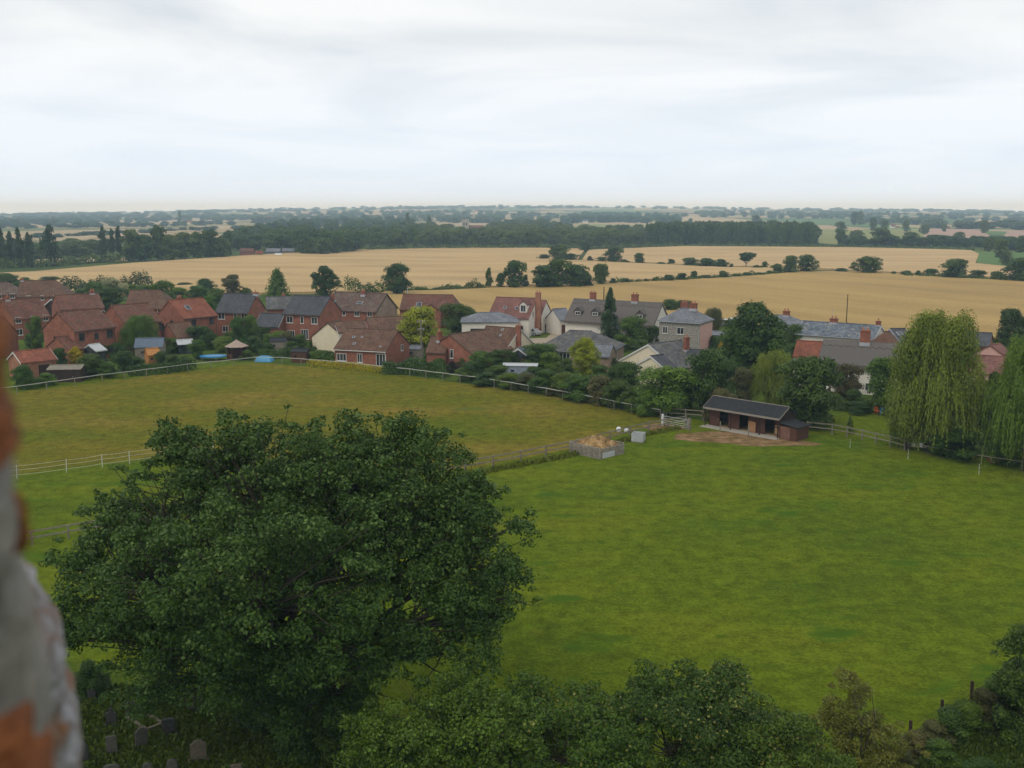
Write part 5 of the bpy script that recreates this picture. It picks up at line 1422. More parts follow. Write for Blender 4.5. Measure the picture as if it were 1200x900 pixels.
# wooden frame by the right fence
P = at(1074, 528)
fm = thing('wooden_frame', 'dark brown open wooden frame standing at the fence below the large willow', 'wooden frame', P, R(-18))
for x in (-1.05, 1.05):
    for y in (-.5, .5): MB().box(x - .06, x + .06, y - .06, y + .06, 0, 1.75).build('post', WOOD_D, fm)
for y in (-.5, .5): MB().box(-1.25, 1.25, y - .05, y + .05, 1.752, 1.87).build('beam', WOOD_D, fm)
MB().box(-.9, .9, -.3, .3, .40, .46).build('shelf', WOOD_G, fm)
for i, x in enumerate((-.35, .4)):
    q = Matrix.Translation(P) @ rotz(R(-18)) @ Vector((x, -.05, .463))
    t_ = thing('white_bucket', ['white bucket at the left on the shelf of the wooden frame', 'white bucket at the right on the shelf of the wooden frame'][i], 'bucket', q, 0, 'buckets in the wooden frame')
    MB().lathe([(.13, 0), (.17, .32), (.15, .32), (.12, .03)], 12).build('pail', PLAST_W, t_)
    MB().tube((-.16, 0, .30), (0, 0, .44), .012, n=5).tube((0, 0, .44), (.16, 0, .30), .012, n=5).build('handle', STEEL, t_)
heap('covered_pile', 'long dark covered pile under the large willow', 'covered pile', at(1103, 528), Vector((3.4, -.8, 0)), Vector((.5, 1.5, 0)), 1.0, FELT, 5, 18, .06)
heap('red_pile', 'low dull red pile in the shade under the willow', 'pile', at(1130, 534), Vector((1.8, -.3, 0)), Vector((.2, 1.2, 0)), .7, plain('dull_red', (.30, .05, .03), .8, .3, 3), 6, 14, .05)
heap('red_pile', 'dark red pile between the two willows', 'pile', at(1172, 541), Vector((2.2, -.3, 0)), Vector((.2, 1.4, 0)), .6, plain('brick_rubble', (.16, .05, .035), .8, .4, 3), 7, 14, .1)
def chair(label, px, yb, mat, rz):
    t_ = thing('garden_chair', label, 'chair', at(px, yb), rz)
    for x in (-.24, .24):
        for y in (-.22, .22): MB().tube((x, y, 0), (x, y, .43), .025, n=6).build('leg', mat, t_)
    MB().box(-.28, .28, -.26, .26, .432, .48).build('seat', mat, t_); MB().box(-.28, .28, .22, .27, .482, .95).build('backrest', mat, t_)
chair('orange garden chair by the shaded hedge behind the lawn', 1028, 486, plain('orange_paint', (.55, .14, .04), .5), R(20))
chair('blue garden chair next to the orange one', 1034, 487, PLAST_B, R(-30))

# ------------------------------------------------------------------ churchyard
ST_G = plain('stone_grey', (0.070, 0.068, 0.056), 0.9, 0.35, 6, 0.3, 0.1)
ST_D = plain('stone_dark', (0.035, 0.035, 0.033), 0.8, 0.3, 6, 0.2, 0.2)
ST_B = plain('stone_buff', (0.115, 0.100, 0.072), 0.9, 0.3, 6, 0.3, 0.1)
def headstone(label, px, yb, yt, wpx, mat, shape='round', rz=0.0, plinth=True, lean=0.0):
    P = at(px, yb); h = max(.5, ztop(P, px, yt)); w_ = wpx * m_per_px(P)
    t_ = thing('gravestone', label, 'gravestone', P, rz)
    t_.rotation_euler = (lean, lean * .6, rz)
    x = w_ / 2
    if shape == 'round': pr = [(-x, 0), (x, 0), (x, h * .78)] + [(x * math.cos(a), h * .78 + h * .22 * math.sin(a)) for a in np.linspace(.2, math.pi - .2, 9)] + [(-x, h * .78)]
    elif shape == 'point': pr = [(-x, 0), (x, 0), (x, h * .68), (x * .55, h * .74), (x * .16, h * .8), (x * .16, h * .88), (x * .4, h * .88), (x * .4, h * .94), (x * .14, h * .94), (x * .12, h), (-x * .12, h), (-x * .14, h * .94), (-x * .4, h * .94), (-x * .4, h * .88), (-x * .16, h * .88), (-x * .16, h * .8), (-x * .55, h * .74), (-x, h * .68)]
    elif shape == 'ogee': pr = [(-x, 0), (x, 0), (x, h * .82), (x * .7, h * .86), (x * .45, h * .97), (0, h), (-x * .45, h * .97), (-x * .7, h * .86), (-x, h * .82)]
    else: pr = [(-x, 0), (x, 0), (x, h * .94), (x * .6, h), (-x * .6, h), (-x, h * .94)]
    MB().prism(pr, -.07, .07).build('slab', mat, t_)
    if plinth: MB().box(-x - .12, x + .12, -.2, .2, -.1, .12).build('plinth', mat, t_)
headstone('dark gravestone topped by a small cross, left of the kerbed grave', 131, 850, 829, 12, ST_D, 'point', R(8))
headstone('grey gravestone at the head of the kerbed grave', 155, 841, 822, 14, ST_G, 'flat', R(25))
headstone('grey gravestone with pale edge in front of the kerbed grave', 166, 875, 852, 14, ST_G, 'ogee', R(35), False, .04)
headstone('black upright gravestone right of the kerbed grave', 198, 862, 842, 14, ST_D, 'flat', R(15))
headstone('narrow brownish gravestone leaning below the cross-topped one', 132, 884, 863, 12, ST_G, 'flat', R(20), False, -.07)
headstone('buff gravestone with shaped top and plinth at the lower right of the graves', 233, 892, 867, 18, ST_B, 'ogee', R(20))
headstone('dark gravestone touching the stone edge at lower left', 99, 893, 872, 10, ST_D, 'round', R(10), False)
headstone('rounded gravestone cut by the lower picture edge', 202, 906, 890, 12, ST_G, 'round', R(12))
headstone('wide low gravestone cut by the lower edge near the stone edge', 131, 910, 896, 18, ST_G, 'round', R(10))
headstone('small gravestone cut by the lower edge between two wider ones', 173, 909, 894, 10, ST_G, 'round', R(15))
headstone('pale gravestone corner at the lower edge under the tree', 277, 908, 897, 12, ST_B, 'flat', R(20))
headstone('dark gravestone half lost in the shadow under the tree', 108, 821, 808, 9, ST_D, 'flat', R(10))
q = [at(147, 842), at(166, 836), at(191, 851), at(172, 858)]
kg = thing('kerbed_grave', 'grave outlined by pale stone kerbs', 'grave', q[0])
for a_, b_ in zip(q, q[1:] + q[:1]):
    d = b_ - a_
    MB().box(0.08, d.length - .08, -.075, .075, -.05, .2, Matrix.Translation(a_ - q[0]) @ rotz(math.atan2(d.y, d.x))).build('kerb', ST_B, kg)
fence('iron_railing', 'rusty dark railing in the shadow beneath the big tree', [(219, 834), (236, 836), (252, 837)], .35, .95, .04, ST_D, [.8, .25], ST_D, .04, .03, 15)

# ------------------------------------------------------------------ trees, bushes and hedges of the village
VT = [
 # kind, material, px, base y, top y, width px, label
 ('bush', L_DARK, 8, 339, 320, 40, 'dark bush behind the leftmost brown roof'),
 ('bush', L_MID, 30, 341, 325, 26, 'dark bush between wheat and the long brown roof'),
 ('round', L_PALE, 131, 359, 326, 34, 'tree covered in creamy blossom behind the red roofs'),
 ('round', L_MID, 112, 362, 331, 34, 'mid green tree left of the creamy blossom'),
 ('round', L_DARK, 128, 364, 337, 40, 'dark leafy tree under the creamy blossom'),
 ('bush', L_YEL, 89, 350, 341, 16, 'small yellow bush behind the white bargeboards'),
 ('bush', L_MID, 155, 347, 333, 30, 'low green bush right of the creamy blossom'),
 ('round', L_MID, 192, 362, 329, 32, 'green tree left behind the orange roof'),
 ('round', L_LIGHT, 210, 358, 337, 30, 'lighter green bushy tree behind the orange roof ridge'),
 ('round', L_MID, 233, 358, 335, 34, 'green bushy tree between the orange roof and the left slate roof'),
 ('round', L_DARK, 240, 345, 327, 30, 'dark flat-topped tree at the wheat edge behind the orange roof'),
 ('round', L_MID, 256, 362, 338, 26, 'green tree touching the left slate roof'),
 ('ragged', L_OLIVE, 272, 346, 322, 28, 'thin pale birch-like tree behind the left slate roof'),
 ('bush', L_MID, 288, 346, 337, 16, 'low green bush behind the left slate ridge'),
 ('pine', L_MID, 326, 352, 317, 33, 'spreading conifer standing behind the slate garage'),
 ('round', L_DARK, 322, 370, 350, 16, 'small dark tree between the two slate roofs'),
 ('willow', L_MID, 164, 416, 369, 43, 'weeping green tree in front of the brick houses at left'),
 ('egg', L_GOLD, 90, 430, 406, 22, 'golden rounded conifer by the glass lean-to'),
 ('round', L_DARK, 71, 432, 408, 24, 'dark bush left of the golden conifer'),
 ('ragged', L_MID, 44, 414, 371, 24, 'ivy-dark tree beside the brick wall at far left'),
 ('bush', L_MID, 36, 408, 390, 16, 'ivy covered bush at the foot of the plain brick gable'),
 ('round', L_DARK, 108, 442, 415, 38, 'dark green bush at the left meadow corner'),
 ('round', L_MID, 128, 443, 424, 26, 'grey-green bush right of the glass lean-to'),
 ('round', L_DARK, 146, 436, 411, 26, 'dark bush left of the blue-grey shed'),
 ('bush', L_MID, 28, 456, 428, 30, 'green shrub beside the stone edge at the meadow corner'),
 ('bush', L_LIGHT, 54, 452, 437, 26, 'light green shrub in front of the low dark shed'),
 ('bush', L_MID, 104, 420, 406, 18, 'small bush under the glass lean-to'),
 ('round', L_PURP, 235, 394, 367, 30, 'dark purple-leaved tree in front of the orange roofed house'),
 ('round', L_DARK, 234, 408, 382, 32, 'dark green bush below the purple tree'),
 ('round', L_MID, 232, 421, 398, 23, 'round clipped green tree left of the trampoline'),
 ('bush', L_MID, 212, 426, 416, 22, 'low scrubby bush beside the clipped round tree'),
 ('round', L_LIGHT, 261, 413, 395, 25, 'yellow-green bush behind the gazebo'),
 ('round', L_MID, 281, 408, 371, 24, 'left one of the twin green trees behind the gazebo'),
 ('round', L_MID, 294, 406, 370, 23, 'right one of the twin green trees behind the gazebo'),
 ('bush', L_DARK, 297, 416, 394, 26, 'dark bush right of the gazebo'),
 ('round', L_LIGHT, 318, 409, 391, 24, 'yellow-green bush below the slate garage'),
 ('round', L_OLIVE, 337, 409, 389, 24, 'olive bush in front of the right slate house'),
 ('bush', L_DARK, 342, 416, 400, 24, 'dark bush behind the small brown shed'),
 ('bush', L_MID, 313, 412, 402, 20, 'green bush left of the grey felt shed'),
 ('ragged', L_DARK, 382, 352, 312, 38, 'ragged dark tree against the wheat, left of the round one'),
 ('round', L_DARK, 466, 347, 309, 35, 'round dark tree against the wheat behind the old tiled roof'),
 ('bush', L_DARK, 389, 412, 390, 22, 'dense round dark bush right of the white gable'),
 ('round', L_MID, 409, 379, 356, 17, 'green bush in front of the old tiled house'),
 ('bush', L_MID, 426, 376, 365, 16, 'low green bush right of the one at the old tiled house'),
 ('bush', L_YEL, 423, 380, 371, 10, 'small yellowish bush by the old tiled house'),
 ('round', L_YEL, 494, 412, 360, 56, 'bright yellow-green tree behind the utility pole'),
 ('round', L_DARK, 536, 391, 356, 42, 'dark tree right of the long brown roof'),
 ('round', L_DARK, 550, 386, 362, 24, 'dark tree beside the open fronted garage'),
 ('bush', L_DARK, 478, 370, 359, 18, 'small dark bush under the long brown roof'),
 ('bush', L_PURP, 530, 437, 423, 15, 'small purple bush at the end of the green hedge'),
 ('round', L_OLIVE, 581, 419, 402, 30, 'olive bush at the cream-ended bungalow'),
 ('round', L_MID, 563, 442, 412, 36, 'green bush by the meadow fence below the long brown roof'),
 ('round', L_DARK, 553, 446, 424, 34, 'dark bush right of the purple one'),
 ('bush', L_SHRUB, 582, 446, 428, 34, 'grey-green bush left of the white-roofed shed'),
 ('round', L_SHRUB, 635, 433, 403, 52, 'spreading orchard tree below the cream gable'),
 ('round', L_LIGHT, 645, 436, 413, 24, 'lighter bush in the middle of the orchard tree'),
 ('bush', L_OLIVE, 615, 432, 420, 14, 'straw coloured bush behind the white-roofed shed'),
 ('egg', L_YEL, 685.5, 442, 396, 43, 'tall golden-green rounded conifer before the slate bungalow'),
 ('cone', L_BLUE, 714.5, 405, 338, 33, 'tall dark pointed conifer before the long thatch'),
 ('round', L_MID, 742, 409, 371, 44, 'mid green tree right of the pointed conifer'),
 ('round', L_DARK, 763, 405, 380, 26, 'darker bush at the right end of the long thatch'),
 ('bush', L_YEL, 764, 404, 394, 16, 'small yellowish bush behind the cream bungalow'),
 ('cone', L_BLUE, 791, 400, 374, 24, 'small dark conifer in front of the flint house'),
 ('round', L_DARK, 785, 366, 351, 24, 'dark tree behind the flint house'),
 ('round', L_DARK, 800, 364, 352, 22, 'rounded tree behind the flint chimney'),
 ('willow', L_OLIVE, 835, 390, 361, 28, 'pale drooping tree right of the pink wall'),
 ('round', L_MID, 824, 410, 391, 26, 'green bush under the flat garage'),
 ('bush', L_YEL, 815, 412, 402, 24, 'low yellow-green bush behind the cream bungalow roof'),
 ('round', L_GOLD, 850, 423, 393, 22, 'golden yellow bush beside the big dark tree'),
 ('ragged', L_DARK, 884, 450, 356, 90, 'tall dark ragged tree in the middle of the right half'),
 ('round', L_MID, 866, 450, 386, 50, 'green tree at the foot of the tall dark one'),
 ('round', L_DARK, 905, 440, 385, 46, 'dark tree right of the tall ragged one'),
 ('round', L_DARK, 930, 430, 381, 30, 'dark tree in front of the half hidden slate house'),
 ('round', L_DARK, 830, 484, 410, 64, 'dark broad tree left of the stable'),
 ('round', L_DARK, 851, 470, 425, 40, 'dark bush behind the stable roof'),
 ('round', L_OLIVE, 872, 476, 432, 44, 'olive dark tree behind the stable'),
 ('round', L_LIGHT, 781, 486, 430, 72, 'bright leafy tree beside the cream bungalow'),
 ('bush', L_LIGHT, 757, 488, 456, 30, 'light green bush at the foot of the bright leafy tree'),
 ('round', L_DARK, 734, 468, 425, 40, 'dark tree left of the cream bungalow'),
 ('willow', L_WIL, 903, 480, 410, 46, 'slim pale willow behind the stable'),
 ('oak', L_DARK, 947, 500, 419, 86, 'broad dark tree right behind the stable'),
 ('round', L_LIGHT, 966, 440, 402, 52, 'yellow-green tree below the red tiled wing'),
 ('round', L_RUST, 991, 468, 427, 40, 'reddish brown tree below the grey thatch'),
 ('round', L_MID, 1036, 484, 420, 58, 'grey-green tree left of the large willow'),
 ('bush', L_DARK, 1008, 484, 470, 36, 'dark hedge-like bush behind the lawn'),
 ('cone', L_MID, 995.5, 508, 487, 12, 'tiny conifer on the garden lawn'),
 ('willow', L_WIL, 1095, 528, 366, 105, 'large pale weeping willow at the right'),
 ('willow', L_WIL, 1064, 524, 446, 46, 'low drooping willow limb mass left of the large willow'),
 ('willow', L_LIGHT, 1198, 552, 392, 86, 'second weeping willow cut by the right picture edge'),
 ('egg', L_DARK, 1158, 528, 436, 40, 'dark conifer between the two willows'),
 ('ragged', L_BLUE, 1183, 428, 363, 48, 'dark pine on the far right behind the pink house'),
 ('round', L_BLUE, 1202, 424, 372, 40, 'dark pine cut by the right edge'),
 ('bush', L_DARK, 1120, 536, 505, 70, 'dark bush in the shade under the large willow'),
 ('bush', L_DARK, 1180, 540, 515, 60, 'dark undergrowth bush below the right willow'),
]
VT += [
 ('round', L_MID, 203, 414, 396, 24, 'green bush under the low wing of the orange roofed house'),
 ('round', L_DARK, 248, 410, 390, 22, 'dark green bush between purple tree and gazebo'),
 ('bush', L_MID, 272, 402, 388, 22, 'green bush at the foot of the left slate house'),
 ('round', L_DARK, 310, 402, 384, 20, 'dark bush before the slate garage door'),
 ('bush', L_LIGHT, 330, 402, 388, 26, 'light green bush under the windows of the right slate house'),
 ('round', L_MID, 352, 408, 392, 22, 'mid green bush at the corner of the right slate house'),
 ('round', L_DARK, 369, 414, 398, 16, 'dark shrub at the left foot of the white gable'),
 ('bush', L_LIGHT, 372, 424, 411, 26, 'bright bush under the white gable'),
 ('round', L_DARK, 190, 428, 412, 22, 'dark shrub right of the orange playhouse'),
 ('round', L_DARK, 202, 430, 416, 22, 'dark shrub behind the clipped hedge end'),
 ('bush', L_DARK, 160, 432, 418, 24, 'dark shrub just left of the orange playhouse'),
 ('round', L_MID, 120, 420, 404, 16, 'shrub at the right wall of the lichen-roofed house'),
 ('round', L_DARK, 140, 424, 402, 22, 'dark shrub at the foot of the weeping garden tree'),
 ('bush', L_SHRUB, 290, 422, 410, 18, 'shrub touching the right side of the gazebo'),
 ('bush', L_DARK, 300, 412, 396, 24, 'dark shrub behind the blue sheeting heap'),
 ('round', L_DARK, 505, 430, 414, 20, 'dark shrub under the brick gable window'),
 ('bush', L_MID, 515, 432, 420, 24, 'mid green shrub at the foot of the brick gable'),
 ('bush', L_DARK, 545, 432, 416, 26, 'dark shrub at the right of the brick gable'),
 ('round', L_DARK, 586, 432, 410, 30, 'dark shrub before the long brown roof'),
 ('round', L_MID, 603, 430, 412, 22, 'green shrub by the glazed porch of the cream gable'),
 ('round', L_DARK, 655, 428, 408, 20, 'dark shrub left of the french windows'),
 ('bush', L_DARK, 713, 432, 416, 24, 'dark shrub below the side of the slate bungalow'),
 ('round', L_MID, 727, 412, 392, 24, 'green shrub at the foot of the pointed conifer'),
 ('round', L_DARK, 752, 416, 398, 26, 'dark shrub behind the cream gable'),
 ('round', L_MID, 776, 402, 384, 20, 'shrub between long thatch and flint house'),
 ('bush', L_MID, 806, 406, 396, 30, 'green shrub before the white porch'),
 ('round', L_DARK, 838, 412, 394, 24, 'dark shrub right of the flat garage'),
 ('round', L_MID, 848, 444, 412, 36, 'green tree between golden bush and stable'),
 ('round', L_DARK, 815, 470, 436, 36, 'dark tree right of the bright leafy tree'),
 ('round', L_DARK, 898, 456, 420, 44, 'dark mass behind the slim willow'),
 ('round', L_MID, 925, 446, 404, 36, 'green tree below the red tiled wing at its left'),
 ('bush', L_DARK, 1000, 478, 456, 30, 'dark shrub below the reddish brown tree'),
 ('bush', L_DARK, 1052, 488, 462, 30, 'dark shrub between grey-green tree and large willow'),
 ('round', L_DARK, 562, 384, 366, 18, 'small dark tree left of the open fronted garage'),
 ('round', L_MID, 60, 352, 336, 26, 'green bush between the two leftmost brown roofs'),
 ('round', L_DARK, 97, 356, 338, 26, 'dark bush behind the white bargeboards'),
 ('round', L_MID, 170, 352, 334, 28, 'green bush behind the brown half-hidden roof'),
 ('round', L_LIGHT, 247, 372, 346, 22, 'light green bush at the left wall of the left slate house'),
]
for (k, m_, px, yb, yt, wp, lab) in VT:
    tree(k, m_, px, yb, yt, wp, lab)
# bramble and shrub belt along the meadow fence
SB = [(548, 447, 430, 34), (572, 452, 436, 36), (596, 455, 437, 34), (618, 457, 437, 36), (640, 461, 433, 42), (628, 447, 430, 30), (662, 464, 436, 40), (664, 448, 420, 26), (680, 470, 440, 44), (704, 474, 440, 44), (702, 456, 428, 36), (722, 478, 446, 40), (744, 482, 452, 38), (718, 460, 430, 30), (802, 478, 440, 34), (845, 492, 455, 40), (655, 440, 424, 20)]
SM = [L_SHRUB, L_DARK, L_MID, L_OLIVE, L_SHRUB, L_DARK]
where = ['right of the purple bush', 'below the brick gable', 'in front of the white-roofed shed', 'right end of the white-roofed shed', 'below the orchard tree', 'behind the white-roofed shed', 'with straw-coloured weeds before it', 'under the tall french windows', 'below the golden-green conifer', 'right of the golden-green conifer', 'between conifer and dark tree', 'below the dark tree', 'at the end of the white topped fence', 'behind the dark tree', 'right of the bright leafy tree', 'against the left end of the stable', 'beside the french windows']
for i, ((px, yb, yt, wp), wh) in enumerate(zip(SB, where)):
    tree('bush', SM[i % 6], px, yb, yt, wp, 'wild shrub of the meadow edge, ' + wh, group='shrubs along the meadow edge')
for px, yb, yt, wp, lab in [(664, 466, 451, 30, 'tawny dry weeds below the french windows'), (648, 463, 452, 22, 'tawny dry weeds left of the larger clump'), (753, 470, 452, 12, 'dry brown weeds beside the bright leafy tree')]:
    tree('bush', L_RUST, px, yb, yt, wp, lab, name='weed_clump')
hedge('clipped_hedge', 'clipped dark hedge in front of the playhouse', [(150, 441), (190, 438), (228, 433)], 1.5, 1.3, L_DARK, 1, 0.24)
hedge('clipped_hedge', 'clipped hedge between gazebo and brown shed', [(303, 421), (346, 419)], 1.5, 1.4, L_DARK, 2, 0.24)
hedge('clipped_hedge', 'tall hedge under the white gable', [(362, 425), (372, 424), (402, 425)], [1.6, 2.0, 1.9], 1.6, L_MID, 3, 0.26)
hedge('golden_hedge', 'long golden yellow hedge below the brick bungalow', [(362, 429), (400, 432), (450, 437)], 1.0, 1.1, L_GOLD, 4, 0.20)
hedge('clipped_hedge', 'green mixed hedge right of the golden hedge', [(450, 438), (490, 439), (524, 443)], [1.9, 1.9, 1.5], 1.6, L_DARK, 5, 0.28, lumps=0.3)
hedge('clipped_hedge', 'low dark hedge at the end of the lawn', [(975, 480), (1020, 484)], 1.3, 1.2, L_DARK, 6, 0.25)
hedge('conifer_hedge', 'tall dark conifer hedge at the wheat edge behind the red roofs', [(62, 349), (110, 347), (145, 345), (178, 343)], [4.4, 5.2, 5.6, 5.0], 4.0, L_BLUE, 7, 0.5, 5, clip=False, lumps=0.25)
hedge('field_hedge', 'thin field hedge between the ragged and round trees', [(404, 343), (440, 343.5), (456, 344)], [3.4, 2.4, 2.0], 2.5, L_DARK, 8, 0.5, 5, clip=False, lumps=0.5)
hedge('field_hedge', 'thin field hedge right of the round tree', [(478, 343), (520, 341), (558, 339), (572, 338)], [1.2, 1.8, 2.4, 1.6], 2.5, L_DARK, 9, 0.5, 5, clip=False, lumps=0.5)
for i, (px, py, yt, wp) in enumerate([(60, 330, 324, 28), (215, 336, 331, 24)]):
    tree('bush', L_DARK, px, py, yt, wp, ['low dark bush at the wheat edge above the long brown roof', 'low bush at the wheat edge left of the flat-topped tree'][i])

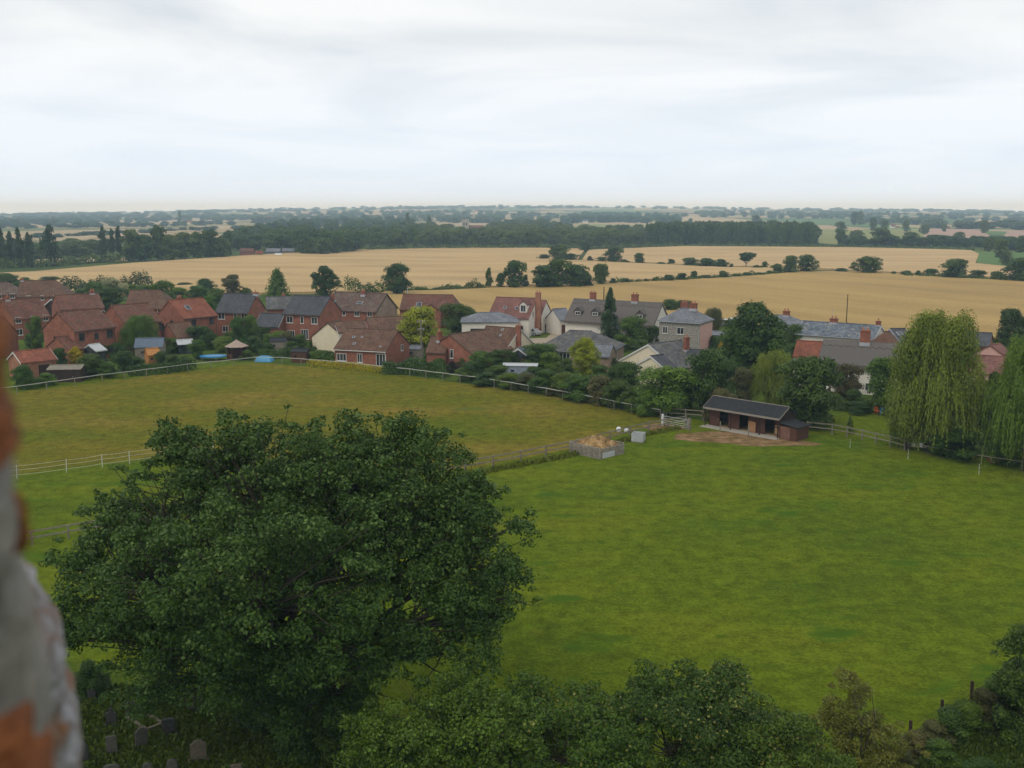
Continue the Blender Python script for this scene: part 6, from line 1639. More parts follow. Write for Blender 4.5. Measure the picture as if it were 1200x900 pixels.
# ------------------------------------------------------------------ trees between the fields
HT = [
 ('ragged', L_DARK, 573, 338, 314, 11, 'slim first tree of the hedgerow group left of the clump'),
 ('ragged', L_DARK, 586.5, 339, 320, 14, 'small second tree of the hedgerow group'),
 ('oak', L_DARK, 603, 339, 306, 30, 'broad tree in the hedgerow group left of the dense clump'),
 ('ragged', L_DARK, 616, 338, 322, 10, 'thin tree right of the broad one in the hedgerow'),
 ('oak', L_DARK, 636, 339, 311, 32, 'left tree of the dense dark hedgerow clump'),
 ('oak', L_DARK, 653, 338, 304, 36, 'tallest tree of the dense dark hedgerow clump'),
 ('oak', L_DARK, 674, 338, 310, 34, 'right tree of the dense dark hedgerow clump'),
 ('bush', L_DARK, 688, 337, 321, 18, 'low tree ending the dense dark clump'),
 ('round', L_DARK, 704, 335, 309.5, 24, 'round tree standing clear right of the dense clump'),
 ('bush', L_DARK, 718, 334, 326, 10, 'bush at the foot of the clear round tree'),
 ('bush', L_DARK, 733, 333, 326, 16, 'low bush in the middle hedge, right of the round tree'),
 ('bush', L_DARK, 747, 332.5, 328, 10, 'tiny bush in the middle hedge'),
 ('bush', L_DARK, 757, 332, 326.5, 8, 'tiny dark bush beyond the pointed conifer top'),
 ('bush', L_DARK, 767, 331.5, 325, 8, 'small round bush in the middle hedge above the thatch'),
 ('round', L_DARK, 783, 331, 322, 17, 'low dark tree above the right end of the long thatch'),
 ('round', L_DARK, 799, 330, 320, 16, 'low dark tree above the flint house'),
 ('round', L_DARK, 813, 328, 317.5, 11, 'small tree with thin stem above the flint house'),
 ('bush', L_DARK, 826, 328, 322, 20, 'low hedge bush above the flint chimney'),
 ('round', L_DARK, 847, 327, 317.5, 17, 'rounded hedge tree right of the flint house'),
 ('bush', L_MID, 862, 326, 320.5, 14, 'light low hedge bush beyond the parked cars'),
 ('bush', L_DARK, 875, 325, 319, 14, 'dark hedge bush left of the pair of oaks'),
 ('bush', L_DARK, 889, 324, 319, 14, 'hedge bush next to the pair of oaks'),
 ('bush', L_MID, 902, 322, 317, 12, 'light hedge bush below the pair of oaks'),
 ('oak', L_DARK, 926, 321, 300, 24, 'left oak of the dark pair on the wheat boundary'),
 ('oak', L_DARK, 945, 320, 298.5, 26, 'right oak of the dark pair on the wheat boundary'),
 ('round', L_DARK, 911, 322, 309, 16, 'lower tree left of the dark oak pair'),
 ('bush', L_DARK, 986, 320, 314, 20, 'low bush left of the lone spreading oak'),
 ('oak', L_DARK, 1016, 321.5, 300.5, 35, 'lone spreading oak with light showing beneath'),
 ('bush', L_DARK, 1047, 323, 318, 7, 'tiny bush right of the lone spreading oak'),
 ('bush', L_DARK, 1062, 324, 317, 16, 'low bush between the two big boundary oaks'),
 ('bush', L_DARK, 1076, 324.5, 317, 9, 'small dark bush between the two big boundary oaks'),
 ('bush', L_DARK, 1090, 325, 315, 20, 'dark bush touching the flat-crowned oak'),
 ('oak', L_DARK, 1119, 327, 304, 42, 'wide flat-crowned oak on the right boundary'),
 ('round', L_DARK, 1146, 328, 316.5, 20, 'round dark bush right of the flat-crowned oak'),
 ('round', L_DARK, 1168, 329, 318, 20, 'low dark bush second from the flat-crowned oak'),
 ('oak', L_DARK, 1196, 331, 303, 42, 'large oak cut by the right picture edge'),
 ('oak', L_DARK, 655, 305, 286.5, 30, 'domed dark tree on the hedge across the wheat'),
 ('round', L_DARK, 668, 306, 297, 22, 'low tree right of the domed dark tree'),
 ('bush', L_DARK, 637, 304.5, 298, 18, 'low bush left of the domed dark tree'),
 ('bush', L_OLIVE, 691, 306.5, 300, 8, 'small pale bush right of the domed tree'),
 ('bush', L_DARK, 705, 307, 301, 16, 'low hedge left of the second domed tree'),
 ('oak', L_DARK, 719, 308, 289.5, 24, 'second domed dark tree across the wheat'),
 ('bush', L_DARK, 732, 308.5, 304, 12, 'bush right of the second domed tree'),
 ('round', L_DARK, 749, 309.5, 296.5, 16, 'compact tree standing alone in the wheat hedge'),
 ('bush', L_DARK, 774, 310.5, 307, 13, 'low bush right of the compact lone tree'),
 ('round', L_DARK, 786.5, 310.5, 303.5, 9, 'tiny round tree left of the block of dark trees'),
 ('bush', L_DARK, 809, 312.5, 302, 24, 'left third of the dark block hedge in the wheat'),
 ('bush', L_DARK, 827, 313.5, 302.5, 26, 'middle of the dark block hedge in the wheat'),
 ('bush', L_DARK, 844, 314, 303.5, 20, 'right end of the dark block hedge in the wheat'),
 ('bush', L_DARK, 857, 314, 309, 6, 'tiny bush right of the dark block hedge'),
 ('flat', L_DARK, 874, 314, 296, 23, 'umbrella shaped tree above the pale wheat'),
 ('bush', L_DARK, 887, 315.5, 310.5, 12, 'low bush right of the umbrella shaped tree'),
 ('bush', L_DARK, 896, 315, 306.5, 10, 'small tree right of the umbrella shaped tree'),
 ('round', L_WOOD, 685, 294.5, 282, 18, 'tree in front of the wood above the second domed tree'),
 ('round', L_WOOD, 660, 292, 278, 14, 'dark tree in front of the wood left of the domed tree line'),
 ('poplar', L_BLUE, 3, 314, 266.0, 15.6, 'poplar cut by the left edge of the picture'),
 ('poplar', L_BLUE, 24, 314, 266.5, 11.7, 'tall poplar third from the left edge'),
 ('poplar', L_BLUE, 14, 313, 271.0, 13.0, 'poplar second from the left edge'),
 ('poplar', L_BLUE, 35, 314, 272.0, 15.6, 'poplar on the right of the left dark row'),
 ('poplar', L_BLUE, 60, 312, 263.5, 19.5, 'full bodied tall poplar standing alone'),
 ('poplar', L_WOOD, 49, 307, 279, 7, 'short poplar left of the full bodied one'),
 ('poplar', L_BLUE, 122, 306, 265.0, 13.0, 'left poplar of the slim group of three'),
 ('poplar', L_BLUE, 132.5, 306, 268.0, 9.8, 'middle poplar of the slim group of three'),
 ('poplar', L_BLUE, 140.5, 305.5, 265.0, 10.4, 'right poplar of the slim group of three'),
 ('oak', L_WOOD, 155, 306, 269, 29, 'round headed tree beginning the tree belt'),
 ('oak', L_WOOD, 170, 306, 276, 29, 'second tree of the belt, lower'),
 ('oak', L_WOOD, 186, 305, 264, 22, 'tallest narrow tree of the belt'),
 ('oak', L_WOOD, 200, 305, 275, 29, 'tree of the belt right of the tallest'),
 ('oak', L_WOOD, 216, 304, 273, 29, 'full tree in the middle of the belt'),
 ('oak', L_WOOD, 232, 303.5, 272, 27, 'tree of the belt before its right third'),
 ('oak', L_WOOD, 247, 303, 269, 27, 'tall tree in the right third of the belt'),
 ('oak', L_WOOD, 259, 302.5, 279, 24, 'dark low tree near the right end of the belt'),
 ('oak', L_WOOD, 268, 301, 270, 13, 'narrow tree ending the belt'),
 ('oak', L_WOOD, 984, 288, 268, 13, 'tree on the olive field, lower of two'),
 ('oak', L_WOOD, 985, 275, 260, 14, 'tree above the one on the olive field'),
 ('oak', L_WOOD, 1003, 284, 269.5, 20, 'low broad tree left of the big dark field oak'),
 ('oak', L_WOOD, 1032, 289, 267, 30, 'big dark oak in the olive field'),
 ('oak', L_WOOD, 1066, 289, 272, 22, 'tree at the corner of the ploughed field'),
 ('oak', L_WOOD, 1083, 275, 263, 12, 'tree on the hedge above the ploughed field'),
 ('oak', L_WOOD, 1097, 287, 275, 18, 'greenish tree in front of the ploughed field'),
 ('oak', L_WOOD, 1124, 286, 272, 16, 'dark tree at the foot of the ploughed field'),
 ('oak', L_WOOD, 1158, 295, 279, 16, 'olive tree right of the ploughed field'),
 ('oak', L_WOOD, 1172, 303, 280, 18, 'tree standing on the green headland'),
 ('oak', L_WOOD, 1178, 312, 294, 14, 'dark tree on the hedge right of the green headland'),
 ('oak', L_WOOD, 1196, 297, 278, 18, 'dark tree at the right edge above the large oak'),
 ('oak', L_WOOD, 1001, 264, 248, 10, 'left tree of a pair on the far green meadow'),
 ('oak', L_WOOD, 1008, 264, 247.5, 10, 'right tree of a pair on the far green meadow'),
 ('oak', L_WOOD, 1023, 271, 255, 11, 'tree on the far green meadow right of the pair'),
 ('oak', L_WOOD, 1036, 272, 257, 10, 'roundish tree in the middle of the far green meadow'),
 ('oak', L_WOOD, 1062, 272, 258, 10, 'tree at the far right part of the green meadow'),
 ('oak', L_WOOD, 1106, 272, 262, 8, 'lone small tree above the ploughed field'),
 ('oak', L_WOOD, 1153, 274, 258, 12, 'tree on the meadow edge at the far right'),
 ('oak', L_WOOD, 809, 263, 256, 8, 'lone round tree on the straw field behind the conifers'),
 ('oak', L_WOOD, 886, 265, 252, 12, 'tree at the corner of the straw field behind the conifers'),
 ('poplar', L_WOOD, 478, 272, 249, 10, 'dark upright tree rising from the wood, left one'),
 ('poplar', L_WOOD, 503, 272, 253, 8, 'dark upright tree rising from the wood, right one'),
 ('poplar', L_WOOD, 211, 263, 247, 5, 'thin tree on the left skyline'),
 ('oak', L_WOOD, 544, 257, 247, 7, 'tree on the pale field behind the church'),
]
hgroup = 'trees and bushes between the fields'
for (k, m_, px, yb, yt, wp, lab) in HT:
    tree(k, m_, px, yb, yt, wp, lab, hgroup, lod=1)
hedge('field_hedge', 'hedge at the foot of the poplars', [(-20, 315), (60, 312.5), (110, 308), (152, 306)], [4, 2.5, 4, 3], 5, L_WOOD, 20, 1.0, 1.2, clip=False, lumps=0.5)
hedge('field_hedge', 'dark hedge along the far side of the pale right hand wheat', [(796, 289), (900, 289.5), (1000, 290.5), (1110, 293), (1140, 294)], [1.6, 1.8, 1.8, 2.2, 2.0], 3, L_WOOD, 21, 0.9, 1.2, clip=False, lumps=0.4)
hedge('field_hedge', 'thin hedge between the two right hand wheat fields', [(1060, 325), (1100, 326), (1150, 329), (1200, 331.5), (1260, 334)], 1.6, 2.4, L_DARK, 22, 0.6, 3, clip=False, lumps=0.5)
hedge('field_hedge', 'low hedge linking the bushes above the village wheat', [(720, 333.5), (780, 331), (850, 327), (910, 322.5)], 1.3, 2.2, L_DARK, 23, 0.6, 3, clip=False, lumps=0.7)
hedge('field_hedge', 'hedge along the foot of the wood', [(430, 294), (500, 292), (640, 291.5), (690, 293), (800, 289.5)], 2.4, 4, L_WOOD, 24, 1.0, 1.0, clip=False, lumps=0.4)

WK = ['oak', 'round', 'oak']
wood('mixed_wood', 'broad dark mixed wood beyond the wheat, its left half', [(276, 288), (330, 297), (370, 300), (440, 294), (500, 291), (500, 272), (470, 262), (410, 258), (330, 266), (282, 278)], 230, (9, 13), (10, 16), WK, L_WOOD, 1)
wood('mixed_wood', 'broad dark mixed wood around the far church', [(500, 290.5), (640, 290.5), (690, 291.5), (700, 278), (660, 272), (640, 263), (600, 266), (560, 277), (530, 278), (500, 270)], 190, (9, 12), (10, 16), WK, L_WOOD, 2, clear=(551, 279, 22, 5))
wood('mixed_wood', 'low trees between the wood and the conifer block', [(690, 291), (760, 289), (770, 280), (740, 276), (700, 279)], 55, (8, 12), (9, 14), WK, L_WOOD, 3)
wood('conifer_wood', 'dark even block of conifers on the right of the wood', [(756, 288), (850, 287), (956, 287), (952, 280), (900, 277), (800, 279), (770, 281)], 260, (13, 15.5), (7, 10), ['egg', 'cone', 'round'], L_WOOD, 4)
wood('mixed_wood', 'tree belt along the foot of the far right fields', [(955, 289), (1010, 289.5), (1075, 290), (1140, 291), (1200, 294), (1260, 297), (1260, 291), (1140, 288), (1000, 287)], 85, (4, 8), (8, 14), WK, L_WOOD, 5)
wood('mixed_wood', 'wooded slope left behind the poplars', [(-30, 304), (60, 303), (118, 300), (118, 294), (60, 295), (-30, 295)], 60, (5, 8), (10, 15), WK, L_WOOD, 6)
wood('mixed_wood', 'wooded rise at the left behind the tree belt', [(272, 296), (300, 287), (320, 275), (300, 272), (288, 282), (272, 288)], 45, (6, 10), (10, 15), WK, L_WOOD, 7)
rr = random.Random(8)
def band(name, label, pts, n, hr, wr, seed):
    wood(name, label, pts, n, hr, wr, WK, L_WOOD, seed, lod=2)
band('far_wood', 'far wooded band on the left', [(-40, 266), (120, 263), (230, 259), (300, 260), (300, 253), (230, 252), (100, 255), (-40, 257)], 250, (6, 11), (14, 24), 31)
band('field_hedgerow', 'thin line of hedgerow trees across the straw field behind the poplars', [(40, 279), (120, 275), (200, 270.5), (290, 267), (290, 268.5), (200, 272), (120, 276.5), (40, 280)], 46, (2.5, 5), (8, 16), 41)
band('field_hedgerow', 'hedgerow along the far side of the straw field behind the poplars', [(0, 267), (120, 265.5), (260, 262.5), (290, 262.5), (290, 264), (120, 267), (0, 269)], 60, (4, 8), (10, 18), 42)
band('far_wood', 'far wooded rise behind the wood', [(296, 264), (400, 258), (460, 260), (540, 262), (640, 260), (660, 254), (560, 249), (420, 249), (300, 251)], 300, (7, 11), (14, 24), 32)
band('far_wood', 'far wood right of the middle', [(660, 263), (690, 261), (790, 262), (800, 256), (740, 253), (660, 254)], 170, (8, 12), (12, 20), 33)
band('far_wood', 'far broken woods behind the straw field', [(800, 255), (860, 255.5), (960, 257), (1000, 256), (1000, 249), (900, 247.5), (800, 249)], 120, (6, 10), (14, 24), 34)
band('far_wood', 'far broken woods at the right', [(1000, 263), (1100, 268), (1200, 271), (1260, 273), (1260, 255), (1150, 252), (1000, 250)], 150, (6, 10), (14, 24), 35)
band('far_wood', 'faint wooded skyline', [(-60, 256), (150, 253), (300, 249), (450, 246.5), (600, 245), (800, 245.5), (950, 247.5), (1260, 253), (1260, 248), (1100, 245), (950, 243.5), (800, 242), (600, 241.5), (450, 243), (300, 245), (150, 249), (-60, 252)], 620, (7, 12), (20, 50), 36)

# ------------------------------------------------------------------ the near trees
def near_plant(name, label, cat, base, lobes, nclump, per, leaf, mat, seed, crad=(0.5, 0.95), trunk_r=0.45, stems=1, upb=0.25, tipmat=None, tipn=0, zmin=0.4, limbs=True, flat=0.95, shell=(0.35, 1.0), twigs=0.6, shoot=0.42):
    """lobes: (px, py, rx px, ry px, distance, depth factor) - rounded masses of the crown, each at its own distance"""
    g = np.random.default_rng(seed); rr = random.Random(seed)
    B = at(*base)
    Ls = []
    for (px, py, rx, ry, Y, df) in lobes:
        d = ray(px, py); s = Y / d.y
        c = Vector((d.x * s, Y, HC + d.z * s)) - B
        m = math.sqrt(Y * Y + (HC - c.z) ** 2) / F
        Ls.append((c, rx * m, ry * m, (rx + ry) / 2 * m * df))
    vol = np.array([a * b * c_ for _, a, b, c_ in Ls]) ** 0.72; vol /= vol.sum()
    cents, rads, own = [], [], []
    guard = 0
    while len(cents) < nclump and guard < nclump * 40:
        guard += 1
        i = int(g.choice(len(Ls), p=vol)); c, a, b, e = Ls[i]
        u = unit(1, g)[0]
        if u[2] < -0.5 and g.random() < 0.6: continue
        k = shell[0] + (shell[1] - shell[0]) * g.random() ** 0.55
        p = c + Vector((u[0] * a * k, u[1] * e * k, u[2] * b * k))
        if g.random() < shoot:       # shoots that stand out of the outline
            p = c + Vector((u[0] * a, u[1] * e, abs(u[2]) * b)) * g.uniform(1.0, 1.22)
            if p.z > zmin: cents.append(tuple(p)); rads.append(g.uniform(.22, .42) * crad[1]); own.append(i)
            continue
        if p.z < zmin: continue
        cents.append(tuple(p)); rads.append(g.uniform(*crad) * (0.8 if k > 0.9 else 1)); own.append(i)
    cents, rads = np.array(cents), np.array(rads)
    t_ = thing(name, label, cat, B)
    V, T = blob_cards(cents, rads, int(len(cents) * per), leaf, g, rand=0.8, upb=upb, stray=0.34, flat=flat, aspect=0.56)
    obj('crown', np_mesh('crown', V, quads(V), T, mat), t_)
    if tipn:
        hi = np.argsort(-cents[:, 2] + g.normal(size=len(cents)) * 1.2)[: max(8, len(cents) // 2)]
        V, T = blob_cards(cents[hi], rads[hi] * 1.05, tipn, leaf * 1.0, g, rand=0.8, upb=0.6, stray=0.4)
        obj('young_leaves', np_mesh('young_leaves', V, quads(V), T, tipmat), t_)
    mb = MB()
    cz = sum((l[0] for l in Ls), Vector()) / len(Ls)
    for s in range(stems):
        off = Vector((0, 0, 0)) if stems == 1 else Vector((rr.uniform(-1.2, 1.2), rr.uniform(-.9, .9), 0))
        fork = Vector((cz.x * .35, cz.y * .35, max(0.8, cz.z * .42))) + off * .6
        mb.tube(off + Vector((0, 0, -.3)), fork * .5 + off * .5, trunk_r / math.sqrt(stems), trunk_r * .8 / math.sqrt(stems), 9); mb.tube(fork * .5 + off * .5, fork, trunk_r * .8 / math.sqrt(stems), trunk_r * .62 / math.sqrt(stems), 9)
    lim = MB()
    for i, (c, a, b, e) in enumerate(Ls):
        f0 = fork + Vector((rr.uniform(-.2, .2), rr.uniform(-.2, .2), rr.uniform(-.6, .3)))
        m1 = f0.lerp(c, .5) + Vector((rr.uniform(-.6, .6), rr.uniform(-.6, .6), rr.uniform(-.1, .7)))
        r1 = trunk_r * .34
        lim.tube(f0, m1, r1, r1 * .7, 7); lim.tube(m1, c, r1 * .7, r1 * .4, 7)
        mine = [j for j in range(len(cents)) if own[j] == i]
        rr.shuffle(mine)
        for j in mine[: int(len(mine) * twigs)]:
            q = Vector(cents[j]); s0 = m1.lerp(c, rr.uniform(.1, 1.0))
            k1 = s0.lerp(q, .5) + Vector((rr.uniform(-.3, .3), rr.uniform(-.3, .3), rr.uniform(-.15, .35)))
            lim.tube(s0, k1, r1 * .30, r1 * .18, 5, False); lim.tube(k1, q, r1 * .18, r1 * .07, 5, False)
    if limbs:
        mb.build('trunk', BARK_SHADE, t_); lim.build('limbs', BARK_SHADE, t_)
    else: mb.build('stem', BARK, t_)
    return t_
near_plant('ash_tree', 'huge dark leafy tree filling the lower left, over the gravestones', 'tree', (345, 868),
    [(340, 640, 165, 120, 44, .8), (300, 570, 130, 78, 46.5, .8), (465, 572, 92, 70, 46, .9), (175, 705, 105, 80, 42, .8), (190, 615, 85, 68, 46, .9), (545, 655, 78, 75, 44, .9),
     (500, 722, 82, 55, 41, .9), (330, 745, 130, 85, 40, .9), (130, 668, 62, 60, 44, .9), (400, 525, 60, 34, 47, .9), (235, 548, 55, 45, 47, .9), (575, 715, 48, 42, 43, .9), (300, 700, 160, 100, 37.5, .6), (240, 515, 60, 26, 48, .9), (250, 800, 120, 50, 41, .8), (390, 820, 80, 50, 41, .8), (110, 745, 50, 50, 41, .9), (485, 520, 40, 26, 47, .9), (420, 560, 70, 50, 45.5, .9), (530, 605, 60, 50, 45, .9), (440, 640, 120, 90, 43, .7), (560, 700, 60, 60, 42, .9), (180, 765, 85, 42, 41, .8), (275, 775, 80, 40, 40, .8), (520, 765, 78, 36, 40.5, .9), (450, 775, 70, 40, 40, .9)],
    1600, 160, 0.155, L_BIG, 21, (0.34, 0.85), 0.50, zmin=1.6, shell=(0.2, 1.0), tipmat=L_ASHT, tipn=26000)
near_plant('broadleaf_tree', 'light green leafy bush at the bottom, right under the huge tree', 'tree', (505, 960),
    [(505, 860, 82, 62, 36, .9), (560, 880, 70, 60, 35, .9), (455, 890, 50, 50, 36, .9), (520, 830, 40, 30, 37, .9)], 170, 210, 0.135, L_SHRUB, 22, (0.4, 0.75), 0.16, 3, zmin=.3, tipmat=L_LIGHT, tipn=1500)
near_plant('broadleaf_tree', 'rounded bushy tree in the middle of the bottom edge', 'tree', (655, 965),
    [(660, 862, 66, 48, 37, .9), (608, 836, 42, 40, 38, .9), (700, 848, 40, 34, 38, .9), (650, 890, 100, 55, 35, .9)], 200, 210, 0.125, L_SHRUB, 23, (0.4, 0.75), 0.16, 3, zmin=.3, tipmat=L_TIP, tipn=1200)
near_plant('broadleaf_tree', 'tallest dark bush at the bottom edge with pale leaf tips', 'tree', (800, 955),
    [(800, 838, 58, 44, 38, .9), (758, 806, 26, 32, 39, .9), (842, 800, 24, 28, 38, .9), (805, 800, 14, 20, 38.5, .9), (790, 880, 85, 60, 36, .9), (840, 850, 50, 50, 37, .9)], 200, 210, 0.125, L_DARK, 24, (0.35, 0.7), 0.16, 3, zmin=.3, tipmat=L_TIP, tipn=1800)
near_plant('broadleaf_tree', 'low dark bush right of the tallest bush at the bottom', 'tree', (905, 960),
    [(895, 880, 62, 45, 37, .9), (940, 900, 50, 35, 37, .9), (870, 900, 60, 50, 36, .9)], 110, 210, 0.125, L_SHRUB, 25, (0.35, 0.7), 0.12, 3, zmin=.3, tipmat=L_TIP, tipn=700)
near_plant('larch_tree', 'small yellowish pointed tree at the bottom right', 'tree', (1003, 940),
    [(995, 800, 10, 22, 40, 1), (998, 828, 26, 24, 40, 1), (1000, 855, 46, 28, 40, 1), (1002, 885, 66, 34, 40, 1), (1022, 815, 14, 14, 40, 1), (972, 845, 22, 18, 40, 1), (1045, 895, 40, 22, 40, 1)], 120, 190, 0.10, L_LARCH, 26, (0.22, 0.45), 0.10, 1, zmin=.3, tipmat=L_TIP, tipn=2600, shell=(.2, 1.0))
near_plant('broadleaf_tree', 'dark tree cut by the lower right picture edge', 'tree', (1205, 880),
    [(1200, 795, 30, 55, 43, .9), (1212, 840, 35, 50, 43, .9), (1195, 770, 14, 22, 43.5, .9)], 70, 190, 0.14, L_DARK, 27, (0.3, 0.6), 0.12, 1, zmin=.3)
bank = [(1072, 884, 858, 40, L_OLIVE), (1092, 878, 846, 46, L_OLIVE), (1112, 872, 830, 52, L_DARK), (1132, 866, 822, 52, L_SHRUB), (1150, 858, 808, 50, L_RUST), (1170, 850, 792, 54, L_DARK), (1192, 842, 772, 54, L_DARK), (1100, 896, 868, 50, L_SHRUB), (1056, 900, 878, 34, L_OLIVE), (1150, 915, 890, 50, L_DARK)]
for i, (px, yb, yt, wp, m_) in enumerate(bank):
    tree('bush', m_, px, yb, yt, wp, 'bramble bush of the lower right bank, ' + ['olive, beside the nearest fence post', 'olive, second up the bank', 'dark, below the middle fence posts', 'dark, at the middle fence posts', 'brownish, above the middle of the bank', 'dark, left of the dark tree', 'dark, topmost at the picture edge', 'green, low and wide below the posts', 'small, at the foot of the yellowish tree', 'dark, at the bottom edge'][i], 'brambles of the lower right bank', name='bramble_bush')
# shrubs of the churchyard edge in the shade of the huge tree
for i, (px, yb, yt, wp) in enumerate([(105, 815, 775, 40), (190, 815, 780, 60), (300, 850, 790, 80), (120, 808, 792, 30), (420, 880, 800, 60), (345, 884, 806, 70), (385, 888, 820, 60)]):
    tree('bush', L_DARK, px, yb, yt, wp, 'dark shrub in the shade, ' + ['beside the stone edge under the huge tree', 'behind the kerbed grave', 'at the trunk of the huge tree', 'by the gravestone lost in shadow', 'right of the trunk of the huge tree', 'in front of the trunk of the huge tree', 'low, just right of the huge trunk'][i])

# ------------------------------------------------------------------ tufts of longer grass
def tufts(name, label, poly, n, hgt, mat, seed, zb=0.0, gauss=False):
    g = np.random.default_rng(seed); rr = random.Random(seed)
    xs = [p[0] for p in poly]; ys = [p[1] for p in poly]
    Pt = []
    while len(Pt) < n:
        x, y = rr.uniform(min(xs), max(xs)), rr.uniform(min(ys), max(ys))
        if gauss:
            x = rr.gauss((min(xs) + max(xs)) / 2, (max(xs) - min(xs)) / 4.2); y = rr.gauss((min(ys) + max(ys)) / 2, (max(ys) - min(ys)) / 4.2); Pt.append(at(x, y)); continue
        if in_poly(x, y, poly): Pt.append(at(x, y))
    C = np.array([tuple(p) for p in Pt]); 
    k = 4
    C = np.repeat(C, k, axis=0) + g.normal(size=(n * k, 3)) * np.array([.10, .10, 0])
    h = hgt * (0.5 + g.random(n * k) ** 2)
    a = g.random(n * k) * 6.283
    lean = g.normal(size=(n * k, 2)) * 0.35
    wv = 0.10 * (0.6 + g.random(n * k))
    V = np.empty((n * k, 4, 3))
    V[:, 0] = C + np.stack([np.cos(a) * wv, np.sin(a) * wv, np.zeros(n * k)], 1)
    V[:, 1] = C - np.stack([np.cos(a) * wv, np.sin(a) * wv, np.zeros(n * k)], 1)
    V[:, 2] = C + np.stack([lean[:, 0] * h - np.cos(a) * wv * .3, lean[:, 1] * h - np.sin(a) * wv * .3, h], 1)
    V[:, 3] = C + np.stack([lean[:, 0] * h + np.cos(a) * wv * .3, lean[:, 1] * h + np.sin(a) * wv * .3, h], 1)
    V[:, :, 2] += zb
    V = V.reshape(-1, 3)
    o = obj(name, np_mesh(name, V, quads(V), np.repeat(g.random(n * k), 4), mat))
    tag(o, label, 'grass', kind='stuff')
GR_A = leaf_mat('grass_blade', (0.070, 0.095, 0.010), (0.160, 0.185, 0.022), trans=0.3)
GR_B = leaf_mat('grass_seed', (0.10, 0.10, 0.018), (0.26, 0.185, 0.055), trans=0.3)
GR_C = leaf_mat('grass_shade', (0.035, 0.065, 0.010), (0.085, 0.120, 0.018), trans=0.3)  # darker copy of the blades, shade put into their colour
tufts('grass', 'long grass along the wooden fence', [(545, 556), (670, 532), (760, 508), (806, 499), (806, 502), (760, 511), (670, 536), (545, 560)], 600, 0.30, GR_A, 65, 0.02)
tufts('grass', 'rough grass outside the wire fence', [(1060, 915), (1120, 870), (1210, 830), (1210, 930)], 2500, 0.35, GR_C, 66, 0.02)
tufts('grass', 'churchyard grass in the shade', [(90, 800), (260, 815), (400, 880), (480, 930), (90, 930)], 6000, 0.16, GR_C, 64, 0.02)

# ------------------------------------------------------------------ the tower's own stone edge beside the camera
def rough_block(name, parent, prof, mat, seed, back=0.30, amp=0.012, nrow=26, ncol=26):
    """weathered masonry; prof lists (px, py, distance) down its right-hand arris"""
    g = random.Random(seed)
    ph = [g.uniform(0, 6.28) for _ in range(8)]
    rows = []
    for i in range(nrow + 1):
        f = i / nrow * (len(prof) - 1); k = min(int(f), len(prof) - 2); u = f - k
        pq = [prof[k][j] * (1 - u) + prof[k + 1][j] * u for j in range(3)]
        d = ray(pq[0], pq[1]); s = pq[2] / d.y
        rows.append(Vector((d.x * s, pq[2], HC + d.z * s)))
    V, Fc = [], []
    for i, e in enumerate(rows):
        edge = math.sin(math.pi * i / nrow) ** 0.35 if 0 < i < nrow else 0.0
        for j in range(ncol):
            a = 2 * math.pi * j / ncol
            ca, sa = math.cos(a), math.sin(a)
            sx = math.copysign(abs(ca) ** .5, ca); sy = math.copysign(abs(sa) ** .5, sa)
            r = amp * (math.sin(5 * a + i * .7 + ph[0]) * .5 + math.sin(i * 1.3 + 3 * a + ph[1]) + math.sin(i * .45 + a + ph[2]) * 1.2 + g.uniform(-.8, .8))
            w_ = back / 2
            dn = Vector((e.x, e.y, 0)).normalized(); lt = Vector((dn.y, -dn.x, 0))
            q = e + lt * (-w_ + w_ * (.97 + .03 * edge) * sx + r * ca) + dn * (back * .40 * sy * (.95 + .05 * edge) + r * sa)
            V.append((q.x, q.y, e.z + g.uniform(-.3, .3) * amp))
    for i in range(nrow):
        for j in range(ncol):
            j2 = (j + 1) % ncol
            Fc.append((i * ncol + j, i * ncol + j2, (i + 1) * ncol + j2, (i + 1) * ncol + j))
    me = bpy.data.meshes.new(name)
    me.from_pydata(V, [], Fc + [tuple(range(ncol)), tuple(range(nrow * ncol + ncol - 1, nrow * ncol - 1, -1))])
    bm = bmesh.new(); bm.from_mesh(me); bmesh.ops.recalc_face_normals(bm, faces=bm.faces); bm.to_mesh(me); bm.free()
    me.materials.append(mat)
    return obj(name, me, parent, True)
def stone_mat(name, c, c2, c3, sc=18):
    m, t, b, o = new_mat(name)
    n = noise(t, sc, 6, .65); r = ramp(t, n.outputs['Fac'], [(.34, c), (.5, c2), (.64, c3)])
    n2 = noise(t, sc * 6, 3, .7); r2 = ramp(t, n2.outputs['Fac'], [(.3, (.7,) * 3), (.7, (1.25,) * 3)])
    t.links.new(mix(t, r.outputs[0], r2.outputs[0], 1, 'MULTIPLY'), b.inputs['Base Color'])
    b.inputs['Roughness'].default_value = .9; b.inputs['Specular IOR Level'].default_value = .15
    bump(t, b, n2.outputs['Fac'], .7, .01)
    return m
OLD_BRICK = stone_mat('old_brick', (0.09, 0.05, 0.032), (0.22, 0.075, 0.028), (0.30, 0.11, 0.04), 9)
MORTAR = stone_mat('old_mortar', (0.13, 0.115, 0.085), (0.22, 0.21, 0.19), (0.28, 0.25, 0.215), 9)
LICHEN = stone_mat('lichen_stone', (0.22, 0.10, 0.04), (0.22, 0.20, 0.20), (0.36, 0.35, 0.37), 14)
DARKSTONE = stone_mat('dark_stone', (0.10, 0.11, 0.08), (0.16, 0.15, 0.11), (0.36, 0.13, 0.05), 10)
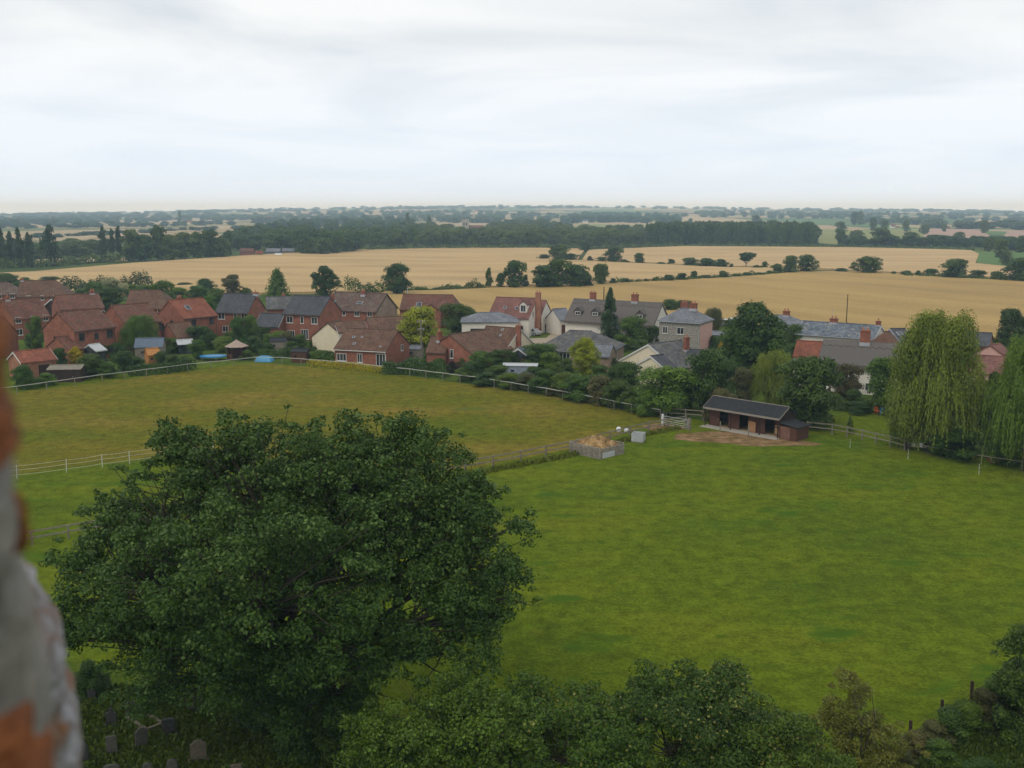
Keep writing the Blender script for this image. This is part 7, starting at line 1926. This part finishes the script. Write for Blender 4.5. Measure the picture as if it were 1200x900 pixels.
tp = thing('tower_parapet', 'crumbling brick and mortar edge of the church tower, close at the left', 'parapet', (0, 0, 0))
rough_block('brick', tp, [(0, 335, .70), (3, 375, .71), (6, 420, .72), (10, 470, .74), (13, 505, .76), (11, 524, .77)], OLD_BRICK, 1, .30, .004)
rough_block('mortar_bed', tp, [(4, 528, .80), (11, 560, .80), (20, 600, .81), (28, 650, .84), (40, 720, .88), (52, 800, .92), (60, 850, .95), (66, 900, .98), (72, 960, 1.0)], MORTAR, 2, .36, .004)
rough_block('brick_chip', tp, [(19, 508, .765), (22, 513, .765), (22, 522, .77), (18, 527, .77)], DARKSTONE, 5, .012, .0012, 8, 12)
rough_block('brick_chip', tp, [(20, 575, .80), (31, 590, .80), (34, 612, .80), (33, 636, .81), (26, 646, .81)], OLD_BRICK, 3, .022, .0015, 12, 14)
rough_block('brick', tp, [(30, 800, .84), (44, 830, .85), (54, 860, .86), (64, 900, .88), (72, 960, .9)], OLD_BRICK, 4, .30, .004)
rough_block('lichened_stone', tp, [(42, 678, 1.5), (55, 705, 1.5), (66, 735, 1.5), (75, 770, 1.52), (83, 805, 1.54), (89, 835, 1.56), (95, 870, 1.58), (96, 905, 1.6), (100, 960, 1.63)], LICHEN, 6, .40, .004, 40, 34)

# ------------------------------------------------------------------ summer haze
hz = MB().box(-7600, 7600, -7600, 7600, -1, 1).build('haze')
hz.scale = (1, 1, 1)
lowest = -40.0; highest = 60.0
for v in hz.data.vertices: v.co.z = lowest if v.co.z < 0 else highest
hm = bpy.data.materials.new('haze'); hm.use_nodes = True
ht = hm.node_tree; ht.nodes.clear()
ho = N(ht, 'ShaderNodeOutputMaterial'); pv = N(ht, 'ShaderNodeVolumePrincipled')
pv.inputs['Color'].default_value = (0.54, 0.76, 1.0, 1)
pv.inputs['Absorption Color'].default_value = (1, 1, 1, 1)
pv.inputs['Density'].default_value = 0.00024
ht.links.new(pv.outputs[0], ho.inputs['Volume'])
hz.data.materials.append(hm)
tag(hz, 'pale summer haze over the far country', 'haze', kind='stuff')
